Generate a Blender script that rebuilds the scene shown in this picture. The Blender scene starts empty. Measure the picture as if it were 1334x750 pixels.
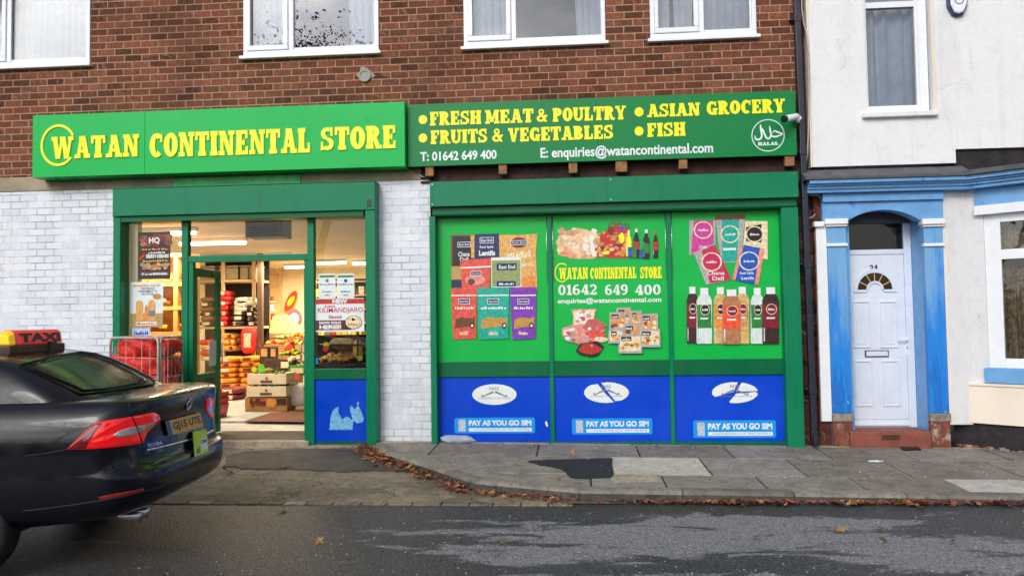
import bpy, math, random
from mathutils import Vector, Matrix
random.seed(7)
rad = math.radians
S = bpy.context.scene
COL = S.collection

# ---------------------------------------------------------------- camera
CAM = Vector((0.0, -9.1, 1.47))
YAW, PITCH, ROLL, FPX = rad(-4.5), rad(2.3), rad(-0.83), 1000.0
_f = Vector((math.sin(YAW)*math.cos(PITCH), math.cos(YAW)*math.cos(PITCH), math.sin(PITCH)))
_r = Vector((math.cos(YAW), -math.sin(YAW), 0)); _u = _r.cross(_f)
RV = _r*math.cos(ROLL) + _u*math.sin(ROLL); UV = -_r*math.sin(ROLL) + _u*math.cos(ROLL); FV = _f
cam = bpy.data.objects.new('camera', bpy.data.cameras.new('camera'))
COL.objects.link(cam)
cam.matrix_world = Matrix(((RV.x, UV.x, -FV.x, CAM.x), (RV.y, UV.y, -FV.y, CAM.y), (RV.z, UV.z, -FV.z, CAM.z), (0, 0, 0, 1)))
cam.data.sensor_width = 36.0
cam.data.lens = 36.0*FPX/1334.0
cam.data.clip_start = 0.05; cam.data.clip_end = 2000
S.camera = cam

# ---------------------------------------------------------------- world, sun, exposure
SUN_EL, SUN_ROT = 34, 200
W = bpy.data.worlds.new('World'); S.world = W; W.use_nodes = True
wn = W.node_tree; bg = wn.nodes['Background']
sky = wn.nodes.new('ShaderNodeTexSky'); sky.sky_type = 'NISHITA'; sky.sun_disc = False
sky.sun_elevation = rad(SUN_EL); sky.sun_rotation = rad(SUN_ROT); sky.air_density = 1.0; sky.dust_density = 4.0; sky.ozone_density = 1.0
hsv = wn.nodes.new('ShaderNodeHueSaturation'); hsv.inputs['Saturation'].default_value = 0.45
wn.links.new(sky.outputs[0], hsv.inputs['Color'])
# broken cloud layer over the sky
tc = wn.nodes.new('ShaderNodeTexCoord'); mp = wn.nodes.new('ShaderNodeMapping'); mp.inputs['Scale'].default_value = (1, 1, 2.6)
cn = wn.nodes.new('ShaderNodeTexNoise'); cn.inputs['Scale'].default_value = 2.3; cn.inputs['Detail'].default_value = 6; cn.inputs['Roughness'].default_value = .55
cr = wn.nodes.new('ShaderNodeValToRGB'); cr.color_ramp.elements[0].position = .38; cr.color_ramp.elements[0].color = (.62, .66, .74, 1)
cr.color_ramp.elements[1].position = .66; cr.color_ramp.elements[1].color = (1.35, 1.35, 1.32, 1)
mm = wn.nodes.new('ShaderNodeMix'); mm.data_type = 'RGBA'; mm.blend_type = 'MULTIPLY'; mm.inputs[0].default_value = 1
wn.links.new(tc.outputs['Generated'], mp.inputs[0]); wn.links.new(mp.outputs[0], cn.inputs['Vector']); wn.links.new(cn.outputs['Fac'], cr.inputs[0])
wn.links.new(hsv.outputs[0], mm.inputs[6]); wn.links.new(cr.outputs[0], mm.inputs[7]); wn.links.new(mm.outputs[2], bg.inputs['Color'])
bg.inputs['Strength'].default_value = 0.12
sl = bpy.data.lights.new('sun', 'SUN'); sl.energy = 0.9; sl.angle = rad(18); sl.color = (1.0, .95, .88)
so = bpy.data.objects.new('sun', sl); COL.objects.link(so)
# sun stands behind the camera (azimuth measured like the sky texture)
_az = rad(SUN_ROT); _d = Vector((math.sin(_az)*math.cos(rad(SUN_EL)), math.cos(_az)*math.cos(rad(SUN_EL)), math.sin(rad(SUN_EL))))
so.rotation_euler = _d.to_track_quat('Z', 'Y').to_euler()
S.view_settings.view_transform = 'Standard'; S.view_settings.look = 'None'
S.view_settings.exposure = 0.32; S.view_settings.gamma = 1.0; S.view_settings.use_curve_mapping = False
S.render.engine = 'CYCLES'
S.cycles.max_bounces = 7; S.cycles.transparent_max_bounces = 12; S.cycles.caustics_reflective = False; S.cycles.caustics_refractive = False
S.cycles.sample_clamp_indirect = 6

# ---------------------------------------------------------------- pixel of the photograph -> point of the place
def ray(px, py): return FV + RV*((px-667)/FPX) - UV*((py-375)/FPX)
def at(px, py, Y=0.0):
    v = ray(px, py); return CAM + v*((Y-CAM.y)/v.y)
def atz(px, py, Z=0.0):
    v = ray(px, py); return CAM + v*((Z-CAM.z)/v.z)
def PX(px, py, Y=0.0): return at(px, py, Y).x
def PZ(px, py, Y=0.0): return at(px, py, Y).z
def RC(px0, py0, px1, py1, Y=0.0):
    mx, my = (px0+px1)/2, (py0+py1)/2
    return PX(px0, my, Y), PX(px1, my, Y), PZ(mx, py1, Y), PZ(mx, py0, Y)     # x0,x1,z0,z1

# ---------------------------------------------------------------- objects
def tag(o, label=None, cat=None, group=None, kind=None):
    if label: o['label'] = label
    if cat: o['category'] = cat
    if group: o['group'] = group
    if kind: o['kind'] = kind
    return o
ORG = {}
def thing(name, label, cat, loc=(0, 0, 0), group=None, rotz=0):
    o = bpy.data.objects.new(name, None); o.empty_display_size = .1; COL.objects.link(o)
    o.location = loc; o.rotation_euler = (0, 0, rotz)
    tag(o, label, cat, group); ORG[o.name] = Vector(loc); return o
class MB:
    def __init__(s): s.v = []; s.f = []; s.m = []; s.mats = []; s.sm = []
    def mi(s, m):
        if m not in s.mats: s.mats.append(m)
        return s.mats.index(m)
    def add(s, vs, fs, m, smooth=False):
        b = len(s.v); s.v += [Vector(v) for v in vs]; i = s.mi(m)
        for f in fs: s.f.append([b+k for k in f]); s.m.append(i); s.sm.append(smooth)
        return s
    def box(s, x0, x1, y0, y1, z0, z1, m):
        v = [(x, y, z) for x in (x0, x1) for y in (y0, y1) for z in (z0, z1)]
        return s.add(v, [(0, 1, 3, 2), (4, 6, 7, 5), (0, 4, 5, 1), (2, 3, 7, 6), (0, 2, 6, 4), (1, 5, 7, 3)], m)
    def quad(s, a, b, c, d, m): return s.add([a, b, c, d], [(0, 1, 2, 3)], m)
    def poly(s, pts, y, m): return s.add([(p[0], y, p[1]) for p in pts], [tuple(range(len(pts)))], m)
    def prism(s, pts, y0, y1, m, smooth=False):         # pts (x,z) outline, extruded in y
        n = len(pts); v = [(p[0], y0, p[1]) for p in pts]+[(p[0], y1, p[1]) for p in pts]
        fs = [tuple(range(n)), tuple(range(2*n-1, n-1, -1))]
        s.add(v, fs, m); b = len(s.v)-2*n; i = s.mi(m)
        for k in range(n):
            j = (k+1) % n; s.f.append([b+k, b+n+k, b+n+j, b+j]); s.m.append(i); s.sm.append(smooth)
        return s
    def prismz(s, pts, z0, z1, m):                       # pts (x,y) outline, extruded in z
        n = len(pts); v = [(p[0], p[1], z0) for p in pts]+[(p[0], p[1], z1) for p in pts]
        fs = [tuple(range(n-1, -1, -1)), tuple(range(n, 2*n))]+[(k, (k+1) % n, n+(k+1) % n, n+k) for k in range(n)]
        return s.add(v, fs, m)
    def prismx(s, pts, x0, x1, m):                       # pts (y,z) outline, extruded in x
        n = len(pts); v = [(x0, p[0], p[1]) for p in pts]+[(x1, p[0], p[1]) for p in pts]
        fs = [tuple(range(n)), tuple(range(2*n-1, n-1, -1))]+[(k, n+k, n+(k+1) % n, (k+1) % n) for k in range(n)]
        return s.add(v, fs, m)
    def tube(s, pts, r, m, n=8, cap=True):
        pts = [Vector(p) for p in pts]; rings = []; b = len(s.v)
        up = None
        for i, p in enumerate(pts):
            t = (pts[min(i+1, len(pts)-1)]-pts[max(i-1, 0)]).normalized()
            if up is None:
                up = t.cross(Vector((0, 0, 1)) if abs(t.z) < .9 else Vector((1, 0, 0))).normalized()
            up = (up - t*up.dot(t)).normalized(); w = t.cross(up)
            rr = r[i] if isinstance(r, (list, tuple)) else r
            s.v += [p + (up*math.cos(2*math.pi*k/n)+w*math.sin(2*math.pi*k/n))*rr for k in range(n)]
        i_ = s.mi(m)
        for i in range(len(pts)-1):
            for k in range(n):
                a = b+i*n+k; c = b+i*n+(k+1) % n
                s.f.append([a, c, c+n, a+n]); s.m.append(i_); s.sm.append(True)
        if cap:
            s.f.append([b+k for k in range(n-1, -1, -1)]); s.m.append(i_); s.sm.append(False)
            e = b+(len(pts)-1)*n; s.f.append([e+k for k in range(n)]); s.m.append(i_); s.sm.append(False)
        return s
    def ell(s, c, rx, ry, rz, m, nu=14, nv=8, fn=None, p=1.0):   # (super)ellipsoid, fn displaces
        b = len(s.v); i_ = s.mi(m); c = Vector(c)
        sp = lambda q: math.copysign(abs(q)**p, q)
        for j in range(nv+1):
            th = math.pi*j/nv-math.pi/2
            for i in range(nu):
                ph = 2*math.pi*i/nu
                d = Vector((sp(math.cos(th))*sp(math.cos(ph))*rx, sp(math.cos(th))*sp(math.sin(ph))*ry, sp(math.sin(th))*rz))
                if fn: d = fn(d)
                s.v.append(c+d)
        for j in range(nv):
            for i in range(nu):
                a = b+j*nu+i; e = b+j*nu+(i+1) % nu
                s.f.append([a, e, e+nu, a+nu]); s.m.append(i_); s.sm.append(True)
        return s
    def disc(s, cx, cz, rx, rz, y, m, n=28, hole=0):
        P = [(cx+rx*math.cos(2*math.pi*k/n), cz+rz*math.sin(2*math.pi*k/n)) for k in range(n)]
        if not hole: return s.poly(P, y, m)
        Q = [(cx+(p[0]-cx)*hole, cz+(p[1]-cz)*hole) for p in P]
        v = [(p[0], y, p[1]) for p in P+Q]
        return s.add(v, [(k, (k+1) % n, n+(k+1) % n, n+k) for k in range(n)], m)
    def build(s, name, parent=None, bevel=0, seg=2, local=False, label=None, cat=None, group=None, kind=None, sub=0):
        me = bpy.data.meshes.new(name)
        if parent is not None: org = Vector((0, 0, 0)) if local else ORG[parent.name]
        elif local: org = Vector((0, 0, 0))
        else:
            xs = [v.x for v in s.v]; ys = [v.y for v in s.v]; zs = [v.z for v in s.v]
            org = Vector(((min(xs)+max(xs))/2, (min(ys)+max(ys))/2, min(zs)))
        me.from_pydata([tuple(v-org) for v in s.v], [], s.f); me.update()
        for m in s.mats: me.materials.append(m)
        me.polygons.foreach_set('material_index', s.m); me.polygons.foreach_set('use_smooth', s.sm)
        o = bpy.data.objects.new(name, me); COL.objects.link(o)
        if parent is not None: o.parent = parent; ORG[o.name] = org
        else: o.location = org; ORG[o.name] = org
        if bevel:
            b = o.modifiers.new('bevel', 'BEVEL'); b.width = bevel; b.segments = seg; b.limit_method = 'ANGLE'; b.angle_limit = rad(50)
        if sub:
            b = o.modifiers.new('sub', 'SUBSURF'); b.levels = sub; b.render_levels = sub
        tag(o, label, cat, group, kind); return o
def kids(o): return [c for c in COL.objects if c.parent == o]
def copy_thing(o, loc, rotz=0, label=None, group=None):
    r = o.copy(); COL.objects.link(r); r.location = loc; r.rotation_euler = (0, 0, rotz)
    if label: r['label'] = label
    if group: r['group'] = group
    for ch in kids(o):
        c = ch.copy(); COL.objects.link(c); c.parent = r
        for g in kids(ch):
            d = g.copy(); COL.objects.link(d); d.parent = c
    return r

# ---------------------------------------------------------------- materials
class NT:
    def __init__(s, name):
        s.m = bpy.data.materials.new(name); s.m.use_nodes = True; s.t = s.m.node_tree; s.n = s.t.nodes
        s.bsdf = s.n['Principled BSDF']; s.out = s.n['Material Output']
    def new(s, t, **k):
        n = s.n.new('ShaderNode'+t)
        for a, b in k.items(): setattr(n, a, b)
        return n
    def link(s, a, b): s.t.links.new(a, b)
    def val(s, sock, v):
        if hasattr(v, 'is_output'): s.link(v, sock)
        else: sock.default_value = v
    def math(s, op, a, b=0.0, c=None, clamp=False):
        n = s.new('Math', operation=op); n.use_clamp = clamp; s.val(n.inputs[0], a); s.val(n.inputs[1], b)
        if c is not None: s.val(n.inputs[2], c)
        return n.outputs[0]
    def mr(s, v, a, b, c=0.0, d=1.0):
        n = s.new('MapRange'); n.interpolation_type = 'SMOOTHSTEP'; s.val(n.inputs[0], v)
        for i, q in zip((1, 2, 3, 4), (a, b, c, d)): s.val(n.inputs[i], q)
        return n.outputs[0]
    def mix(s, f, a, b, blend='MIX'):
        n = s.new('Mix', data_type='RGBA', blend_type=blend); s.val(n.inputs[0], f)
        for i, q in ((6, a), (7, b)):
            if not hasattr(q, 'is_output') and len(q) == 3: q = (*q, 1)
            s.val(n.inputs[i], q)
        return n.outputs[2]
    def pos(s, world=True):
        if world: return s.new('NewGeometry').outputs['Position']
        return s.new('TexCoord').outputs['Object']
    def xyz(s, v):
        n = s.new('SeparateXYZ'); s.link(v, n.inputs[0]); return n.outputs
    def comb(s, x, y, z):
        n = s.new('CombineXYZ'); s.val(n.inputs[0], x); s.val(n.inputs[1], y); s.val(n.inputs[2], z); return n.outputs[0]
    def mapv(s, v, sc=(1, 1, 1), rot=(0, 0, 0), loc=(0, 0, 0)):
        n = s.new('Mapping'); s.link(v, n.inputs[0]); n.inputs['Scale'].default_value = sc; n.inputs['Rotation'].default_value = rot; n.inputs['Location'].default_value = loc
        return n.outputs[0]
    def noise(s, v, scale, det=3, rough=.55, dist=0.0):
        n = s.new('TexNoise'); s.link(v, n.inputs['Vector']); n.inputs['Scale'].default_value = scale; n.inputs['Detail'].default_value = det
        n.inputs['Roughness'].default_value = rough; n.inputs['Distortion'].default_value = dist; return n.outputs['Fac']
    def ramp(s, v, stops, interp='LINEAR'):
        n = s.new('ValToRGB'); s.link(v, n.inputs[0]); e = n.color_ramp.elements; n.color_ramp.interpolation = interp
        while len(e) < len(stops): e.new(.5)
        for k, (p, c) in enumerate(stops): e[k].position = p; e[k].color = (*c, 1)
        return n.outputs[0]
    def white(s, v):
        n = s.new('TexWhiteNoise'); n.noise_dimensions = '3D'; s.link(v, n.inputs[0]); return n.outputs['Value'], n.outputs['Color']
    def bump(s, h, dist=.01, strength=1.0):
        n = s.new('Bump'); s.link(h, n.inputs['Height']); n.inputs['Distance'].default_value = dist; n.inputs['Strength'].default_value = strength
        s.link(n.outputs[0], s.bsdf.inputs['Normal'])
    def base(s, c): s.val(s.bsdf.inputs['Base Color'], c if hasattr(c, 'is_output') else (*c, 1))
    def rough(s, c): s.val(s.bsdf.inputs['Roughness'], c)
def lin(r, g, b):
    f = lambda c: (c/255/12.92) if c/255 <= .04045 else ((c/255+.055)/1.055)**2.4
    return (f(r), f(g), f(b))
def mat(name, c, rough=.5, metal=0, var=.12, vs=6.0, bump=0.0, bs=60.0, coat=0.0, trans=0, world=False, dirt=None, emit=None, es=1.0, spec=.5):
    N = NT(name); p = N.pos(world)
    if var:
        k = N.noise(p, vs, 5, .6); col = N.mix(N.mr(k, .3, .7), tuple(x*(1-var) for x in c), tuple(min(1, x*(1+var)) for x in c))
        N.rough(N.mr(N.noise(p, vs*2.3, 3), .3, .7, max(.02, rough-.08), min(1, rough+.08)))
    else: col = (*c, 1); N.rough(rough)
    if dirt:
        k = N.noise(p, dirt[2], 8, .7, .6); col = N.mix(N.mr(k, dirt[1], dirt[1]+.1), col, dirt[0])
    N.base(col) if hasattr(col, 'is_output') else N.base(c)
    b = N.bsdf.inputs; b['Metallic'].default_value = metal; b['Coat Weight'].default_value = coat; b['Coat Roughness'].default_value = .03
    b['Specular IOR Level'].default_value = spec
    if bump: N.bump(N.noise(p, bs, 4), bump)
    if emit: b['Emission Color'].default_value = (*emit, 1); b['Emission Strength'].default_value = es
    return N.m
def paint(name, c, rough=.32, streak=.6, world=True):
    N = NT(name); P = N.pos(); v = N.noise(N.mapv(P, (9, 9, 1.1)), 1, 6, .65, .4); b = N.noise(P, 1.4, 5, .6); sp = N.noise(P, 60, 4, .75); ch = N.noise(P, 14, 7, .8, .5)
    c2 = tuple(x*.62+.004 for x in c); c3 = tuple(min(1, x*1.10+.008) for x in c); N.bsdf.inputs['Specular IOR Level'].default_value = .28
    k = N.mix(N.mr(v, .5, .72, 0, streak), c, c2); k = N.mix(N.mr(b, .45, .7, 0, .4), k, c3); k = N.mix(N.mr(sp, .68, .74, 0, .5), k, c3); k = N.mix(N.mr(ch, .70, .72, 0, .8), k, lin(150, 170, 160))
    N.base(k); N.rough(N.mr(b, .3, .7, rough-.06, rough+.16)); N.bump(N.math('ADD', b, N.math('MULTIPLY', sp, .05)), .004, .6); return N.m
def wall_render(name, c):
    N = NT(name); P = N.pos(); st = N.noise(N.mapv(P, (6, 6, .6)), 1, 6, .7, .5); b = N.noise(P, 1.3, 6, .65); f = N.noise(P, 45, 5, .7); m_ = N.noise(P, 9, 5, .7)
    k = N.mix(N.mr(st, .5, .75, 0, .30), c, tuple(x*.62 for x in c)); k = N.mix(N.mr(b, .48, .7, 0, .35), k, (c[0]*.86, c[1]*.83, c[2]*.76)); k = N.mix(N.mr(m_, .3, .5, .18, 0), k, tuple(x*.6 for x in c))
    v = N.new('TexVoronoi', feature='DISTANCE_TO_EDGE'); n = N.new('TexNoise'); n.inputs['Scale'].default_value = 2.5; n.inputs['Detail'].default_value = 8; N.link(P, n.inputs['Vector'])
    w = N.new('VectorMath', operation='MULTIPLY_ADD'); N.link(n.outputs['Color'], w.inputs[0]); w.inputs[1].default_value = (1.2, 1.2, 1.2); N.link(P, w.inputs[2]); N.link(w.outputs[0], v.inputs['Vector']); v.inputs['Scale'].default_value = .7
    k = N.mix(N.math('MULTIPLY', N.mr(v.outputs['Distance'], .001, .005, .5, 0), N.mr(b, .5, .6)), k, tuple(x*.45 for x in c))
    N.base(k); N.rough(.85); N.bump(N.math('ADD', f, m_), .006); return N.m
def glass(name, tint=(1, 1, 1), refl=1.0, rough=0.0, base=.0, wave=0):
    N = NT(name); N.n.remove(N.bsdf); t = N.new('BsdfTransparent'); t.inputs[0].default_value = (*tint, 1)
    g = N.new('BsdfGlossy'); g.inputs['Roughness'].default_value = rough; fr = N.new('Fresnel'); fr.inputs[0].default_value = 1.5
    if wave:
        b = N.new('Bump'); b.inputs['Distance'].default_value = wave; N.link(N.noise(N.pos(), 1.3, 1), b.inputs['Height']); N.link(b.outputs[0], g.inputs['Normal'])
    m = N.new('MixShader'); N.link(N.math('ADD', N.math('MULTIPLY', fr.outputs[0], refl), base, clamp=True), m.inputs[0]); N.link(t.outputs[0], m.inputs[1]); N.link(g.outputs[0], m.inputs[2])
    N.link(m.outputs[0], N.out.inputs[0]); return N.m

def brick(name, bw, bh, mt, stops, mortar, white=False, axis='x'):
    N = NT(name); X, Y, Z = N.xyz(N.pos())
    if axis == 'y': X = Y
    P = N.pos(); w1 = N.noise(P, 38, 2); wob = N.math('MULTIPLY', N.math('SUBTRACT', w1, .5), .006)
    v = N.math('DIVIDE', N.math('ADD', Z, wob), bh); row = N.math('FLOOR', v)
    off = N.math('MULTIPLY', N.math('PINGPONG', row, 1.0), .5)
    rj, _ = N.white(N.comb(row, 3.3, 0)); off = N.math('ADD', off, N.math('MULTIPLY', rj, .09))
    u = N.math('ADD', N.math('DIVIDE', N.math('ADD', X, wob), bw), off); colm = N.math('FLOOR', u)
    fx = N.math('FRACT', u); fy = N.math('FRACT', v)
    dx = N.math('MULTIPLY', N.math('MINIMUM', fx, N.math('SUBTRACT', 1.0, fx)), bw)
    dz = N.math('MULTIPLY', N.math('MINIMUM', fy, N.math('SUBTRACT', 1.0, fy)), bh)
    d = N.math('MINIMUM', dx, dz); face = N.mr(d, mt*.30, mt*.62)
    r1, rc = N.white(N.comb(colm, row, 0)); r2, _ = N.white(N.comb(colm, row, 5.5))
    c = N.ramp(r1, stops)
    sh = N.comb(N.math('MULTIPLY', r1, 31.0), N.math('MULTIPLY', r2, 17.0), 0)
    add = N.new('VectorMath', operation='ADD'); N.link(N.mapv(P, (1, 1, 1)), add.inputs[0]); N.link(sh, add.inputs[1])
    fine = N.noise(add.outputs[0], 30, 6, .7)
    if not white:
        rot = N.new('VectorRotate', rotation_type='Y_AXIS'); N.link(add.outputs[0], rot.inputs[0]); N.val(rot.inputs['Angle'], N.math('MULTIPLY', N.math('SUBTRACT', r2, .5), 3.0))
        st = N.noise(N.mapv(rot.outputs[0], (16, 5, 3)), 1, 3, .55, .3)
        c = N.mix(N.math('MULTIPLY', N.mr(st, .55, .66), N.mr(r2, .2, .75, .05, .75)), c, lin(168, 112, 92))
        c = N.mix(N.mr(fine, .35, .7), N.mix(.45, c, (0, 0, 0)), c)
        big = N.noise(P, .9, 5, .6); c = N.mix(N.mr(big, .42, .7, 0, .42), c, lin(48, 32, 30))
        mo = N.mix(N.mr(fine, .3, .7), tuple(x*.7 for x in mortar), mortar)
        mo = N.mix(N.mr(big, .45, .65, 0, .6), mo, tuple(x*.45 for x in mortar))
        c = N.mix(face, mo, c); N.rough(.92); N.bsdf.inputs['Specular IOR Level'].default_value = .25
        h = N.math('ADD', face, N.math('MULTIPLY', fine, .35)); N.bump(h, .006)
    else:
        fade = N.noise(P, 2.2, 4, .6)
        jf = N.mr(fade, .36, .66, .06, .75)
        c = N.mix(N.math('MULTIPLY', N.math('SUBTRACT', 1.0, face), N.math('MULTIPLY', jf, .8)), c, mortar)
        st_ = N.noise(N.mapv(P, (5, 5, .7)), 1, 6, .7, .6); c = N.mix(N.mr(st_, .52, .74, 0, .26), c, lin(150, 140, 132)); c = N.mix(N.mr(fine, .3, .75, .0, .12), c, tuple(x*.6 for x in mortar))
        g = N.noise(P, 7, 8, .75, 1.0); low = N.mr(Z, .0, .9, .61, .71)
        c = N.mix(N.mr(N.math('SUBTRACT', g, low), .0, .04, 0, .9), c, lin(120, 98, 84))
        N.rough(.5); h = N.math('ADD', N.math('MULTIPLY', face, jf), N.math('MULTIPLY', fine, .5)); N.bump(h, .008)
    N.base(c); return N.m

M = {}
M['brick'] = brick('red_brick', .2265, .0865, .016, [(0, lin(92, 60, 47)), (.2, lin(120, 75, 56)), (.55, lin(139, 85, 63)), (.85, lin(158, 100, 76)), (1, lin(120, 86, 68))], lin(190, 148, 124))
M['brick_side'] = brick('red_brick_end', .2265, .0865, .013, [(0, lin(70, 44, 36)), (.5, lin(110, 62, 48)), (1, lin(90, 62, 52))], lin(150, 120, 104), axis='y')
M['brick_old'] = brick('old_dark_brick', .2265, .0865, .014, [(0, lin(58, 34, 28)), (.5, lin(110, 58, 44)), (1, lin(78, 60, 54))], lin(84, 72, 64))
M['brick_white'] = brick('white_painted_brick', .2265, .0865, .013, [(0, lin(218, 225, 238)), (.5, lin(228, 234, 245)), (1, lin(236, 240, 248))], lin(140, 146, 160), white=True)
M['concrete'] = mat('concrete_band', lin(160, 146, 126), .85, var=.2, vs=3, bump=.004, dirt=(lin(96, 80, 66), .6, 2.5))
M['green'] = paint('green_gloss_paint', lin(0, 124, 84))
M['green_dark'] = paint('dark_green_paint', lin(0, 100, 62))
M['green_sign'] = paint('bright_green_sign', lin(0, 184, 84), .3, .12)
M['green_sign2'] = paint('deep_green_sign', lin(4, 128, 66), .3, .2)
M['green_vinyl'] = paint('light_green_vinyl', lin(10, 180, 74), .3, .06)
M['blue_panel'] = paint('blue_panel_vinyl', lin(0, 68, 206), .3, .15)
M['yellow'] = mat('yellow_letters', lin(250, 246, 20), .4, var=.03)
M['white_vinyl'] = mat('white_vinyl', lin(226, 238, 240), .4, var=.05)
M['skyblue'] = mat('pale_blue_sticker', lin(14, 150, 240), .35, var=.05)
M['upvc'] = mat('white_upvc', lin(236, 240, 246), .3, var=.04, vs=2)
M['door_upvc'] = mat('pale_blue_white_upvc', lin(220, 228, 240), .3, var=.04, vs=2)
M['black'] = mat('black_paint', lin(26, 28, 38), .4, var=.2)
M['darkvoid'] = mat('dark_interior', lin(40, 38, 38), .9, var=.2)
M['timber'] = mat('raw_timber', lin(150, 104, 66), .8, var=.35, vs=9)
M['steel_rust'] = mat('rusty_steel', lin(58, 34, 28), .8, var=.4, vs=6, bump=.003)
M['render'] = wall_render('white_render', lin(236, 237, 240))
M['render_cream'] = mat('cream_render', lin(236, 224, 208), .8, var=.06, vs=1.6, bump=.003, bs=22, dirt=(lin(206, 192, 176), .64, 1.6))
M['render_grey'] = wall_render('grey_white_render', lin(222, 223, 226))
M['blue_paint'] = mat('pale_blue_paint', lin(108, 164, 216), .45, var=.10, vs=5, bump=.0012, bs=30, dirt=(lin(60, 130, 205), .58, 3.5))
def pilaster_paint():
    N = NT('weathered_blue_paint'); P = N.pos(); X, Y, Z = N.xyz(P)
    st = N.noise(N.mapv(P, (34, 34, 1.6)), 1, 5, .65, .5); big = N.noise(N.mapv(P, (5, 5, 1.2)), 1, 4, .6); fl = N.noise(N.mapv(P, (30, 30, 12)), 1, 6, .7)
    k = N.math('ADD', N.mr(Z, .2, 2.5, .30, -.16), N.math('ADD', N.math('MULTIPLY', st, .45), N.math('MULTIPLY', big, .75)))
    c = N.mix(N.mr(k, .42, .74), lin(116, 170, 218), lin(24, 130, 222)); c = N.mix(N.mr(k, .82, .9, 0, .8), c, lin(10, 104, 196))
    c = N.mix(N.mr(N.math('ADD', fl, N.mr(Z, .2, .9, .10, 0)), .70, .74), c, lin(214, 216, 212)); N.base(c); N.rough(.5); N.bump(N.math('ADD', st, fl), .003); return N.m
M['blue_deep'] = pilaster_paint()
M['slate'] = mat('grey_lead', lin(84, 84, 88), .7, var=.25, vs=8, bump=.003)
M['plinth'] = mat('black_plinth', lin(32, 28, 34), .7, var=.5, vs=7, bump=.004, dirt=(lin(92, 52, 40), .6, 8))
M['step_red'] = mat('red_step', lin(134, 76, 62), .75, var=.2, vs=6, bump=.002, dirt=(lin(180, 110, 92), .6, 8))
M['curtain'] = mat('white_net_curtain', lin(196, 204, 216), .9, var=.10, vs=9)
M['curtain_gold'] = mat('gold_brown_curtain', lin(170, 146, 112), .9, var=.4, vs=16, dirt=(lin(96, 74, 52), .52, 14))
M['glass'] = glass('window_glass', (.88, .91, .94), 1.1, base=.05, wave=.002)
M['glass_shop'] = glass('shop_glass', (.97, .98, .97), .45)
M['chrome'] = mat('bright_metal', (.75, .76, .78), .25, metal=1, var=.05)
M['rubber'] = mat('tyre_rubber', (.02, .02, .02), .8, bump=.002)
M['leaf_a'] = mat('dry_leaf_brown', lin(136, 84, 54), .8, var=.35, vs=14)
M['leaf_b'] = mat('dry_leaf_tan', lin(176, 132, 84), .8, var=.35, vs=14)
M['leaf_c'] = mat('dry_leaf_rust', lin(118, 62, 46), .8, var=.35, vs=14)

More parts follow.
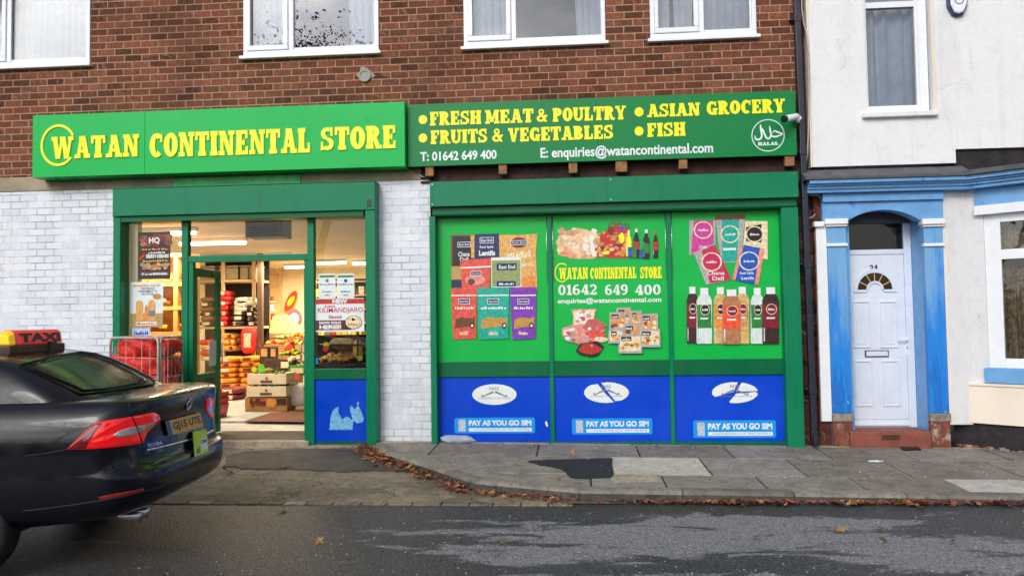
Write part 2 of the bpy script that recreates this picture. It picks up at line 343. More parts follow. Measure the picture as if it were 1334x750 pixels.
# ---------------------------------------------------------------- lettering: a heavy slab face drawn from strokes
def _glyphs():
    T, t, s = .33, .20, .18
    V = lambda x, a=0, b=1, w=T: ('q', [(x-w/2, a), (x+w/2, a), (x+w/2, b), (x-w/2, b)])
    Hh = lambda y, a, b, w=t: ('q', [(a, y-w/2), (b, y-w/2), (b, y+w/2), (a, y+w/2)])
    Sb = lambda x, w: ('q', [(x-w/2, 0), (x+w/2, 0), (x+w/2, s), (x-w/2, s)])
    St = lambda x, w: ('q', [(x-w/2, 1-s), (x+w/2, 1-s), (x+w/2, 1), (x-w/2, 1)])
    D = lambda x0, y0, x1, y1, w: ('q', [(x0-w/2, y0), (x0+w/2, y0), (x1+w/2, y1), (x1-w/2, y1)])
    Rg = lambda cx, cy, rx, ry, a0, a1, tx=T, ty=t: ('r', cx, cy, rx, ry, a0, a1, tx, ty)
    G = {}
    G['A'] = (.92, [D(.20, 0, .42, 1, .19), D(.72, 0, .48, 1, .29), Hh(.32, .26, .66, .15), Sb(.18, .36), Sb(.73, .38), St(.42, .30)])
    G['B'] = (.80, [V(.22), Sb(.2, .4), St(.2, .4), Rg(.36, .735, .34, .265, -90, 90, T, .15), Rg(.38, .27, .38, .27, -90, 90, T, .16), Hh(.08, .2, .4, .16), Hh(.92, .2, .4, .16), Hh(.5, .2, .4, .14)])
    G['C'] = (.80, [Rg(.42, .5, .42, .5, 48, 312), ('q', [(.62, .62), (.76, .62), (.76, 1), (.62, .9)])])
    G['E'] = (.76, [V(.22), Hh(.92, .02, .7, .16), Hh(.08, .02, .72, .16), Hh(.5, .2, .52, .15), V(.64, .66, 1, .14), V(.66, 0, .34, .14), V(.5, .38, .62, .1)])
    G['F'] = (.74, [V(.22), Hh(.92, .02, .7, .16), Sb(.24, .46), Hh(.5, .2, .5, .15), V(.64, .64, 1, .14), V(.49, .38, .62, .1)])
    G['G'] = (.86, [Rg(.42, .5, .42, .5, 48, 330), ('q', [(.62, .64), (.76, .64), (.76, 1), (.62, .9)]), Hh(.42, .48, .86, .15), V(.68, 0, .42, .22)])
    G['H'] = (.92, [V(.22), V(.70), Sb(.22, .42), Sb(.70, .42), St(.22, .42), St(.70, .42), Hh(.5, .2, .7)])
    G['I'] = (.46, [V(.23), Sb(.23, .44), St(.23, .44)])
    G['J'] = (.6, [V(.38, .2, 1), St(.36, .44), Rg(.26, .25, .255, .25, 180, 360, T, .16)])
    G['K'] = (.88, [V(.22), Sb(.2, .4), St(.2, .4), D(.40, .42, .66, 1, .2), D(.70, 0, .42, .6, .27), Sb(.70, .36), St(.66, .34)])
    G['L'] = (.74, [V(.22), St(.23, .44), Hh(.08, .02, .7, .16), V(.64, 0, .4, .14)])
    G['M'] = (1.12, [V(.20, 0, 1, .2), V(.90, 0, 1, .25), D(.52, .12, .28, 1, .24), D(.54, .12, .82, 1, .17), Sb(.18, .36), Sb(.90, .42), St(.16, .30), St(.93, .32)])
    G['N'] = (.94, [V(.19, 0, 1, .19), V(.75, 0, 1, .19), D(.70, 0, .24, 1, .27), Sb(.18, .36), St(.16, .30), St(.75, .36)])
    G['O'] = (.84, [Rg(.42, .5, .42, .5, 0, 360)])
    G['P'] = (.78, [V(.22), Sb(.23, .46), St(.2, .4), Rg(.38, .70, .38, .30, -90, 90, T, .16), Hh(.92, .2, .4, .16), Hh(.48, .2, .4, .16)])
    G['R'] = (.88, [V(.22), Sb(.21, .42), St(.2, .4), Rg(.38, .72, .37, .28, -90, 90, T, .16), Hh(.92, .2, .4, .16), Hh(.51, .2, .4, .15), D(.70, 0, .46, .5, .27), Hh(.08, .6, .88, .16)])
    G['S'] = (.76, [Rg(.37, .73, .35, .27, 38, 270, .24, .17), Rg(.37, .28, .37, .28, -142, 90, .25, .17), V(.62, .62, 1, .13), V(.08, 0, .38, .13)])
    G['T'] = (.82, [V(.41), Sb(.41, .46), Hh(.92, .0, .82, .16), V(.07, .64, 1, .14), V(.75, .64, 1, .14)])
    G['U'] = (.88, [V(.20, .35, 1), V(.70, .35, 1, .19), St(.20, .40), St(.70, .36), Rg(.435, .36, .37, .36, 180, 360, .23, .2)])
    G['V'] = (.90, [D(.44, 0, .20, 1, .28), D(.48, 0, .70, 1, .18), St(.20, .40), St(.72, .34)])
    G['W'] = (1.30, [D(.38, 0, .18, 1, .26), D(.42, 0, .62, 1, .16), D(.88, 0, .68, 1, .26), D(.92, 0, 1.12, 1, .16), St(.18, .36), St(.64, .30), St(1.13, .32)])
    G['X'] = (.88, [D(.72, 0, .18, 1, .28), D(.18, 0, .70, 1, .18), Sb(.18, .34), Sb(.72, .36), St(.18, .36), St(.70, .34)])
    G['Y'] = (.88, [V(.44, 0, .5), Sb(.44, .44), D(.40, .4, .18, 1, .26), D(.48, .4, .70, 1, .18), St(.18, .36), St(.71, .34)])
    G['&'] = (.96, [Rg(.40, .76, .24, .24, 0, 360, .15, .13), Rg(.36, .27, .35, .27, 40, 330, .22, .16), D(.78, 0, .30, .72, .24), Hh(.46, .6, .9, .13), D(.62, .08, .76, .44, .14)])
    G['0'] = (.74, [Rg(.37, .5, .35, .5, 0, 360, .22, .13)])
    G['1'] = (.52, [V(.28, 0, 1, .22), Sb(.28, .46), D(.1, .72, .24, 1, .16)])
    G['2'] = (.72, [Rg(.35, .70, .33, .30, -30, 170, .22, .14), D(.14, .08, .54, .58, .2), Hh(.09, .04, .68, .18), V(.62, 0, .3, .1)])
    G['4'] = (.76, [V(.52, 0, 1, .22), Hh(.30, .02, .74, .14), D(.10, .26, .46, 1, .14), Sb(.52, .42)])
    G['6'] = (.74, [Rg(.37, .31, .35, .31, 0, 360, .22, .13), Rg(.42, .5, .40, .5, 60, 200, .22, .13)])
    G['9'] = (.74, [Rg(.37, .69, .35, .31, 0, 360, .22, .13), Rg(.32, .5, .40, .5, -120, 20, .22, .13)])
    G[' '] = (.42, []); G['.'] = (.3, [('q', [(.06, 0), (.26, 0), (.26, .2), (.06, .2)])])
    return G
GL = _glyphs()
def slab(mb, text, x0, x1, z0, z1, y, m, depth=.004, gap=.05, tilt=0.0, spread=0.0):
    """slab capitals filling the rectangle on the plane y, facing -y"""
    tot = sum(GL[c][0] for c in text)+gap*(len(text)-1); sx = (x1-x0)/tot; h = z1-z0; cur = x0; k = 0
    for c in text:
        w, prims = GL[c]
        for p in prims:
            k += 1; yy = y-depth-.00025*(k % 9)
            if p[0] == 'q':
                mb.prism([(cur+a*sx, z0+b*h) for a, b in p[1]], yy, y, m)
            else:
                _, cx, cy, rx, ry, a0, a1, tx, ty = p; n = max(6, int(abs(a1-a0)/13)); o = []; i = []
                for q in range(n+1):
                    a = rad(a0+(a1-a0)*q/n); o.append((cx+rx*math.cos(a), cy+ry*math.sin(a))); i.append((cx+(rx-tx)*math.cos(a), cy+(ry-ty)*math.sin(a)))
                for q in range(n):
                    mb.prism([(cur+a*sx, z0+b*h) for a, b in (o[q], o[q+1], i[q+1], i[q])], yy, y, m)
        cur += (w+gap)*sx
    return mb
_tc = {}
def text_geo(body, bold=0.0, res=3):
    key = (body, bold)
    if key not in _tc:
        cu = bpy.data.curves.new('t', 'FONT'); cu.body = body; cu.size = 1; cu.offset = bold; cu.resolution_u = res
        o = bpy.data.objects.new('t', cu); COL.objects.link(o); dg = bpy.context.evaluated_depsgraph_get(); dg.update()
        me = o.evaluated_get(dg).to_mesh(); vs = [v.co.copy() for v in me.vertices]; fs = [list(p.vertices) for p in me.polygons]
        o.evaluated_get(dg).to_mesh_clear(); bpy.data.objects.remove(o); bpy.data.curves.remove(cu)
        _tc[key] = (vs, fs)
    return _tc[key]
def text(mb, body, x0, x1, z0, z1, y, m, bold=.02, fn=None):
    vs, fs = text_geo(body, bold)
    if not vs: return mb
    a0, a1 = min(v.x for v in vs), max(v.x for v in vs); b0, b1 = min(v.y for v in vs), max(v.y for v in vs)
    out = []
    for v in vs:
        X = x0+(v.x-a0)/max(1e-6, a1-a0)*(x1-x0); Z = z0+(v.y-b0)/max(1e-6, b1-b0)*(z1-z0)
        out.append(fn(X, Z) if fn else (X, y, Z))
    return mb.add(out, fs, m)
# ================================================================ GROUND
ROADZ = -0.15
def gz(x, y): return .03-.012*(max(-16, min(20, x))+1.7)+.022*y
def atg(px, py):
    z = 0
    for _ in range(8):
        p = atz(px, py, z); z = gz(p.x, p.y)
    return p
def road_mat():
    N = NT('wet_asphalt'); P = N.pos(); X, Y, Z = N.xyz(P)
    fine = N.noise(P, 120, 3, .7); grit = N.noise(P, 42, 4, .7); big = N.noise(P, .8, 5, .6)
    warp = N.noise(N.mapv(P, (1.0, 2.6, 1)), 1.6, 7, .68, .9)
    tot = None
    for px, py, rx, ry, wgt in [(900, 700, 1.5, .34, .9), (740, 722, .8, .22, .85), (1010, 682, 1.1, .24, .8), (700, 693, 1.1, .13, .7), (570, 712, .5, .06, .55), (1290, 722, 1.0, .38, 1), (1120, 742, .5, .10, .5), (640, 680, .7, .07, .5), (1000, 760, 1.6, .2, .5)]:
        p = atz(px, py, ROADZ)
        a = N.math('DIVIDE', N.math('SUBTRACT', X, p.x), rx); b = N.math('DIVIDE', N.math('SUBTRACT', Y, p.y), ry)
        r = N.math('ADD', N.math('MULTIPLY', a, a), N.math('MULTIPLY', b, b)); g = N.math('MULTIPLY', N.mr(r, 0, 2.4, 1, 0), wgt)
        tot = g if tot is None else N.math('MAXIMUM', tot, g)
    k = N.math('ADD', tot, N.math('MULTIPLY', N.math('SUBTRACT', warp, .5), 3.2)); k = N.math('ADD', k, N.math('MULTIPLY', N.math('SUBTRACT', grit, .5), .5)); dry = N.mr(k, .36, .66)
    dry = N.math('MULTIPLY', dry, N.mr(grit, .25, .5, .55, 1))
    g2 = N.noise(P, 75, 2, .6); vor = N.new('TexVoronoi'); vor.inputs['Scale'].default_value = 70; N.link(P, vor.inputs['Vector']); st = vor.outputs['Color']; sv = N.xyz(st)[0]
    wet = N.mix(N.mr(big, .35, .65), lin(34, 35, 41), lin(48, 48, 51)); wet = N.mix(N.mr(sv, .0, 1, 0, .55), wet, lin(84, 83, 84)); wet = N.mix(N.mr(grit, .52, .70, 0, .6), wet, lin(98, 96, 94)); wet = N.mix(N.mr(g2, .60, .68, 0, .75), wet, lin(150, 147, 142)); wet = N.mix(N.mr(g2, .32, .42, .7, 0), wet, lin(22, 22, 25))
    dr = N.mix(N.mr(grit, .3, .7), lin(104, 104, 112), lin(142, 142, 148)); dr = N.mix(N.mr(sv, 0, 1, 0, .5), dr, lin(160, 160, 166)); dr = N.mix(N.mr(g2, .58, .68, 0, .7), dr, lin(190, 188, 190))
    dr = N.mix(N.mr(g2, .32, .44, .85, 0), dr, lin(52, 52, 56))
    N.base(N.mix(dry, wet, dr)); N.rough(N.math('ADD', N.math('MULTIPLY', dry, .35), N.mr(grit, .3, .7, .42, .66)))
    N.bump(N.math('ADD', grit, N.math('ADD', g2, N.math('MULTIPLY', sv, .7))), .012, .9); return N.m
def ground_mat(name, c1, c2, crack=None, spots=None, rough=.85, bump=.006, sc=3.0):
    N = NT(name); P = N.pos(); a = N.noise(P, sc, 8, .72, .5); f = N.noise(P, 90, 3, .7); g = N.noise(P, 22, 4, .7); st2 = N.noise(P, 1.1, 6, .7, 1.0)
    c = N.mix(N.mr(a, .32, .68), c1, c2); c = N.mix(N.mr(g, .5, .72, 0, .65), c, tuple(x*.45 for x in c1)); c = N.mix(N.mr(f, .25, .42, .6, 0), c, tuple(x*.35 for x in c1)); c = N.mix(N.mr(f, .58, .72, 0, .55), c, tuple(min(1, x*1.8) for x in c2))
    c = N.mix(N.mr(st2, .5, .66, 0, .4), c, tuple(x*.45 for x in c1))
    h = N.math('ADD', g, N.math('MULTIPLY', f, .5))
    if crack:
        v = N.new('TexVoronoi', feature='DISTANCE_TO_EDGE'); n = N.new('TexNoise'); n.inputs['Scale'].default_value = 3.5; n.inputs['Detail'].default_value = 8; n.inputs['Roughness'].default_value = .7; N.link(P, n.inputs['Vector'])
        w = N.new('VectorMath', operation='MULTIPLY_ADD'); N.link(n.outputs['Color'], w.inputs[0]); w.inputs[1].default_value = (.6, .6, .6); N.link(P, w.inputs[2])
        N.link(w.outputs[0], v.inputs['Vector']); v.inputs['Scale'].default_value = 1.1
        k = N.math('MULTIPLY', N.mr(v.outputs['Distance'], .003, .010, 1, 0), N.mr(a, .46, .56)); c = N.mix(k, c, crack); h = N.math('SUBTRACT', h, k)
    v2 = N.new('TexVoronoi'); v2.inputs['Scale'].default_value = 7; N.link(P, v2.inputs['Vector']); rs_ = N.xyz(v2.outputs['Color'])[0]; dd = N.math('ADD', v2.outputs['Distance'], N.math('MULTIPLY', g, .12))
    c = N.mix(N.math('MULTIPLY', N.mr(dd, .13, .17, 1, 0), N.mr(rs_, .55, .6, 0, .7)), c, tuple(x*.35 for x in c1)); c = N.mix(N.math('MULTIPLY', N.mr(dd, .10, .14, 1, 0), N.mr(rs_, .25, .2, 0, .5)), c, tuple(min(1, x*1.7) for x in c2)); m8 = N.noise(P, 9, 5, .75); c = N.mix(N.mr(m8, .34, .48, .5, 0), c, tuple(x*.5 for x in c1)); c = N.mix(N.mr(m8, .54, .68, 0, .4), c, tuple(min(1, x*1.25) for x in c2))
    if spots: c = N.mix(N.mr(N.noise(P, spots[1], 6, .7), spots[2], spots[2]+.08, 0, .8), c, spots[0])
    N.base(c); N.rough(rough); N.bump(h, bump); return N.m
M['road'] = road_mat()
M['cement'] = ground_mat('cracked_concrete', lin(104, 94, 80), lin(148, 136, 116), crack=lin(60, 52, 44), spots=(lin(164, 100, 80), 2.2, .66))
M['cement_pale'] = ground_mat('pale_cement', lin(150, 140, 122), lin(190, 178, 156))
M['cement_rough'] = ground_mat('rough_old_cement', lin(124, 116, 108), lin(160, 150, 138), sc=5, bump=.012)
M['tar'] = ground_mat('fresh_tar', lin(30, 31, 36), lin(42, 42, 46), bump=.006)
M['tar_old'] = ground_mat('old_tar_patch', lin(66, 62, 58), lin(88, 82, 74), bump=.008, spots=(lin(120, 110, 96), 26, .68))
M['slab1'] = ground_mat('slab_grey', lin(126, 120, 112), lin(150, 143, 134), spots=(lin(96, 90, 84), 4, .62))
M['slab2'] = ground_mat('slab_brownish', lin(116, 107, 99), lin(142, 132, 120), spots=(lin(90, 82, 76), 4, .6))
M['slab3'] = ground_mat('slab_mid', lin(136, 129, 122), lin(160, 152, 142), spots=(lin(104, 98, 90), 4, .62))
M['slab_white'] = ground_mat('slab_pale', lin(184, 177, 168), lin(208, 200, 190), spots=(lin(136, 128, 120), 5, .64))
M['joint'] = ground_mat('slab_joint', lin(40, 36, 32), lin(56, 50, 44))
M['kerbstone'] = ground_mat('kerb_concrete', lin(124, 118, 110), lin(156, 148, 138), spots=(lin(96, 90, 82), 6, .6))
M['kerbstone2'] = ground_mat('kerb_concrete_worn', lin(104, 98, 94), lin(134, 126, 118), spots=(lin(80, 76, 72), 6, .58))
M['kerb_face'] = ground_mat('damp_shaded_kerb_face', lin(70, 66, 64), lin(96, 90, 86), spots=(lin(50, 48, 46), 6, .55))  # darker than the kerb top: dampness plus the face's shade put into the colour
M['earth'] = ground_mat('earth', lin(84, 78, 66), lin(104, 96, 80))

mb = MB(); mb.quad((-400, -400, -.32), (400, -400, -.32), (400, 400, -.32), (-400, 400, -.32), M['earth']); mb.build('ground', kind='structure')
mb = MB(); mb.quad((-300, -60, ROADZ), (300, -60, ROADZ), (300, -2.0, ROADZ), (-300, -2.0, ROADZ), M['road']); mb.build('road', kind='structure')

# kerb: outline of its top front edge, from the door pier round the corner and then along the street
kf = [atz(px, py, -.02) for px, py in [(496, 573), (489, 578), (489, 585), (497, 591), (506, 594), (533, 602), (580, 615), (620, 626), (662, 637), (705, 643)]]
kf = [Vector((p.x, p.y, 0)) for p in kf]
KY = -2.27
kf = [p for p in kf if p.y > KY]+[Vector((atz(755, 646, -.06).x, KY, 0))]
xx = kf[-1].x
seams = [atz(px, 640, -.05).x for px in (890, 1035, 1180, 1330)]+[6.2, 7.1, 8.0, 9, 10, 12]
kpts = kf[:]
def offset(pts, d):
    out = []
    for i, p in enumerate(pts):
        t = (pts[min(i+1, len(pts)-1)]-pts[max(i-1, 0)]).normalized(); out.append(p+Vector((-t.y, t.x, 0))*d)
    return out
kin = offset(kpts, .135)
kin[0] = Vector((kpts[0].x+.10, -.01, 0)); kin[1] = Vector((kpts[0].x+.13, -.10, 0))
mb = MB()
def kerb_seg(F, B, m):
    n = len(F); top = lambda p: gz(p.x, p.y)+.004
    prof = []
    for f, b in zip(F, B):
        d = (b-f).normalized()
        prof.append([Vector((f.x, f.y, ROADZ-.06))-d*.012, Vector((f.x, f.y, top(f)-.03))-d*.003, Vector((f.x, f.y, top(f)-.008))+d*.008, Vector((f.x, f.y, top(f)))+d*.03, Vector((b.x, b.y, top(b)))])
    k = 5; v = [q for p in prof for q in p]
    fs = [(i*k+j, (i+1)*k+j, (i+1)*k+j+1, i*k+j+1) for i in range(n-1) for j in range(k-1)]+[tuple(range(k)), tuple((n-1)*k+j for j in range(k-1, -1, -1))]
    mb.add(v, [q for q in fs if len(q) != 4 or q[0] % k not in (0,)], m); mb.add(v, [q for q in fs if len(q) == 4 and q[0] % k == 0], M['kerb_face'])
def between(F, B, i0, i1, m, g=.006):
    f = [p.copy() for p in F[i0:i1+1]]; b = [p.copy() for p in B[i0:i1+1]]
    d = (f[-1]-f[-2]).normalized(); f[-1] -= d*g; b[-1] -= d*g; kerb_seg(f, b, m)
nk = len(kpts)
cuts = [0, 4, 6, 7, nk-1]
for i in range(len(cuts)-1):
    if cuts[i+1] > cuts[i]: between(kpts, kin, cuts[i], cuts[i+1], M['kerbstone'] if i in (0, 1, 3) else M['kerbstone2'])
prev = xx
for i, s_ in enumerate(seams):
    f = [Vector((prev, KY, 0)), Vector((s_-.008, KY, 0))]; b = [p+Vector((0, .135, 0)) for p in f]
    kerb_seg(f, b, M['kerbstone2' if i % 2 else 'kerbstone']); prev = s_
mb.build('kerb', kind='structure')

# crossover in front of the door, sloping down to the road
def forecourt_z(y): return -.012+(y/2.3)*.126
mb = MB(); nx, ny = 24, 8; x0, x1 = -12, kpts[-1].x+.4
v = [(x0+(x1-x0)*i/nx, -2.32*j/ny, forecourt_z(-2.32*j/ny)+.004*math.sin(i*1.7)*math.sin(j*1.3)) for j in range(ny+1) for i in range(nx+1)]
mb.add(v, [(j*(nx+1)+i, (j+1)*(nx+1)+i, (j+1)*(nx+1)+i+1, j*(nx+1)+i+1) for j in range(ny) for i in range(nx)], M['cement'], True)
mb.build('forecourt', kind='structure')
def patch(name, pts, zf, m, dz=.007, jitter=.03, sub=5):
    P = [zf(*p) for p in pts]; out = []
    for i, p in enumerate(P):
        q = P[(i+1) % len(P)]
        for k in range(sub):
            r = p.lerp(q, k/sub); out.append((r.x+random.uniform(-jitter, jitter), r.y+random.uniform(-jitter, jitter)))
    mb = MB(); n = len(out)
    zc = (lambda x, y: forecourt_z(y)) if zf is atc else gz
    v = [(a, b, zc(a, b)+dz) for a, b in out]+[(a, b, zc(a, b)-.03) for a, b in out]
    mb.add(v, [tuple(range(n))]+[(k, n+k, n+(k+1) % n, (k+1) % n) for k in range(n)], m); return mb.build(name, kind='structure')
def atc(px, py):
    z = 0
    for _ in range(8):
        p = atz(px, py, z); z = forecourt_z(p.y)
    return p
patch('tarmac_patch', [(292, 608), (300, 594), (330, 587), (420, 585), (492, 586), (500, 594), (545, 610), (560, 617), (500, 613), (440, 616), (380, 611), (330, 612)], atc, M['tar_old'], .012)
patch('cement_strip', [(150, 575), (300, 573), (487, 573), (489, 581), (440, 583), (300, 584), (150, 588)], atc, M['cement_pale'], .010)
# edge setts between forecourt and road
mb = MB(); x = -7.0; i = 0
while x < kf[-1].x-.25:
    w = random.uniform(.20, .26)
    mb.box(x, x+w-.012, -2.40+random.uniform(-.004, .004), -2.30, ROADZ-.05, ROADZ+.012+random.uniform(-.003, .003), M['cement_pale' if random.random() < .35 else 'cement'])
    x += w; i += 1
mb.build('edge_setts', kind='structure', bevel=.006)

# pavement slabs
def inside_x(y):                                  # x of the kerb's back edge at this y
    for a, b in zip(kin[:-1], kin[1:]):
        if min(a.y, b.y) <= y <= max(a.y, b.y) and abs(a.y-b.y) > 1e-6:
            t = (y-a.y)/(b.y-a.y); return a.x+(b.x-a.x)*t
    return kin[0].x if y > kin[1].y else kin[-1].x
mb = MB(); rows_y = [-.001]+[atg(1000, q).y for q in (581, 597, 620)]+[KY+.137]
ys = [0.0]+[(-.05*k) for k in range(1, 43)]+[KY+.13]
L_ = [(inside_x(y), y) for y in ys]; out = L_+[(14, KY+.13), (14, 0)]
mb.add([(a, b, gz(a, b)-.012) for a, b in out], [tuple(range(len(out)))], M['joint'])
joints = [[-2.1, 717, 823, 940, 1054, 1120, 1240, 1334], [560, 700, 832, 950, 1071, 1175, 1290, 1400], [797, 920, 1036, 1165, 1300, 1420], [600, 770, 866, 992, 1115, 1238, 1340, 1450]]
tone = [[('cement_pale'), 'slab3', 'slab1', 'slab3', 'cement_pale', 'slab1', 'cement_pale', 'slab2'], ['cement_rough', 'slab2', 'slab1', 'slab2', 'slab1', 'slab2', 'slab1', 'slab2'], ['cement_rough', 'slab_white', 'slab3', 'slab2', 'slab2', 'slab1', 'slab2'], ['cement_rough', 'slab3', 'slab1', 'slab1', 'slab2', 'slab_white', 'slab_white', 'slab1', 'slab2']]
midpx = [577, 589, 608, 628]
for r in range(4):
    ya, yb = rows_y[r]-.010, rows_y[r+1]+.010
    xs = [inside_x((ya+yb)/2)]+[atg(px, midpx[r]).x for px in joints[r] if px > 0]+[9.5, 11, 14]
    xs = sorted([q for q in xs if q >= xs[0]])
    for i in range(len(xs)-1):
        a, b = xs[i]+(.0 if i == 0 else .009), xs[i+1]-.009
        if b-a < .05: continue
        m = M[tone[r][min(i, len(tone[r])-1)]]; dz = random.uniform(-.002, .003)
        if i == 0:
            n = 8; qs = [ya+(yb-ya)*k/n for k in range(n+1)]; o = [(inside_x(q)+.004, q) for q in qs]+[(b, yb), (b, ya)]
        else: o = [(a, ya), (a, yb), (b, yb), (b, ya)]
        n = len(o); v = [(p, q, gz(p, q)+dz) for p, q in o]+[(p, q, gz(p, q)-.03) for p, q in o]
        mb.add(v, [tuple(range(n))]+[(k, n+k, n+(k+1) % n, (k+1) % n) for k in range(n)], m)
mb.build('pavement', kind='structure', bevel=.003, seg=1)
patch('tar_patch', [(688, 601), (720, 599), (797, 597), (799, 622), (770, 624), (745, 622), (732, 611), (705, 606)], atg, M['tar'], .009, .015)
patch('kerbside_cement', [(797, 621), (855, 619), (858, 627), (800, 629)], atg, M['cement_pale'], .008, .02)

# ================================================================ BRICK BUILDING
bld = thing('brick_building', 'red brick building with white plastic windows above the two green shop fronts', 'building', (-2, .1, 0))
BX0, BX1 = -9.5, PX(1036, 100, 0)
zs = PZ(690, 60, 0)                                   # window cill height
wins = []                                             # (x0,x1) openings from the photograph
Wd = [(-62, 118, [(-52, 4), (15, 114.6)]), (317, 494, [(327, 369), (383, 487)]), (604, 789.5, [(616, 659.6), (672.6, 782.6)]), (847, 986.5, [(858, 904), (917, 977)])]
for a, b, g in Wd: wins.append((PX(a, 60), PX(b, 60), [(PX(p, 40), PX(q, 40)) for p, q in g]))
ZB, ZT, ZL = PZ(690, 61), 5.98, 3.34
mb = MB(); cur = BX0
mb.box(BX0, BX1, 0, .3, ZL, ZB, M['brick'])
for a, b, g in wins:
    mb.box(cur, a, 0, .3, ZB, ZT, M['brick']); cur = b
mb.box(cur, BX1, 0, .3, ZB, ZT, M['brick']); mb.box(BX0, BX1, 0, .3, ZT, 7.6, M['brick'])
mb.build('upper_wall', bld)
mb = MB(); mb.box(BX0, -1.80, -.012, .3, PZ(80, 248), ZL-.001, M['concrete']); mb.build('lintel_band', bld, bevel=.006)
mb = MB(); mb.box(BX0, PX(147, 400), 0, .3, -.1, PZ(80, 248)-.001, M['brick_white']); mb.build('wall_pier', bld, bevel=.004, label='wide white painted brick pier left of the shop entrance')
mb = MB(); mb.box(PX(489, 400), PX(562, 400), 0, .3, -.1, PZ(80, 248)-.001, M['brick_white']); mb.build('wall_pier', bld, bevel=.004, label='narrow white painted brick pier between the two shop fronts')
mb = MB(); mb.box(-1.80, BX1, .02, .3, 3.12, ZL-.001, M['steel_rust']); mb.box(-1.80, BX1, -.03, .019, 3.12, 3.14, M['steel_rust']); mb.box(-1.80, BX1, -.03, .019, 3.30, 3.32, M['steel_rust']); mb.build('steel_beam', bld)
mb = MB(); mb.box(PX(1038, 400), 2.835, .05, .4, -.15, ZL, M['brick_old']); mb.box(BX1, 2.835, .06, .4, ZL, 7.6, M['brick_old']); mb.build('wall_end', bld)
# roof and dark upstairs rooms
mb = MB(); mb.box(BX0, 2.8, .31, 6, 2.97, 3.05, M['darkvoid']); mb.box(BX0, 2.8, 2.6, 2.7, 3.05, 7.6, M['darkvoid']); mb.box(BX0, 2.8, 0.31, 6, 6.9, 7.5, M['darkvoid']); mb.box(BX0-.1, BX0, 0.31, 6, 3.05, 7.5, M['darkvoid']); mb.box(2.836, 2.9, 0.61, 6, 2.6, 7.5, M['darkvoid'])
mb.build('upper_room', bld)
wl = ['net curtained white window at the left edge', 'white window above the first sign, with a bare tree reflected in it', 'wide white window above the second sign', 'narrow white window nearest the drainpipe']
def wavy(mb, x0, x1, z0, z1, y, m, amp=.025, per=.09, gather=0.0, seed=0):
    rr = random.Random(seed); n = max(6, int((x1-x0)/.012)); rowsn = 7; v = []
    ph = [rr.uniform(0, 6) for _ in range(4)]
    for j in range(rowsn+1):
        for i in range(n+1):
            u = i/n; z = z0+(z1-z0)*j/rowsn
            x = x0+(x1-x0)*u; xx_ = x+gather*(1-j/rowsn)*(0.5-u)*(x1-x0)
            v.append((xx_, y+amp*(math.sin(x/per*6.28+ph[0]+.6*math.sin(x*9+ph[1]))+.5*math.sin(x/per*2.3*6.28/2+ph[2]))*(.7+.3*math.sin(z*2+ph[3])), z))
    mb.add(v, [(j*(n+1)+i, j*(n+1)+i+1, (j+1)*(n+1)+i+1, (j+1)*(n+1)+i) for j in range(rowsn) for i in range(n)], m, True)
curt = [[(0, 1), (2, 3)], None, None, None]
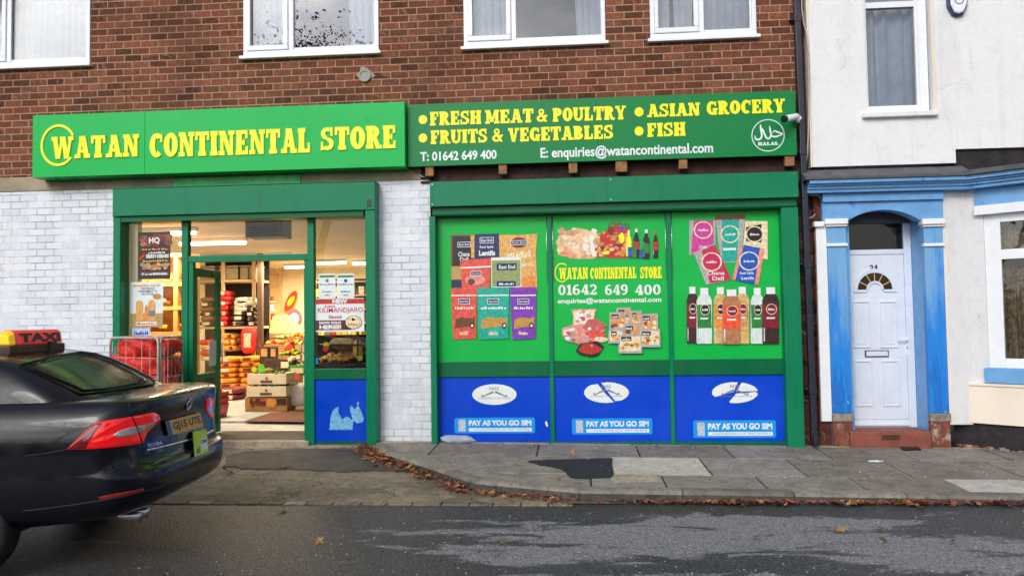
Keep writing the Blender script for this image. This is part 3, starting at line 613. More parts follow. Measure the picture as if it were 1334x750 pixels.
for wi, (a, b, g) in enumerate(wins):
    mb = MB(); y0, y1 = -.012, .06; U = M['upvc']
    gz0l, gz0r = ZB+.175-.03, ZB+.12-.01
    xs = [a+.004, g[0][0], g[0][1], g[1][0], g[1][1], b-.004]
    mb.box(xs[0], xs[5], y0, y1, ZB+.02, ZB+.085, U)                                      # bottom rail
    mb.box(xs[0], xs[0]+.05, y0, y1, ZB+.085, ZT-.02, U); mb.box(xs[5]-.05, xs[5], y0, y1, ZB+.085, ZT-.02, U)
    mb.box(xs[0]+.05, xs[5]-.05, y0, y1, ZT-.09, ZT-.02, U)
    mc = (xs[2]+xs[3])/2; mb.box(mc-.0, mc+.06, y0+.003, y1, ZB+.085, ZT-.09, U)
    mb.build('window', bld, bevel=.006, label=wl[wi])
    wo = COL.objects[-1] if False else [o for o in kids(bld) if o.name.startswith('window') and o.get('label') == wl[wi]][0]
    # opening sash at the left with its own frame
    mb = MB(); s0, s1, t0, t1 = xs[0]+.052, mc-.002, ZB+.088, ZT-.092; ys_, ye = -.028, .05
    mb.box(s0, s1, ys_, ye, t0, gz0l+.005, U); mb.box(s0, s1, ys_, ye, t1-.06, t1, U)
    mb.box(s0, xs[1], ys_, ye, gz0l+.005, t1-.06, U); mb.box(xs[2], s1, ys_, ye, gz0l+.005, t1-.06, U); mb.build('sash', wo, bevel=.008)
    mb = MB(); s2 = mc+.062; mb.box(s2, xs[3], .0, .05, ZB+.088, t1, U); mb.box(xs[4], xs[5]-.052, .0, .05, ZB+.088, t1, U); mb.box(xs[3], xs[4], .0, .05, ZB+.088, gz0r, U); mb.box(xs[3], xs[4], .0, .05, t1-.05, t1, U); mb.build('glazing_bead', wo, bevel=.005)
    for k, (p, q) in enumerate([(xs[1], xs[2]), (xs[3], xs[4])]):
        mb = MB(); mb.box(p-.01, q+.01, .018, .030, (gz0l if k == 0 else gz0r)-.01, t1-.04, M['glass']); mb.build('pane', wo)
    mb = MB(); mb.box(a-.03, b+.03, -.065, .05, ZB-.022, ZB+.018, U); mb.build('window_sill', wo, bevel=.006)
    mb = MB(); zc0, zc1 = ZB+.03, ZT-.05
    segs = {0: [(xs[1]-.05, xs[2]+.05, 0), (xs[3]-.05, xs[4]+.05, 0)], 1: [(xs[1]-.05, xs[2]+.08, 0), (xs[3]+.62*(xs[4]-xs[3]), xs[4]+.05, .2)],
            2: [(xs[1]-.05, xs[2]+.04, 0), (xs[3]+.68*(xs[4]-xs[3]), xs[4]+.05, .25)], 3: [(xs[1]-.05, xs[1]+.38*(xs[2]-xs[1]), .1), (xs[1]+.45*(xs[2]-xs[1]), xs[2]+.03, .2), (xs[3]-.02, xs[4]+.05, .0)]}[wi]
    for k, (p, q, gth) in enumerate(segs): mb = MB(); wavy(mb, p, q, zc0, zc1, .16+.02*k, M['curtain'], gather=gth, seed=wi*7+k); mb.build('curtain', wo)
# ================================================================ WHITE HOUSE (right)
hs = thing('terraced_house', 'white rendered terraced house with a pale blue door surround', 'house', (4, .1, 0))
HX0, HX1 = PX(1055.5, 100, -.05), 8.5; HY = -.05
nx0 = PX(1245, 200, HY); zlow = PZ(1150, 215, HY); znotch = PZ(1290, 193, HY)
ux0, ux1 = PX(1127, 60, HY), PX(1215, 80, HY); uz0 = PZ(1170, 147, HY); uz1 = 5.75
mb = MB()
mb.box(HX0, ux0, HY, .35, zlow, 7.6, M['render']); mb.box(ux0, ux1, HY, .35, zlow, uz0, M['render']); mb.box(ux0, ux1, HY, .35, uz1, 7.6, M['render'])
mb.box(ux1, nx0, HY, .35, zlow, 7.6, M['render']); mb.box(nx0, HX1, HY, .35, znotch, 7.6, M['render'])
mb.build('upper_wall', hs)
mb = MB(); mb.box(HX0-.02, HX0-.001, HY+.01, .3, zlow, 7.6, M['render_cream']); mb.build('edge_bead', hs)
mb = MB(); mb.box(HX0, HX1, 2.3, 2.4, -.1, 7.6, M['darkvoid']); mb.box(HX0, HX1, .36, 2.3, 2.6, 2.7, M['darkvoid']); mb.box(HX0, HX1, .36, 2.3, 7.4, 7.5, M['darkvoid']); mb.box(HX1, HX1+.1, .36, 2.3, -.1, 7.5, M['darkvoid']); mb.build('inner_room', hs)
# upper window
gx0, gx1 = PX(1129, 80, .05), PX(1192, 80, .05); fx1 = PX(1205, 80, .05); gzb, gzt = PZ(1160, 138.6, .05), PZ(1160, 11, .05)
mb = MB(); U = M['upvc']; fx0 = gx0-.09
mb.box(fx0, gx0, .03, .10, uz0, uz1, U); mb.box(gx1, fx1+.02, .03, .10, uz0, uz1, U); mb.box(gx0, gx1, .03, .10, uz0, gzb, U); mb.box(gx0, gx1, .03, .10, gzt, gzt+.07, U); mb.box(gx0, gx1, .03, .10, uz1-.08, uz1, U)
mb.box(gx1+.03, gx1+.034, .024, .03, uz0+.03, uz1, M['render_grey'])
mb.build('window', hs, bevel=.006, label='tall white sash style window on the upper floor'); uw = [o for o in kids(hs) if o.name.startswith('window')][0]
mb = MB(); mb.box(gx0-.01, gx1+.01, .06, .07, gzb-.01, uz1-.05, M['glass']); mb.build('pane', uw)
mb = MB(); wavy(mb, gx0-.05, gx1+.05, uz0, uz1, .2, M['curtain'], amp=.03, per=.14, seed=31); mb.build('curtain', uw)
mb = MB(); a, b = PX(1125, 148, HY-.06), PX(1223, 148, HY-.06); mb.box(a, b, HY-.06, .06, uz0-.055, uz0+.002, M['render']); mb.build('window_sill', uw, bevel=.008)
mb = MB(); mb.box(ux1-.012, ux1+.03, HY-.006, HY+.0, uz0, uz1, M['render_cream']); mb.build('reveal_bead', uw)
# lead flashing, cornice, frieze over the door
cx0 = PX(1056, 240, -.28); bayx = PX(1266, 240, -.28)
mb = MB(); z0, z1 = PZ(1160, 229.5, -.24), PZ(1160, 219, -.10)
mb.prismx([(.05, z1+.03), (-.05, z1+.01), (-.27, z0+.012), (-.27, z0-.02), (.05, z0-.02)], cx0-.05, bayx+.02, M['slate']); mb.build('lead_flashing', hs, bevel=.004)
zc1, zc0 = PZ(1160, 231, -.26), PZ(1160, 247, -.26); hgt = zc1-zc0
prof = [(.04, zc1-.002), (-.25, zc1-.002), (-.25, zc1-.045), (-.215, zc1-.05), (-.21, zc1-.5*hgt), (-.19, zc1-.52*hgt), (-.185, zc1-.72*hgt), (-.165, zc1-.74*hgt), (-.16, zc0), (.04, zc0)]
mb = MB(); mb.prismx(prof, cx0, bayx, M['blue_paint']); mb.build('cornice', hs, bevel=.003)
yF = -.06; za = PZ(1150, 262, yF)
mb = MB(); x0, x1 = PX(1071, 270, yF), PX(1228.5, 270, yF)
mb.box(x0, x1, -.10, .02, za, zc0-.001, M['blue_paint']); mb.build('frieze', hs, bevel=.004)
# arched head over the door
ax0, ax1 = PX(1102, 287, yF), PX(1197, 285, yF); zsp = PZ(1148, 288, yF); ztop = PZ(1148, 273.5, yF)
cxm = (ax0+ax1)/2; hw = (ax1-ax0)/2; rise = ztop-zsp; Rr = (hw*hw+rise*rise)/(2*rise); a_m = math.asin(hw/Rr)
arc = [(cxm+Rr*math.sin(a_m*(k/10-1)), ztop-Rr+Rr*math.cos(a_m*(k/10-1))) for k in range(21)]
mb = MB(); mb.prism([(x0+.0, zsp), *arc, (x1, zsp), (x1, za-.001), (x0, za-.001)], yF, .08, M['blue_paint'])
mb.build('arched_head', hs)
arc2 = [(cxm+(Rr+.03)*math.sin(a_m*(k/10-1)), ztop-Rr+(Rr+.03)*math.cos(a_m*(k/10-1))) for k in range(21)]
mb = MB()
for k in range(20): mb.prism([arc[k], arc[k+1], arc2[k+1], arc2[k]], yF-.022, yF+.001, M['blue_paint'])
mb.build('arch_moulding', hs)
# pilasters
yP = -.05
def pilaster(pa, pb, lab, inner):
    x0, x1 = PX(pa, 290, yP), PX(pb, 290, yP); zt = PZ(pa, 289, yP); zb = PZ((pa+pb)/2+8, 538, yP)
    mb = MB(); mb.box(x0, x1, yP, inner, zb, zt, M['blue_deep']); mb.build('pilaster', hs, bevel=.006, label=lab)
    p = [o for o in kids(hs) if o.get('label') == lab][0]
    mb = MB(); mb.box(x0-.03, x1+.012, yP-.05, inner if inner < .1 else .0, zt-.035, zt+.03, M['upvc']); mb.box(x0-.015, x1+.008, yP-.03, .0, zt-.06, zt-.036, M['upvc']); mb.build('capital', p, bevel=.01, seg=3)
    zr = PZ((pa+pb)/2, 319, yP); mb = MB(); mb.box(x0-.012, x1+.008, yP-.025, .0, zr-.018, zr+.018, M['upvc']); mb.build('collar', p, bevel=.008)
    mb = MB(); mb.box(x0-.008, x1+.008, yP-.02, .0, zb-.09, zb-.001, M['timber_grey']); mb.build('base_block', p, bevel=.005)
    mb = MB(); mb.box(x0+.0, x1-.0, yP-.012, inner-.01, -.1, zb-.091, M['brick_red_paint']); mb.build('pilaster_base', p, bevel=.01)
    return x0, x1
M['timber_grey'] = mat('weathered_grey_timber', lin(140, 130, 122), .85, var=.4, vs=12, bump=.003, dirt=(lin(84, 70, 62), .55, 9))
M['brick_red_paint'] = mat('flaking_red_paint', lin(120, 66, 52), .8, var=.3, vs=10, bump=.005, dirt=(lin(172, 160, 146), .53, 7))
lx0, lx1 = pilaster(1077, 1102, 'left blue pilaster beside the door', .0)
rx0, rx1 = pilaster(1203, 1228, 'right blue pilaster beside the door', .02)
zt = PZ(1075, 292, yP); mb = MB(); wx0 = PX(1063, 290, yP); mb.box(wx0, lx0-.002, yP+.01, .05, PZ(1075, 549, yP), zt, M['upvc']); mb.box(wx0-.03, lx0-.032, yP-.03, .0, zt-.03, zt+.03, M['upvc']); mb.build('white_post', hs, bevel=.008)
mb = MB(); mb.box(HX0-.0, lx0-.002, .0, .3, -.1, zc0, M['brick_old']); mb.build('brick_return', hs)
# reveals and door recess
yD = .33
dx0, dx1 = PX(1098, 420, yD), PX(1189, 420, yD); dzb = PZ(1150, 556, yD); dzt = PZ(1150, 325, yD); fzt = PZ(1150, 291.5, yD)
rvm = mb = MB(); mb.box(dx1+.002, rx1-.02, .021, yD+.1, -.1, zc0, M['blue_paint']); mb.box(lx0, dx0-.002, .03, yD+.1, -.1, zc0, M['blue_paint']); mb.build('door_reveal', hs)
# door
M['dark_pane'] = mat('dark_fanlight_glass', lin(26, 24, 28), .06, var=0)
mb = MB(); mb.box(dx0-.05, dx1+.05, yD-.02, yD+.04, fzt, zc0, mat('grey_head_board', lin(96, 96, 104), .6)); mb.build('head_board', hs)
D = M['door_upvc']
mb = MB(); fw = .055
mb.box(dx0, dx0+fw, yD-.03, yD+.05, dzb, fzt, D); mb.box(dx1-fw-.03, dx1, yD-.03, yD+.05, dzb, fzt, D); mb.box(dx0+fw, dx1-fw-.03, yD-.03, yD+.05, dzt-.06, dzt, D); mb.box(dx0+fw, dx1-fw-.03, yD-.03, yD+.05, dzb, dzb+.09, D)
mb.box(dx0+fw, dx1-fw-.03, yD-.05, yD-.031, dzb+.02, dzb+.05, D)
mb.build('door_frame', hs, bevel=.006)
mb = MB(); mb.box(dx0+fw, dx1-fw-.03, yD+.0, yD+.01, dzt, fzt-.001, M['dark_pane']); mb.build('fanlight', hs)
Pd = lambda px, py: (PX(px, py, yD-.02), PZ(px, py, yD-.02))
l0, l1 = dx0+fw+.003, dx1-fw-.033; lz0, lz1 = dzb+.093, dzt-.063
mb = MB(); mb.box(l0, l1, yD-.02, yD+.03, lz0, lz1, D); mb.build('door', hs, bevel=.004, label='pale blue-white panelled house door numbered 24'); dr = [o for o in kids(hs) if str(o.get('label', '')).startswith('pale blue-white')][0]
def panel(mb, x0, x1, z0, z1, y, m):
    w = .022
    for q in ((x0, x1, z0, z0+w), (x0, x1, z1-w, z1), (x0, x0+w, z0+w, z1-w), (x1-w, x1, z0+w, z1-w)): mb.box(q[0], q[1], y-.014, y+.002, q[2], q[3], m)
    mb.box(x0+.04, x1-.04, y-.008, y+.002, z0+.04, z1-.04, m)
yl = yD-.02
for nm, (a, b, c, d) in zip(range(4), [(1111, 391.6, 1133.5, 453), (1145.7, 391.6, 1169, 453), (1113.7, 469, 1136.6, 529), (1149, 469, 1172, 529)]):
    x0, x1, z0, z1 = RC(a, b, c, d, yl); mb = MB(); panel(mb, x0, x1, z0, z1, yl, D); mb.build('door_panel', dr, bevel=.005)
cx_, cz_ = Pd(1139.5, 377); r_ = 27/105; mb = MB()
def halfring(mb, cx, cz, ro, ri, y0, y1, m, n=14, a0=0, a1=180, sq=1.0):
    for k in range(n):
        a, b = rad(a0+(a1-a0)*k/n), rad(a0+(a1-a0)*(k+1)/n)
        mb.prism([(cx+ro*math.cos(a), cz+ro*sq*math.sin(a)), (cx+ro*math.cos(b), cz+ro*sq*math.sin(b)), (cx+ri*math.cos(b), cz+ri*sq*math.sin(b)), (cx+ri*math.cos(a), cz+ri*sq*math.sin(a))], y0, y1, m)
halfring(mb, cx_, cz_, .245, .20, yl-.016, yl+.002, D); halfring(mb, cx_, cz_, .10, .075, yl-.016, yl+.002, D)
mb.box(cx_-.245, cx_-.10, yl-.0165, yl+.002, cz_-.03, cz_-.001, D); mb.box(cx_+.10, cx_+.245, yl-.0165, yl+.002, cz_-.03, cz_-.001, D); mb.build('fan_moulding', dr)
M['dark_glass'] = mat('dark_door_glass', lin(40, 36, 30), .08, var=0); M['gold'] = mat('gold_strip', lin(220, 180, 96), .3, metal=.3, var=0)
mb = MB(); halfring(mb, cx_, cz_, .198, .102, yl-.004, yl+.001, M['dark_glass']); mb.build('fan_glass', dr)
mb = MB()
for a in (28, 62, 90, 118, 152):
    a = rad(a); ca, sa = math.cos(a), math.sin(a); w = .006
    mb.prism([(cx_+.102*ca-w*sa, cz_+.102*sa+w*ca), (cx_+.102*ca+w*sa, cz_+.102*sa-w*ca), (cx_+.198*ca+w*sa, cz_+.198*sa-w*ca), (cx_+.198*ca-w*sa, cz_+.198*sa+w*ca)], yl-.009, yl-.0045, M['gold'])
mb.build('sunburst_strip', dr)
mb = MB(); x0, x1, z0, z1 = RC(1126.5, 456, 1157.4, 464.8, yl); mb.box(x0, x1, yl-.012, yl+.001, z0, z1, M['black']); mb.box(x0+.012, x1-.012, yl-.018, yl-.0125, z0+.012, z1-.010, M['door_upvc']); mb.build('letterbox', dr, bevel=.003)
mb = MB(); x, z = Pd(1181, 449); mb.box(x-.014, x+.014, yl-.012, yl-.001, z-.11, z+.10, M['upvc']); mb.tube([(x, yl-.01, z+.06), (x, yl-.05, z+.06), (x-.11, yl-.055, z+.062)], .010, M['upvc']); mb.box(x-.004, x+.004, yl-.02, yl-.0125, z-.05, z-.02, M['black']); mb.build('door_handle', dr, bevel=.003)
mb = MB(); x0, x1, z0, z1 = RC(1132.5, 345, 1143.5, 353.5, yl); slab(mb, '24', x0, x1, z0, z1, yl-.001, M['black'], depth=.004); mb.build('house_number', dr)
# step
sx0, sx1 = PX(1108, 570, -.10), PX(1214, 570, -.10); szt = PZ(1160, 562, -.10)
mb = MB(); mb.box(sx0, sx1, -.10, yD-.05, -.1, szt, M['step_red']); mb.build('door_step', hs, bevel=.014, seg=3); st_ = [o for o in kids(hs) if o.name == 'door_step'][0]
mb = MB(); a0, a1, b0, b1 = RC(1149, 566, 1173, 573, -.10)
for i in range(9):
    for j in range(2):
        w = (a1-a0)/9; h = (b1-b0)/2; mb.box(a0+i*w+.004, a0+(i+1)*w-.004, -.104, -.101, b0+j*h+.004, b0+(j+1)*h-.004, M['black'])
mb.build('air_brick', st_)
# wall between door and bay, and the bay itself
bpx = 1266; bP = at(bpx, 500, -.02); BA = rad(40)
mb = MB(); mb.box(rx1+.002, bP.x, -.03, .3, PZ(1240, 553, -.03), zc0, M['render_grey']); mb.box(rx1, rx1+.035, -.036, .0, PZ(1240, 553, -.03), zc0, M['render_cream']); mb.build('lower_wall', hs, bevel=.005)
bd = Vector((math.cos(BA), -math.sin(BA), 0)); bn = Vector((-math.sin(BA), -math.cos(BA), 0))
def bay(px, py, off=0.0):
    o = Vector((bP.x, -.02, 0))+bn*off; v = ray(px, py); t = (o-CAM).dot(bn)/v.dot(bn); q = CAM+v*t
    return (q-o).dot(bd), q.z
def baybox(mb, t0, t1, o0, o1, z0, z1, m):        # o = outwards offset
    P = [Vector((bP.x, -.02, 0))+bd*t+bn*o for t in (t0, t1) for o in (o1, o0)]
    v = [(p.x, p.y, z) for p in P for z in (z0, z1)]
    mb.add(v, [(0, 1, 3, 2), (4, 6, 7, 5), (0, 4, 5, 1), (2, 3, 7, 6), (0, 2, 6, 4), (1, 5, 7, 3)], m)
BT = 1.0                                           # length of the canted side, then the bay front
def bayall(name, parent, t0, o0, o1, z0, z1, m, bevel=.004, front=True):
    mb = MB(); t1 = BT
    # outline in plan: canted side then front
    def pt(t, o): p = Vector((bP.x, -.02, 0))+bd*t+bn*o; return (p.x, p.y)
    c = math.tan(BA/2); fo = lambda o: (pt(BT+o*c, o))
    A = [pt(t0, o1), fo(o1), (fo(o1)[0]+2.0, fo(o1)[1]), (fo(o0)[0]+2.0, fo(o0)[1]), fo(o0), pt(t0, o0)]
    mb.prismz(A, z0, z1, m); return mb.build(name, parent, bevel=bevel)
_, zt_led = bay(1300, 503); _, zb_led = bay(1300, 552.5)
bw = bayall('bay_wall', hs, -.03, -.25, .03, zb_led, zt_led, M['render_cream'])
bayall('bay_plinth', hs, -.2, -.25, -.01, -.15, zb_led-.001, M['plinth'])
_, a = bay(1310, 479.6, .04); _, b = bay(1310, 499.5, .04); bayall('bay_sill', hs, .14, -.2, .05, b+.0, a, M['blue_paint'])
bayall('bay_ledge', hs, -.02, -.25, .045, zt_led-.0, zt_led+.03, M['render_cream'])
_, c1 = bay(1310, 244, .02); _, c0 = bay(1310, 265, .02); bayall('bay_frieze', hs, .1, -.2, .03, c0, c1+.08, M['blue_paint'])
_, d0 = bay(1310, 277, .05); bayall('bay_head', hs, .1, -.2, .06, d0, c0-.001, M['upvc'])
mb = MB()
def bay_pt(t, o): p = Vector((bP.x, -.02, 0))+bd*t+bn*o; return p
bp = bay_pt
zq1 = zc1-.0; tt = 0
for (o, zz0, zz1) in ((.25, zc1-.045, zc1-.002), (.21, zc1-.5*hgt, zc1-.046), (.185, zc1-.72*hgt, zc1-.5*hgt-.001), (.16, zc0, zc1-.72*hgt-.001)):
    c = math.tan(BA/2)
    def pt(t, o_): p = bp(t, o_); return (p.x, p.y)
    st = (o-.02)*math.tan(BA/2)*1.0
    A = [pt(-st*.0-.0, o-.02), pt(BT+o*c, o-.02), (pt(BT+o*c, o-.02)[0]+2, pt(BT+o*c, o-.02)[1]), (pt(BT+o*c, o-.02)[0]+2, .1), (bayx+.0005, .1), (bayx+.0005, -o)]
    mb.prismz(A, zz0, zz1, M['blue_paint'])
mb.build('bay_cornice', hs)
mb = MB(); A = [(bayx+.021, -.27), pt(0, .27), pt(BT+.1, .27), (pt(BT+.1, .27)[0]+2, pt(BT+.1, .27)[1]), (pt(BT+.1, .27)[0]+2, .0), (bayx+.021, .0)]
mb.prismz(A, zc1, zc1+.05, M['slate']); mb.box(nx0, HX1, HY+.04, .3, zc1+.05, znotch+.02, M['plinth'])
mb.prismx([(HY+.04, zc1+.12), (-.36, zc1+.052), (-.36, zc1+.02), (HY+.04, zc1+.02)], nx0+.25, HX1, M['slate']); mb.build('bay_roof', hs)
# bay window on the canted side
t0, _ = bay(1286, 400, -.02); t1, _ = bay(1307, 400, -.02); zg0 = bay(1320, 467, -.02)[1]; zg1 = bay(1320, 337, -.02)[1]; zg2 = bay(1320, 324, -.02)[1]; zg3 = bay(1320, 288, -.02)[1]
mb = MB(); baybox(mb, -.02, t0, -.15, .0, zt_led, c1+.10, M['render_grey']); mb.build('bay_jamb', hs)
mb = MB(); baybox(mb, t0, t1, -.08, -.02, a, d0, U); baybox(mb, BT-.07, BT+.0, -.08, -.02, a, d0, U); baybox(mb, t1, BT-.07, -.08, -.02, a, zg0, U); baybox(mb, t1, BT-.07, -.08, -.02, zg1, zg2, U); baybox(mb, t1, BT-.07, -.08, -.02, zg3, d0, U)
f0 = bp(BT, -.02); mb.box(f0.x, f0.x+.07, f0.y, f0.y+.06, a, d0, U); mb.box(f0.x+.07, f0.x+2, f0.y, f0.y+.06, a, zg0, U); mb.box(f0.x+.07, f0.x+2, f0.y, f0.y+.06, zg1, zg2, U); mb.box(f0.x+.07, f0.x+2, f0.y, f0.y+.06, zg3, d0, U)
mb.build('bay_window', hs, bevel=.005); bwn = [o for o in kids(hs) if o.name == 'bay_window'][0]
mb = MB(); baybox(mb, t1, BT-.07, -.055, -.045, zg0, d0, M['glass']); mb.box(f0.x+.07, f0.x+2, f0.y+.025, f0.y+.035, zg0, zg3, M['glass']); mb.build('pane', bwn)
mb = MB(); n = 90; v = []
for j in range(2):
    for i in range(n+1):
        t = t1-.1+(BT-t1+.1)*i/n; p = bp(t, -.20+.02*math.sin(t*60)+.012*math.sin(t*131)); v.append((p.x, p.y, zg0-.05 if j == 0 else d0))
mb.add(v, [(i, i+1, n+2+i, n+1+i) for i in range(n)], M['curtain_gold'], True); mb.build('curtain', bwn)
# alarm box
al = thing('alarm_box', 'small white and dark blue alarm box high on the white rendered wall', 'alarm box', (PX(1250, 8, HY), HY, PZ(1250, 20, HY)))
M['navy'] = mat('navy_plastic', lin(44, 62, 108), .4)
x0, x1, z0, z1 = RC(1236, -22, 1262, 20, HY-.07); cxx = (x0+x1)/2; hh = z1-z0
o1 = [(x0, z1), (x1, z1), (x1, z0+.12), (x1-.05, z0+.02), (cxx, z0), (x0+.05, z0+.02), (x0, z0+.12)]
mb = MB(); mb.prism(o1, HY-.045, HY, M['navy']); mb.build('housing', al, bevel=.008)
o2 = [(cxx+(p-cxx)*.82, (z0+z1)/2+(q-(z0+z1)/2)*.9) for p, q in o1]
mb = MB(); mb.prism(o2, HY-.08, HY-.046, M['upvc']); mb.build('cover', al, bevel=.02, seg=3)
mb = MB(); mb.disc(cxx, z0+.17, .05, .05, HY-.0815, M['navy'], hole=.8); mb.build('emblem', al)
# meter cover by the step
mb = MB(); q = [atg(*p) for p in ((1167, 577), (1190, 577), (1200, 586), (1176, 587))]
mb.prismz([(p.x, p.y) for p in q], gz(q[0].x, q[0].y)-.02, gz(q[0].x, q[0].y)+.006, M['black']); mb.build('drain_cover', label='small black square cover in the pavement by the red door step', cat='drain cover', bevel=.003)
# ================================================================ ENTRANCE FRONT (left)
G, GD = M['green'], M['green_dark']
ent = thing('shop_entrance_front', 'green painted shop front with the open glazed door and a shutter box over it', 'shop front', (-4, 0, 0))
YF = -.20
x0, x1 = PX(146.6, 262, YF), PX(487, 262, YF); z0, z1 = PZ(316, 277.5, YF), PZ(316, 241.5, YF)
mb = MB(); mb.box(x0, x1+.012, YF, .0, z0, z1, G); mb.box(x0-.004, x1+.016, YF-.006, -.01, z1+.0005, z1+.012, G); mb.build('shutter_box', ent, bevel=.006); sb = [o for o in kids(ent) if o.name == 'shutter_box'][0]
mb = MB(); a, b, c, d = RC(478, 260, 484, 269.5, YF); mb.box(a, b, YF-.003, YF-.0, c, d, M['black']); mb.build('keyhole_cover', sb)
def post(name, parent, pa, pb, py, yf, z1, m, lab=None, yb=.0):
    mb = MB(); a, b = PX(pa, py, yf), PX(pb, py, yf); mb.box(a, b, yf, yb, -.05, z1, m); mb.box(b-.014, b-.002, yf-.005, yf-.0003, -.05, z1, m)
    return mb.build(name, parent, bevel=.004, label=lab)
post('post', ent, 147, 156.5, 400, -.17, z0-.001, G)
post('post', ent, 476.5, 489.5, 400, -.185, z0-.001, G)
YW = -.03
w0, w1 = PX(160, 400, YW), PX(476, 400, YW); zhead = PZ(316, 287.5, YW)
mb = MB(); mb.box(PX(156, 400, -.05), w0+.05, -.06, .02, .0, zhead, GD); mb.box(w0-.05, w1+.02, -.165, .03, zhead, z0-.001, GD)
mb.build('frame', ent, bevel=.004)
sillz = .0
def vbar(pa, pb, py, z0, z1, nm='mullion', y0=-.055, y1=.03):
    mb = MB(); mb.box(PX(pa, py, y0), PX(pb, py, y0), y0, y1, z0, z1, G); return mb.build(nm, ent, bevel=.004)
zr1, zr0 = PZ(440, 480, -.05), PZ(440, 494, -.05)          # rail under the windows
zt1, zt0 = PZ(322, 332, -.05), PZ(322, 340, -.05)          # transom over the door
vbar(236, 244.5, 400, .0, zhead-.001); vbar(400.5, 409, 420, .0, zhead-.001)
mA, mB_ = PX(244.5, 400, -.055), PX(400.5, 400, -.055)
mb = MB(); mb.box(mA+.001, mB_-.001, -.05, .03, zt0, zt1, G); mb.build('transom', ent, bevel=.004)
xl0, xl1 = PX(163, 400, YW), PX(236, 400, YW); xr0, xr1 = PX(409, 400, YW), PX(476.5, 400, YW)
for a, b in ((xl0, xl1), (xr0, xr1)):
    mb = MB(); mb.box(a, b, -.048, .02, zr0, zr1, GD); mb.build('rail', ent, bevel=.004)
    mb = MB(); mb.box(a, b, -.03, .01, .035, zr0-.001, M['blue_panel']); mb.box(a, b, -.032, .011, .01, .0345, GD); mb.build('lower_panel', ent)
    mb = MB(); mb.box(a, b, -.012, -.004, zr1, zhead, M['glass_shop']); mb.build('window_pane', ent)
mb = MB(); mb.box(mA, mB_, -.012, -.004, zt1, zhead, M['glass_shop']); mb.build('window_pane', ent, label='glass pane over the door')
# faded bag sticker on the lower right panel
M['sticker_blue'] = mat('worn_pale_blue_sticker', lin(120, 190, 240), .5, var=.3, vs=40, dirt=(lin(10, 80, 205), .56, 45))
lp = [o for o in kids(ent) if o.name.startswith('lower_panel')][-1]
P3 = lambda pts, y: [(PX(a, b, y), PZ(a, b, y)) for a, b in pts]
mb = MB(); y = -.032
mb.poly(P3([(429, 559.5), (431, 541), (434.5, 533), (441, 529), (440.5, 537), (443, 541), (446, 546), (451, 542), (455, 543.5), (458, 547), (461, 543), (459, 559.5)], y), y, M['sticker_blue'])
mb.poly(P3([(459, 546), (455.5, 531), (458, 528), (462, 533), (466.5, 527.5), (470, 534), (474, 545), (472, 550), (465, 551)], y), y-.001, M['sticker_blue'])
mb.poly(P3([(465, 527), (465.5, 523), (468, 524), (466.8, 527.5)], y), y-.0015, M['sticker_blue'])
mb.build('worn_sticker', lp)
mb = MB(); y = -.0135; a, b, c, d = RC(409.5, 466, 414, 474, y); mb.box(a, b, y-.001, y+.0005, c, d, M['skyblue']); mb.build('small_sticker', ent)
# door threshold, jambs and the two leaves standing open
mb = MB(); mb.box(mA-.25, mB_+.02, -.10, .04, -.06, .045, M['cement_pale']); mb.box(mA, mB_, .04, .9, -.06, .03, M['tar_old']); mb.build('threshold', ent, bevel=.005)
mb = MB(); mb.box(mA+.001, mA+.06, -.04, .03, .046, zt0-.001, G); mb.box(mB_-.045, mB_-.001, -.04, .03, .046, zt0-.001, G); mb.build('door_jamb', ent, bevel=.004)
# left leaf, swung inwards
hx, hy = mA+.035, .0
e = ray(281, 450); LW = .74
best = min(range(5, 89), key=lambda k: abs(((CAM.x+e.x/e.y*(hy+LW*math.sin(rad(k))-CAM.y)))-(hx+LW*math.cos(rad(k)))))
LA = rad(91)
def leaf(name, lab, hx, hy, ang, w, slot):
    h = zt0-.065; lf = bpy.data.objects.new(name, None); ORG
    mb = MB(); st = .085
    def bx(u0, u1, z0, z1, y0=-.022, y1=.022, m=G):
        c, s = math.cos(ang), math.sin(ang); P = [(hx+u*c-v*s, hy+u*s+v*c) for u in (u0, u1) for v in (y0, y1)]
        vv = [(p[0], p[1], z) for p in P for z in (z0, z1)]; mb.add(vv, [(0, 1, 3, 2), (4, 6, 7, 5), (0, 4, 5, 1), (2, 3, 7, 6), (0, 2, 6, 4), (1, 5, 7, 3)], m)
    b0 = .05; zr = .62
    bx(0, st, b0, h); bx(w-st, w, b0, h); bx(st, w-st, h-.10, h); bx(st, w-st, b0, .16); bx(st, w-st, zr, zr+.22); bx(st, w-st, .16, zr, -.012, .012, GD)
    d = mb.build(name, ent, bevel=.004, label=lab)
    mb = MB(); bx(st, w-st, zr+.22, h-.10, -.004, .004, M['glass_shop']); mb.build('door_pane', d)
    if slot:
        mb = MB(); bx(.30, .56, zr+.08, zr+.15, -.028, -.0225, M['black']); mb.build('letter_slot', d)
        mb = MB(); bx(w-.30, w-.11, zr+.30, zr+.62, -.010, -.0045, M['white_vinyl']); mb.build('door_notice', d)
    mb = MB(); c, s = math.cos(ang), math.sin(ang)
    for sg in (-1, 1):
        q = lambda u, v, z: (hx+u*c-v*s, hy+u*s+v*c, z)
        mb.tube([q(w-.045, sg*.022, .92), q(w-.045, sg*.06, .95), q(w-.045, sg*.06, 1.2), q(w-.045, sg*.022, 1.23)], .010, M['chrome'])
    mb.build('door_handle', d); return d
leaf('door_leaf', 'left door leaf swung inwards, with a letter slot', hx, hy, LA, LW, True)
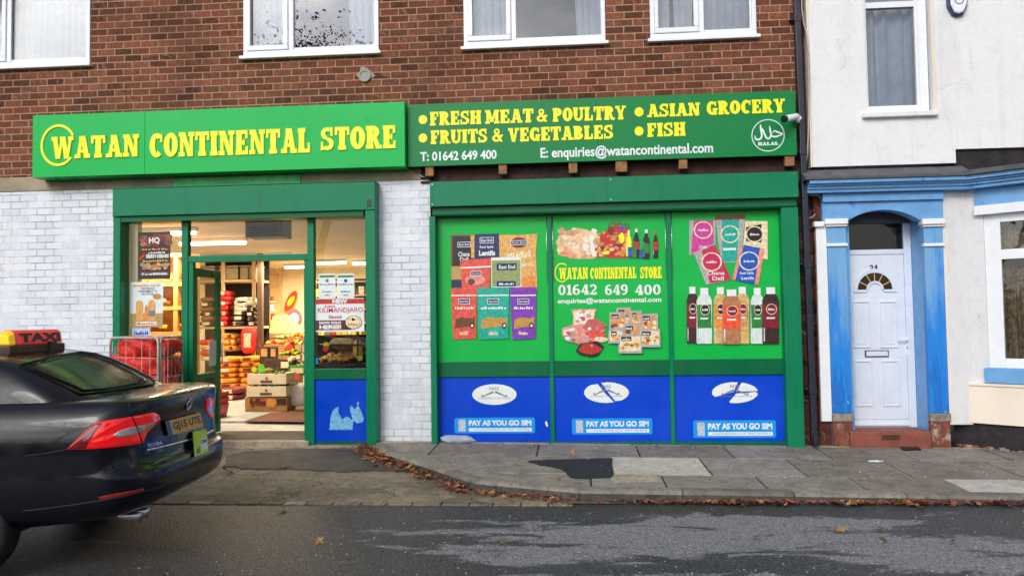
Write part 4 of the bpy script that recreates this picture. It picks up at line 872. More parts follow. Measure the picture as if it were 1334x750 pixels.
leaf('door_leaf', 'right door leaf standing open edge on', mB_-.05, .03, rad(90-math.degrees(math.atan2(-ray(396, 450).x, ray(396, 450).y))*-1), .84, False)

# green strip between the first sign and the shutter box
mb = MB(); a, b, c, d = RC(227, 230, 391, 240, -.03); mb.box(a, b, -.03, -.0125, c-.02, d, mat('pale_green_board', lin(70, 190, 110), .5, var=.2, dirt=(lin(60, 110, 70), .6, 8))); mb.build('timber_strip', label='pale green strip of board between the first sign and the shutter box', cat='board')

# ================================================================ WINDOW FRONT (right)
wf = thing('shop_window_front', 'green shop front with three printed window boards over blue panels', 'shop front', (.5, 0, 0))
x0, x1 = PX(559.8, 254, -.22), PX(1040.3, 240, -.22); z1, z0 = PZ(800, 230.2, -.22), PZ(800, 263.2, -.22)
mb = MB(); mb.box(x0, x1, -.22, .0, z0, z1, G); mb.build('shutter_box', wf, bevel=.006); sb = [o for o in kids(wf) if o.name.startswith('shutter_box')][0]
mb = MB()
for xx_ in (x0+.03, x1-.05, (x0+x1)/2):
    for zz_ in (z0+.03, z1-.03): mb.tube([(xx_, -.2235, zz_), (xx_, -.2195, zz_)], .006, M['chrome'], n=8)
mb.build('screw', sb)
ztop2 = PZ(800, 276.5, -.12)
mb = MB(); mb.box(x0+.02, x1-.01, -.16, .0, ztop2, z0-.001, GD); mb.box(x0+.02, x1-.01, -.175, -.161, ztop2+.012, z0-.06, GD); mb.build('bottom_rail', wf, bevel=.004)
pl = post('post', wf, 560.5, 568.5, 420, -.16, ztop2-.001, G); 
post('post', wf, 1022, 1044, 420, -.16, ztop2-.001, G)
YB = -.03
rails = [(568, 717.5), (717.5, 874), (874, 1023)]
m1a, m1b = PX(715, 420, -.06), PX(720.5, 420, -.06); m2a, m2b = PX(871, 420, -.06), PX(876.5, 420, -.06)
pa, pb = PX(567, 420, YB), PX(1025, 420, YB)
for a, b in ((m1a, m1b), (m2a, m2b)):
    mb = MB(); mb.box(a, b, -.06, .0, .0, ztop2-.001, G); mb.build('mullion', wf, bevel=.004)
    mb = MB(); mb.tube([(a-.012, -.045, 1.9), (a-.012, -.045, ztop2)], .0025, M['chrome'], n=6); mb.tube([(b+.012, -.045, 1.9), (b+.012, -.045, ztop2)], .0025, M['chrome'], n=6); mb.build('cable', [o for o in kids(wf) if o.name.startswith('mullion')][-1])
zR1, zR0 = PZ(800, 469, -.05), PZ(800, 489.3, -.05); zbot = .025
cols = [(pa, m1a), (m1b, m2a), (m2b, pb)]
for a, b in cols:
    mb = MB(); mb.box(a, b, -.052, .0, zR0, zR1, GD); mb.build('rail', wf, bevel=.004)
    mb = MB(); mb.box(a, b, -.05, .0, -.02, zbot, GD); mb.build('kick_strip', wf, bevel=.004)
labs = ['board printed with packs of lentils and pouches', 'middle board with shop name, phone number, fruit and meat', 'right board with five packets and seven bottles']
BD = []
for k, (a, b) in enumerate(cols):
    mb = MB(); mb.box(a, b, YB, .0, zR1, ztop2, M['green_vinyl']); BD.append(mb.build('window_board', wf, label=labs[k]))
BLW = []
for a, b in cols:
    mb = MB(); mb.box(a, b, YB, .0, zbot, zR0, M['blue_panel']); BLW.append(mb.build('lower_panel', wf))
# ---- printing on the boards
def cm(name, c, **k): 
    if name not in M: M[name] = mat(name, lin(*c), .35, var=k.get('var', .25), vs=k.get('vs', 30), dirt=k.get('dirt'))
    return M[name]
def qx(pts, y): return P3(pts, y)
PICN = {}
def pic(name, parent, layers, label=None, base=YB):
    """layers: list of (kind, data, material) painted one above the other, each 0.3 mm proud"""
    mb = MB(); PICN[parent.name] = PICN.get(parent.name, 0)+1; y = base-.0010-.0022*PICN[parent.name]
    for i, L in enumerate(layers):
        y -= .00022
        if L[0] == 'p': mb.poly(qx(L[1], y), y, L[2])
        elif L[0] == 'e':
            x, z = PX(L[1][0], L[1][1], y), PZ(L[1][0], L[1][1], y); s = 9.07/1000; mb.disc(x, z, L[1][2]*s, L[1][3]*s, y, L[2], hole=L[3] if len(L) > 3 else 0)
        elif L[0] == 't':
            a, b, c, d = RC(*L[1], y)
            if L[3][0] == '~':                 # print too small to read: a row of uneven dashes
                r9 = random.Random(len(L[3])+int(L[1][0])); u = a
                while u < b-.004:
                    w9 = (b-a)*r9.uniform(.05, .13); h9 = (d-c)*r9.uniform(.45, 1); e9 = min(u+w9, b); mb.add([(u, y, c), (e9, y, c), (e9, y, c+h9), (u, y, c+h9)], [(0, 1, 2, 3)], L[2]); u += w9+(b-a)*r9.choice([.02, .02, .05])
            else: text(mb, L[3], a, b, c, d, y, L[2], L[4] if len(L) > 4 else .02)
        elif L[0] == 's':
            a, b, c, d = RC(*L[1], y); slab(mb, L[3], a, b, c, d, y, L[2], depth=.002)
        elif L[0] == 'r':
            a, b, c, d = RC(*L[1], y); mb.add([(a, y, c), (b, y, c), (b, y, d), (a, y, d)], [(0, 1, 2, 3)], L[2])
        elif L[0] == 'blobs':
            for (bx_, by_, r1, r2, mm_) in L[1]:
                y -= .00002; s = 9.07/1000; x, z = PX(bx_, by_, y), PZ(bx_, by_, y)
                n = 9; ph = random.random()*6; P = [(x+r1*s*(1+.18*math.sin(3*q+ph))*math.cos(q), z+r2*s*(1+.18*math.cos(2*q+ph))*math.sin(q)) for q in [6.283*k/n for k in range(n)]]
                mb.poly(P, y, mm_)
    return mb.build(name, parent, label=label)
Wt = cm('print_white', (232, 236, 236), var=.05); Nv = cm('print_navy', (20, 40, 92)); Bk = cm('print_black', (30, 26, 28)); Tan = cm('print_tan', (222, 170, 92)); Cor = cm('print_coral', (222, 84, 70))
Tea = cm('print_teal', (20, 168, 150)); Pur = cm('print_purple', (124, 56, 178)); Brn = cm('print_brown', (112, 66, 42)); Gld = cm('print_gold', (206, 156, 74), vs=80, dirt=(lin(150, 104, 44), .5, 90))
Lpk = cm('print_pink', (226, 150, 140)); GrnM = cm('print_mung', (126, 150, 84), vs=90, dirt=(lin(196, 190, 130), .5, 110)); Red = cm('print_red', (196, 38, 40)); Chn = cm('print_chana', (196, 164, 92), vs=90, dirt=(lin(120, 90, 50), .52, 120))
Crm = cm('print_cream', (236, 216, 178)); Ppk = cm('print_magenta', (206, 60, 150)); Slv = cm('print_silver', (176, 176, 176), vs=40, dirt=(lin(110, 112, 112), .55, 40)); Blu = cm('print_blue', (22, 86, 190)); Grn = cm('print_green', (44, 130, 60)); Org = cm('print_orange', (234, 140, 60)); Mt = cm('print_meat', (196, 82, 78), vs=50, dirt=(lin(232, 190, 180), .54, 60)); Mr = cm('print_mince', (178, 44, 36), vs=60, dirt=(lin(224, 90, 70), .52, 80)); Mar = cm('print_maroon', (128, 24, 44)); Yl = M['yellow']; Sal = cm('print_salmon', (232, 150, 120), vs=20)
Pf2 = cm('print_sheen', (206, 206, 204), var=.3)
# board 1: eight packs
b1 = BD[0]; PN = 'printed_pack'
def lbl(x0, y0, x1, y1, t='East End'): return [('r', (x0, y0, x1, y1), Wt), ('r', (x0+.7, y0+.7, x1-.7, y1-.7), Nv), ('t', (x0+2, y0+2.2, x1-2, y1-2.2), Wt, t)]
pic(PN, b1, [('p', [(587, 306), (617, 306), (618, 375), (588, 375)], Brn), ('p', [(590, 308), (613, 308), (614, 346), (590, 346)], Bk), ('r', (588, 347, 602, 364), Chn), ('r', (588, 365, 605, 374), Nv), *lbl(596, 315, 613, 322), ('t', (597, 328, 612, 334), Wt, 'Chana'), ('t', (599, 335, 610, 341), Wt, 'Dall'), ('p', [(613, 307), (618, 306), (618, 336), (614, 336)], Tan)], 'dark pack of chana dall at the top left')
pic(PN, b1, [('p', [(618, 305), (650, 304), (650, 337), (618, 337)], Nv), *lbl(625, 309, 643, 317), ('t', (625, 320, 643, 324), Wt, 'Red Split'), ('t', (624, 326, 645, 333), Wt, 'Lentils', .04)], 'navy pack of lentils')
pic(PN, b1, [('p', [(650, 306), (675, 306), (700, 304.5), (698, 330), (699, 352), (700, 378), (676, 378), (652, 366)], Tan), ('e', (676, 316, 11, 7), Mar), *lbl(665, 313, 687, 319), ('t', (659, 326, 692, 336), Crm, '~Chapati'), ('t', (680, 340, 696, 347), Crm, '~Atta'), ('p', [(680, 362), (696, 360), (698, 376), (678, 376)], Org)], 'large tan pack at the top right')
pic(PN, b1, [('r', (640, 335, 679, 374), Wt), ('r', (641, 339, 678, 373), GrnM), ('r', (647, 343, 673, 352), Nv), ('t', (650, 345, 671, 350), Wt, 'East End'), ('r', (647, 366, 672, 373), Nv), ('t', (650, 368, 669, 371), Wt, '~Moong Dall')], 'green beans pack with a white top')
pic(PN, b1, [('p', [(599, 339), (640, 336), (638, 375), (602, 375)], Cor), ('p', [(600, 348), (639.5, 346), (639.5, 348), (600, 350)], Wt), ('e', (619, 364, 13, 7), Lpk), *lbl(613, 353, 627, 359), ('e', (614, 367, 5, 4), Brn)], 'coral pouch in the middle row')
def pouch(x0, x1, c, top, lab):
    w = x1-x0; m_ = (x0+x1)/2
    pic(PN, b1, [('p', [(x0, 375.5 if x0 < 600 else 374.5), (x1, 374), (x1-1, 410), (x1-1.5, 441), (x0+3, 442), (x0+1, 410)], c), ('r', (x0+.5, 383.8, x1-.5, 385.4), Wt), ('p', [(x0+6, 416), (x0+14, 413), (x1-8, 414.5), (x1-3, 412), (x1-3, 426), (x1-12, 425), (x0+5, 428)], Gld if c is not Cor else Brn), *lbl(m_-7.5, 389, m_+7.5, 396), ('t', (x0+5, 399, x1-4, 402.5), Wt, top), ('e', (x1-6.5, 424, 3.2, 3.8), Bk), ('e', (x1-6.5, 424, 1.6, 1.9), Wt), ('t', (m_-6, 431, m_+6, 436), Crm, '~100g')], lab)
pouch(587.5, 621.5, Cor, '~Tandoori Masala', 'coral spice pouch in the bottom row'); pouch(621.5, 663.5, Tea, '~Mixed Spice', 'teal spice pouch in the bottom row'); pouch(664.5, 699, Pur, '~Ground Cloves', 'purple spice pouch in the bottom row')
# board 2
b2 = BD[1]; y2 = YB-.002
mb = MB(); a, b, c, d = RC(728.5, 348.5, 766, 363.6, y2); slab(mb, 'WATAN', a, b, c, d, y2, Yl, .002); a, b, c, d = RC(769, 348, 829, 363, y2); slab(mb, 'CONTINENTAL', a, b, c, d, y2, Yl, .002); a, b, c, d = RC(834, 347.5, 862, 362.5, y2); slab(mb, 'STORE', a, b, c, d, y2, Yl, .002); mb.build('lettering', b2, label='yellow shop name')
mb = MB(); cxr, czr = PX(732, 355, y2), PZ(732, 355, y2); halfring(mb, cxr, czr, .085, .075, y2-.001, y2+.001, Yl, a0=50, a1=315, n=24, sq=1.35); mb.build('ring_mark', b2)
mb = MB()
for w_, p0, p1 in (('01642', 727, 778), ('649', 788, 818), ('400', 827, 861)):
    a, b, c, d = RC(p0, 370.5, p1, 384, y2); slab(mb, w_, a, b, c, d, y2, Wt, .002)
mb.build('phone_number', b2)
mb = MB(); a, b, c, d = RC(726.5, 387.5, 861.5, 396, y2); text(mb, 'enquiries@watancontinental.com', a, b, c, d, y2-.001, Wt, .03); mb.build('email_address', b2)
R_ = random.Random(3)
def scat(n, x0, x1, y0, y1, r0, r1, ms, shape=None):
    out = []
    for _ in range(n):
        x, y = R_.uniform(x0, x1), R_.uniform(y0, y1)
        if shape and not shape(x, y): continue
        r = R_.uniform(r0, r1); out.append((x, y, r*R_.uniform(1, 1.5), r, R_.choice(ms)))
    return out
Egg = cm('print_egg', (240, 226, 204), vs=15); Bread = cm('print_bread', (214, 158, 118), vs=15); Skin = cm('print_pastry', (228, 190, 150), vs=15)
pic('printed_groceries', b2, [('p', [(726, 320), (727, 308), (733, 304), (744, 302), (752, 297), (764, 299), (776, 304), (782, 309), (779, 332), (770, 337), (750, 337), (738, 334), (727, 332)], Skin), ('blobs', scat(46, 728, 779, 300, 334, 2.2, 4.4, [Egg, Bread, Skin, Sal, Crm])), ('blobs', [(745, 303, 11, 4, Bread), (758, 306, 7, 3, Skin), (763, 322, 4, 6, Wt), (772, 323, 3, 7, Wt), (736, 330, 7, 4, Sal)])], 'eggs, bread and chicken')
pic('printed_groceries', b2, [('p', [(777, 333), (779, 318), (786, 310), (790, 300), (800, 294), (812, 294), (820, 300), (820, 318), (826, 334), (815, 336), (795, 336)], Red), ('blobs', scat(60, 779, 822, 302, 334, 1.8, 3.6, [Red, Org, Gld, Grn, Mar, Gld, Bread, Red, Crm])), ('e', (802, 297, 10, 9), Brn, .86), ('blobs', [(803, 291, 5, 3, Grn), (815, 294, 6, 4, Grn), (810, 297, 4, 3, Pur), (790, 329, 5, 2.5, Yl), (796, 300, 4, 5, Mar)])], 'basket of fruit')
def bottle(x, y0, y1, w, body, cap, lab, parent=b2, name='printed_bottle', extra=()):
    h = y1-y0
    k = 1 if parent is b2 else .55
    return pic(name, parent, [('p', [(x-w*.2, y0+h*.10*k), (x+w*.2, y0+h*.10*k), (x+w*.22, y0+h*.2*k), (x+w*.38, y0+h*.28*k), (x+w/2, y0+h*.42*k), (x+w/2, y1-1.5), (x+w*.43, y1), (x-w*.43, y1), (x-w/2, y1-1.5), (x-w/2, y0+h*.42*k), (x-w*.38, y0+h*.28*k), (x-w*.22, y0+h*.2*k)], body), ('r', (x-w*(.2 if k == 1 else .26), y0, x+w*(.2 if k == 1 else .26), y0+h*.12), cap), ('p', [(x-w*.42, y0+h*.45), (x-w*.34, y0+h*.40), (x-w*.34, y1-3), (x-w*.42, y1-3)], Pf2), *extra], lab)
bottle(819, 300, 334, 7, Yl, Wt, 'yellow bottle'); bottle(829, 298, 336, 8, Bk, Wt, 'dark drink bottle with white cap', extra=[('r', (825.5, 315, 832.5, 325), Red)])
bottle(842, 299, 337, 9, Bk, Wt, 'tall dark drink bottle', extra=[('r', (838, 317, 846, 330), Grn)]); bottle(854, 302, 336, 7, Bk, Red, 'dark bottle at the right end', extra=[('r', (851, 315, 857, 326), Red)]); 
pic('printed_cans', b2, [('r', (818, 322, 823, 335), Blu), ('r', (824, 320, 829, 336), Grn), ('r', (833, 325, 837, 336), Blu), ('e', (810, 310, 3.4, 7), Yl)], 'cans and a yellow pack')
pic('printed_meat', b2, [('p', [(744, 403), (777, 402), (773, 420), (789, 428), (781, 441), (779, 449), (757, 449), (741, 444), (732, 436), (733, 427), (746, 423), (747, 412)], Lpk), ('p', [(746, 405), (775, 403), (772, 421), (748, 423)], Crm), ('blobs', scat(22, 748, 772, 405, 420, 1.5, 3, [Wt, Lpk, Mt])), ('blobs', [(774, 424, 15, 8, Mt), (776, 436, 12, 6, Cor), (742, 434, 9, 5, Wt), (745, 442, 9, 4, Slv), (755, 436, 8, 5, Lpk), (783, 442, 9, 4, Crm)]), ('blobs', scat(20, 736, 768, 428, 446, 1.5, 3.5, [Wt, Lpk, Slv, Mt]))], 'pile of raw meat')
pic('printed_meat', b2, [('p', [(750, 457), (756, 447), (778, 444), (787, 451), (780, 462), (772, 465), (756, 462)], Bk), ('blobs', [(768, 454, 15, 7, Mr), (769, 452, 9, 4, Mr)]), ('blobs', [(771, 450, 2, 1.5, Lpk)])], 'black tray of mince')
def fpack(x0, x1, y0, y1, m, k): pic('printed_pack', b2, [('p', [(x0, y0+1), (x1, y0), (x1+.5, y1), (x0-.5, y1)], Slv if k else Bk), ('r', (x0+1.5, y0+3, x1-1.5, y1-3), m), ('blobs', scat(12, x0+4, x1-4, y0+(y1-y0)*.45, y1-5, 1.2, 2.6, [Gld, Org, Brn, Crm])), ('r', (x0+3, y0+3.5, x0+(x1-x0)*.55, y0+9), Bk), ('t', (x0+4, y0+5, x0+(x1-x0)*.5, y0+8), Wt, '~Halal')], 'frozen food packet %s' % k)
for k, q in (('at the top', (803, 822, 400, 425)), ('tall at the left', (794, 815, 406, 430)), ('behind at the right', (821, 836, 404, 425)), ('at the far right', (834, 857, 408, 432)), ('in the middle', (812, 835, 421, 445)), ('low at the left', (793, 812, 428, 447)), ('low at the right', (833, 860, 428, 452)), ('lowest in front', (806, 836, 435, 460))): fpack(q[0], q[1], q[2], q[3], Crm if 'low' in k else Bread, k)
# board 3
b3 = BD[2]
def packet(pts, strip, cc, ring, body, lab, cap, r=8.5):
    pic('printed_packet', b3, [('p', pts, body), ('p', strip, cc), ('e', (*ring, r, r*.95), cc), ('e', (*ring, r, r*.95), Crm, .86), ('e', (*ring, r*.72, r*.68), cc), ('t', (ring[0]-r*.55, ring[1]-1.5, ring[0]+r*.55, ring[1]+1.5), Wt, '~SUPREME'), *cap], lab)
packet([(898, 287), (932, 287), (932, 318), (898, 333)], [(904, 287), (929, 287), (930, 317), (900, 331)], Ppk, (916, 299.5), Slv, 'pink ringed packet at the top left', [('t', (911, 320, 921, 324), Wt, 'Chilli')], 12)
packet([(932, 281), (971, 283), (967, 318), (960, 342), (940, 342), (936, 318)], [(940, 285), (963, 285), (960, 341), (941, 341)], Tea, (951, 305), Slv, 'teal packet at the top centre', [('r', (931.5, 280, 971, 286), Brn), ('r', (942, 323, 959, 326), Wt)], 12)
packet([(971, 288), (1000, 288), (1000, 338), (985, 336), (968, 322)], [(972, 296), (992, 292), (992, 316), (972, 314)], Bk, (983, 305), Crm, 'cream and black packet at the top right', [], 11)
packet([(904, 330), (932, 319), (953, 364), (920, 371)], [(914, 326), (932, 319), (953, 364), (925, 369)], Red if False else cm('print_crimson', (196, 36, 84)), (927, 341), Slv, 'crimson packet tilted to the left', [('t', (921, 353, 944, 358), Wt, 'Chana'), ('t', (928, 360, 943, 365), Wt, 'Dall')], 13)
packet([(965, 318), (996, 324), (988, 371), (954, 364)], [(969, 319), (990, 323), (983, 370), (958, 365)], Blu, (976, 340), Sal, 'blue packet tilted to the right', [('t', (964, 354, 982, 358), Wt, 'Red Split'), ('t', (966, 360, 982, 364), Wt, 'Lentils')], 13)
def sauce(x, y0, y1, w, body, lab1, tone, name):
    h = y1-y0; ly0, ly1 = y0+h*.30, y0+h*.72
    bottle(x, y0, y1, w, body, Wt, name, b3, 'printed_bottle', [('r', (x-w*.46, ly0, x+w*.46, ly1), lab1), ('e', (x+w*.05, ly0+6.5, w*.30, 7), tone), ('e', (x+w*.05, ly0+6.5, w*.30, 7), Crm, .88), ('t', (x-w*.15, ly0+5, x+w*.25, ly0+8), Wt, '~SUPREME'), ('r', (x-w*.25, ly0+17, x+w*.25, ly0+19), Wt)])
Pep = cm('print_dark_sauce', (58, 34, 34)); Mil = cm('print_milky', (214, 226, 224), var=.1); Mus = cm('print_mustard', (214, 176, 112)); Chs = cm('print_chilli_sauce', (176, 120, 82))
sauce(902, 373.5, 447, 15, Pep, Mar, Bk, 'dark sauce bottle at the left end'); sauce(938.5, 374, 447.5, 17, Mus, Org, Bk, 'mustard bottle, third from the left'); sauce(917.5, 375, 447.5, 20, Mil, Grn, Bk, 'milky bottle with green label, second from the left')
sauce(967, 373.5, 447.5, 18, Mus, cm('print_ochre', (196, 150, 96)), Mar, 'mustard bottle, fifth from the left'); sauce(986.5, 375, 447.5, 17, Mil, Grn, Bk, 'milky bottle with green label, sixth from the left'); sauce(1004, 374, 447.5, 22, Pep, Mar, Mar, 'dark sauce bottle at the right end'); sauce(953, 377, 448, 24, Chs, cm('print_orange_red', (236, 82, 48)), Mar, 'chilli sauce bottle in the middle, in front')
# blue panels: white ovals and phone card stickers
M['oval'] = mat('peeling_white_oval', lin(228, 236, 236), .5, var=.05)
ov = [(644, 513.5), (790, 511), (957.5, 511)]; st = [(592, 697, 543.5, 564), (745, 850, 544.5, 565.5), (903, 1011, 547, 570)]
Gy = cm('print_grey', (120, 128, 140)); Pf = cm('print_pale', (190, 200, 210))
for k in range(3):
    p = BLW[k]; ox, oy = ov[k]; mb = MB(); y = YB-.0015; s = 9.07/1000
    n = 60; rr = random.Random(k+5); cx, cz = PX(ox, oy, y), PZ(ox, oy, y); rx, rz = 29*s, 13.4*s
    if k == 0: mb.disc(cx, cz, rx, rz, y, M['oval'], n=40)
    else:
        # torn oval: pieces left after peeling
        cutsets = [[(1.9, .10), (5.1, .05)], [(1.35, .08), (4.0, .42), (.1, .04)]][k-1]
        brk = sorted(a for a, w in cutsets)
        for j in range(len(cutsets)):
            a0 = cutsets_sorted[j] if False else sorted(cutsets)[j]; a1 = sorted(cutsets)[(j+1) % len(cutsets)]
            s0 = a0[0]+a0[1]; e0 = a1[0]-a1[1]+(6.283 if j == len(cutsets)-1 else 0)
            pts = [(cx+.02*math.cos((s0+e0)/2), cz+.015*math.sin((s0+e0)/2))]
            for q in range(25):
                a = s0+(e0-s0)*q/24; w = 1-(.10*rr.random() if (q in (0, 1, 23, 24)) else .02*rr.random()); pts.append((cx+rx*w*math.cos(a), cz+rz*w*math.sin(a)))
            mb.poly(pts, y, M['oval'])
    y3 = y-.0007
    text(mb, 'Lycamobile to Lycamobile', cx-.19, cx+.19, cz-.055, cz-.035, y3, Gy, .01)
    if k != 2 or True: text(mb, 'FREE', cx-.055, cx+.055, cz+.05, cz+.085, y3, Gy, .01)
    for sg in (-1, 1): mb.poly([(cx+sg*.02, cz+.04), (cx+sg*.13, cz-.015), (cx+sg*.15, cz+.0), (cx+sg*.155, cz-.03), (cx+sg*.10, cz-.03), (cx+sg*.12, cz-.022), (cx, cz+.022)], y3, Gy)
    mb.build('oval_sticker', p)
    x0_, x1_, y0_, y1_ = st[k]; a, b, c, d = RC(x0_, y0_, x1_, y1_, y); mb = MB(); rr_ = .025
    o = []
    for (qx_, qz_, a0) in ((b-rr_, d-rr_, 0), (a+rr_, d-rr_, 90), (a+rr_, c+rr_, 180), (b-rr_, c+rr_, 270)):
        for j in range(5): t_ = rad(a0+j*22.5); o.append((qx_+rr_*math.cos(t_), qz_+rr_*math.sin(t_)))
    mb.poly(o, y, M['skyblue']); Ht = d-c; Wd_ = b-a
    mb.poly([(a+Wd_*.05, c+Ht*.12), (a+Wd_*.14, c+Ht*.12), (a+Wd_*.14, c+Ht*.88), (a+Wd_*.05, c+Ht*.88)], y3, Pf)
    mb.poly([(a+Wd_*.18, c+Ht*.12), (a+Wd_*.96, c+Ht*.12), (a+Wd_*.96, c+Ht*.34), (a+Wd_*.18, c+Ht*.34)], y3, M['white_vinyl'])
    text(mb, 'PAY AS YOU GO SIM', a+Wd_*.18, a+Wd_*.955, c+Ht*.48, c+Ht*.84, y3, M['white_vinyl'], .05); text(mb, 'www.lycamobile.co.uk  0207 132 0322', a+Wd_*.23, a+Wd_*.93, c+Ht*.18, c+Ht*.29, y3-.0006, Gy, .01)
    mb.build('phone_card_sticker', p)
mb = MB(); mb.poly(P3([(710, 549), (712, 548), (714, 553), (713.5, 556), (711, 554)], YB-.002), YB-.002, Wt); mb.build('paint_chip', BLW[0])

# ================================================================ SIGNS
s1 = thing('shop_sign', 'long bright green box sign reading WATAN CONTINENTAL STORE in yellow', 'shop sign', (-4.4, -.1, 3.4))
YS = -.24
x0, x1 = PX(42.5, 190, YS), PX(527.3, 175, YS); z1, z0 = PZ(285, 141.6, YS), PZ(285, 224, YS)
mb = MB(); mb.box(x0, PX(188.6, 190, YS)-.0015, YS, -.012, z0, z1, M['green_sign']); mb.box(PX(188.6, 190, YS)+.0015, x1, YS, -.012, z0, z1, M['green_sign']); mb.box(x0+.002, x1-.002, YS+.004, -.013, z0+.002, z1-.002, M['green_dark']); mb.build('sign_box', s1, bevel=.003)
def word(parent, w_, pts, y, m, depth, name='lettering', label=None):
    """pts: px of left, right, top and bottom at mid word"""
    a, b, c, d = RC(*pts, y); mb = MB(); slab(mb, w_, a, b, c, d, y, m, depth, gap=.045); return mb.build(name, parent, label=label)
word(s1, 'WATAN', (68, 177, 182, 206), YS, Yl, .012); word(s1, 'CONTINENTAL', (195.5, 170.5, 405, 202.5), YS, Yl, .012); word(s1, 'STORE', (418, 165, 516.5, 195), YS, Yl, .012)
mb = MB(); cx, cz = PX(76.5, 189.5, YS), PZ(76.5, 189.5, YS); halfring(mb, cx, cz, .228, .20, YS-.010, YS+.001, Yl, n=44, a0=28, a1=320, sq=1.13); mb.build('ring_mark', s1)
s2 = thing('shop_sign', 'dark green flat sign listing FRESH MEAT & POULTRY, ASIAN GROCERY and FISH', 'shop sign', (.4, -.1, 3.3))
Y2 = -.13
x0, x1 = PX(530.8, 176, Y2), PX(1037, 160, Y2); z1, z0 = PZ(784, 127.2, Y2), PZ(784, 209.7, Y2); xj = PX(778, 170, Y2)
mb = MB(); mb.box(x0, xj-.001, Y2, Y2+.02, z0, z1, M['green_sign2']); mb.box(xj+.001, x1, Y2, Y2+.02, z0, z1, M['green_sign2']); mb.build('sign_panel', s2, bevel=.002)
for w_, p in (('FRESH', (560, 145, 627, 163)), ('MEAT', (632, 142.8, 695, 160.8)), ('&', (699, 142, 714, 159)), ('POULTRY', (720, 139.5, 815.5, 157.5)), ('FRUITS', (561, 169, 635, 187)), ('&', (641, 167.5, 656, 185)), ('VEGETABLES', (662, 165, 799, 183)), ('ASIAN', (843, 135, 912, 152)), ('GROCERY', (920.5, 130.5, 1022.5, 148.5)), ('FISH', (843, 160, 893, 178))):
    word(s2, w_, p, Y2, Yl, .004)
for px, py in ((551, 156), (551, 180), (832.5, 146), (832.5, 171)): mb = MB(); mb.disc(PX(px, py, Y2), PZ(px, py, Y2), .052, .055, Y2-.003, Yl); mb.build('bullet', s2)
WV = M['white_vinyl']
for t_, p, bo in (('T: 01642 649 400', (547.5, 196.5, 647, 209), .03), ('E: enquiries@watancontinental.com', (704, 188.5, 929, 206.5), .025)):
    a, b, c, d = RC(*p, Y2); mb = MB(); text(mb, t_, a, b, c, d, Y2-.003, WV, bo); mb.build('contact_lettering', s2)
mb = MB(); cx, cz = PX(1000.5, 176.5, Y2), PZ(1000.5, 176.5, Y2); rr_ = .187
halfring(mb, cx, cz, rr_, rr_*.945, Y2-.002, Y2-.0005, WV, n=48, a0=0, a1=360)
# the arabic word drawn with brush strokes
def brush(mb, pts, ws, y, m):
    P = [Vector((cx+a*rr_, 0, cz+b*rr_)) for a, b in pts]
    Q = []
    for i in range(len(P)-1):
        for k in range(6):
            t = k/6; p0 = P[max(0, i-1)]; p1 = P[i]; p2 = P[i+1]; p3 = P[min(len(P)-1, i+2)]
            Q.append((.5*((2*p1)+(p2-p0)*t+(2*p0-5*p1+4*p2-p3)*t*t+(3*p1-p0-3*p2+p3)*t**3), ws[i]+(ws[i+1]-ws[i])*t))
    Q.append((P[-1], ws[-1])); L, Rr = [], []
    for i, (p, w) in enumerate(Q):
        d = (Q[min(i+1, len(Q)-1)][0]-Q[max(i-1, 0)][0]).normalized(); nn = Vector((-d.z, 0, d.x))*w*rr_
        L.append(p+nn); Rr.append(p-nn)
    n = len(Q); mb.add([(p.x, y, p.z) for p in L]+[(p.x, y-.0001, p.z) for p in Rr], [(i, i+1, n+i+1, n+i) for i in range(n-1)], m)
brush(mb, [(-.44, .68), (-.42, .40), (-.38, -.05), (-.55, -.24), (-.76, -.18), (-.78, .02)], [.03, .06, .055, .06, .05, .015], Y2-.0020, WV)
brush(mb, [(.10, .58), (.14, .30), (.18, .0), (.04, -.20), (-.12, -.12), (-.28, .28), (-.36, .46)], [.02, .055, .05, .055, .05, .055, .02], Y2-.0026, WV)
brush(mb, [(.20, -.04), (.46, -.10), (.86, .05), (.62, .16), (.40, .26), (.28, .14)], [.045, .055, .03, .055, .04, .015], Y2-.0032, WV)
slab(mb, 'HALAL', cx-.62*rr_, cx+.60*rr_, cz-.62*rr_, cz-.42*rr_, Y2-.0008, WV, .002)
mb.build('halal_mark', s2)
for k, (px, w) in enumerate(((559.5, 10.5), (655, 10.5), (746.5, 11), (809.5, 15), (890, 11), (1029, 12))):
    x0_, x1_ = PX(px-w/2, 220, -.10), PX(px+w/2, 220, -.10); mb = MB(); mb.box(x0_, x1_, Y2+.021, -.031, 3.165+random.uniform(0, .02), z1-.05, M['timber']); mb.build('timber_batten', s2, bevel=.003)
# ================================================================ small fittings on the walls
vt = thing('wall_vent', 'small round pale vent in the brickwork above the first sign', 'vent', (PX(476, 100), 0, PZ(476, 107)))
cx, cz = PX(475.5, 99.5), PZ(475.5, 99.5); M['vent'] = mat('vent_grey', lin(150, 150, 146), .6)
mb = MB(); halfring(mb, cx, cz, .075, .055, -.03, .0, M['vent'], n=24, a0=0, a1=360); mb.prism([(cx+.056*math.cos(k*.3927), cz+.056*math.sin(k*.3927)) for k in range(16)], -.022, 0, M['vent']); mb.build('vent_cap', vt)
mb = MB(); mb.poly([(cx-.12, cz+.02), (cx-.06, cz+.07), (cx-.05, cz+.12), (cx+.03, cz+.10), (cx+.05, cz+.075), (cx+.13, cz+.0), (cx+.06, cz-.03), (cx-.05, cz-.03)], -.002, M['cement_pale']); mb.build('mortar_patch', vt)
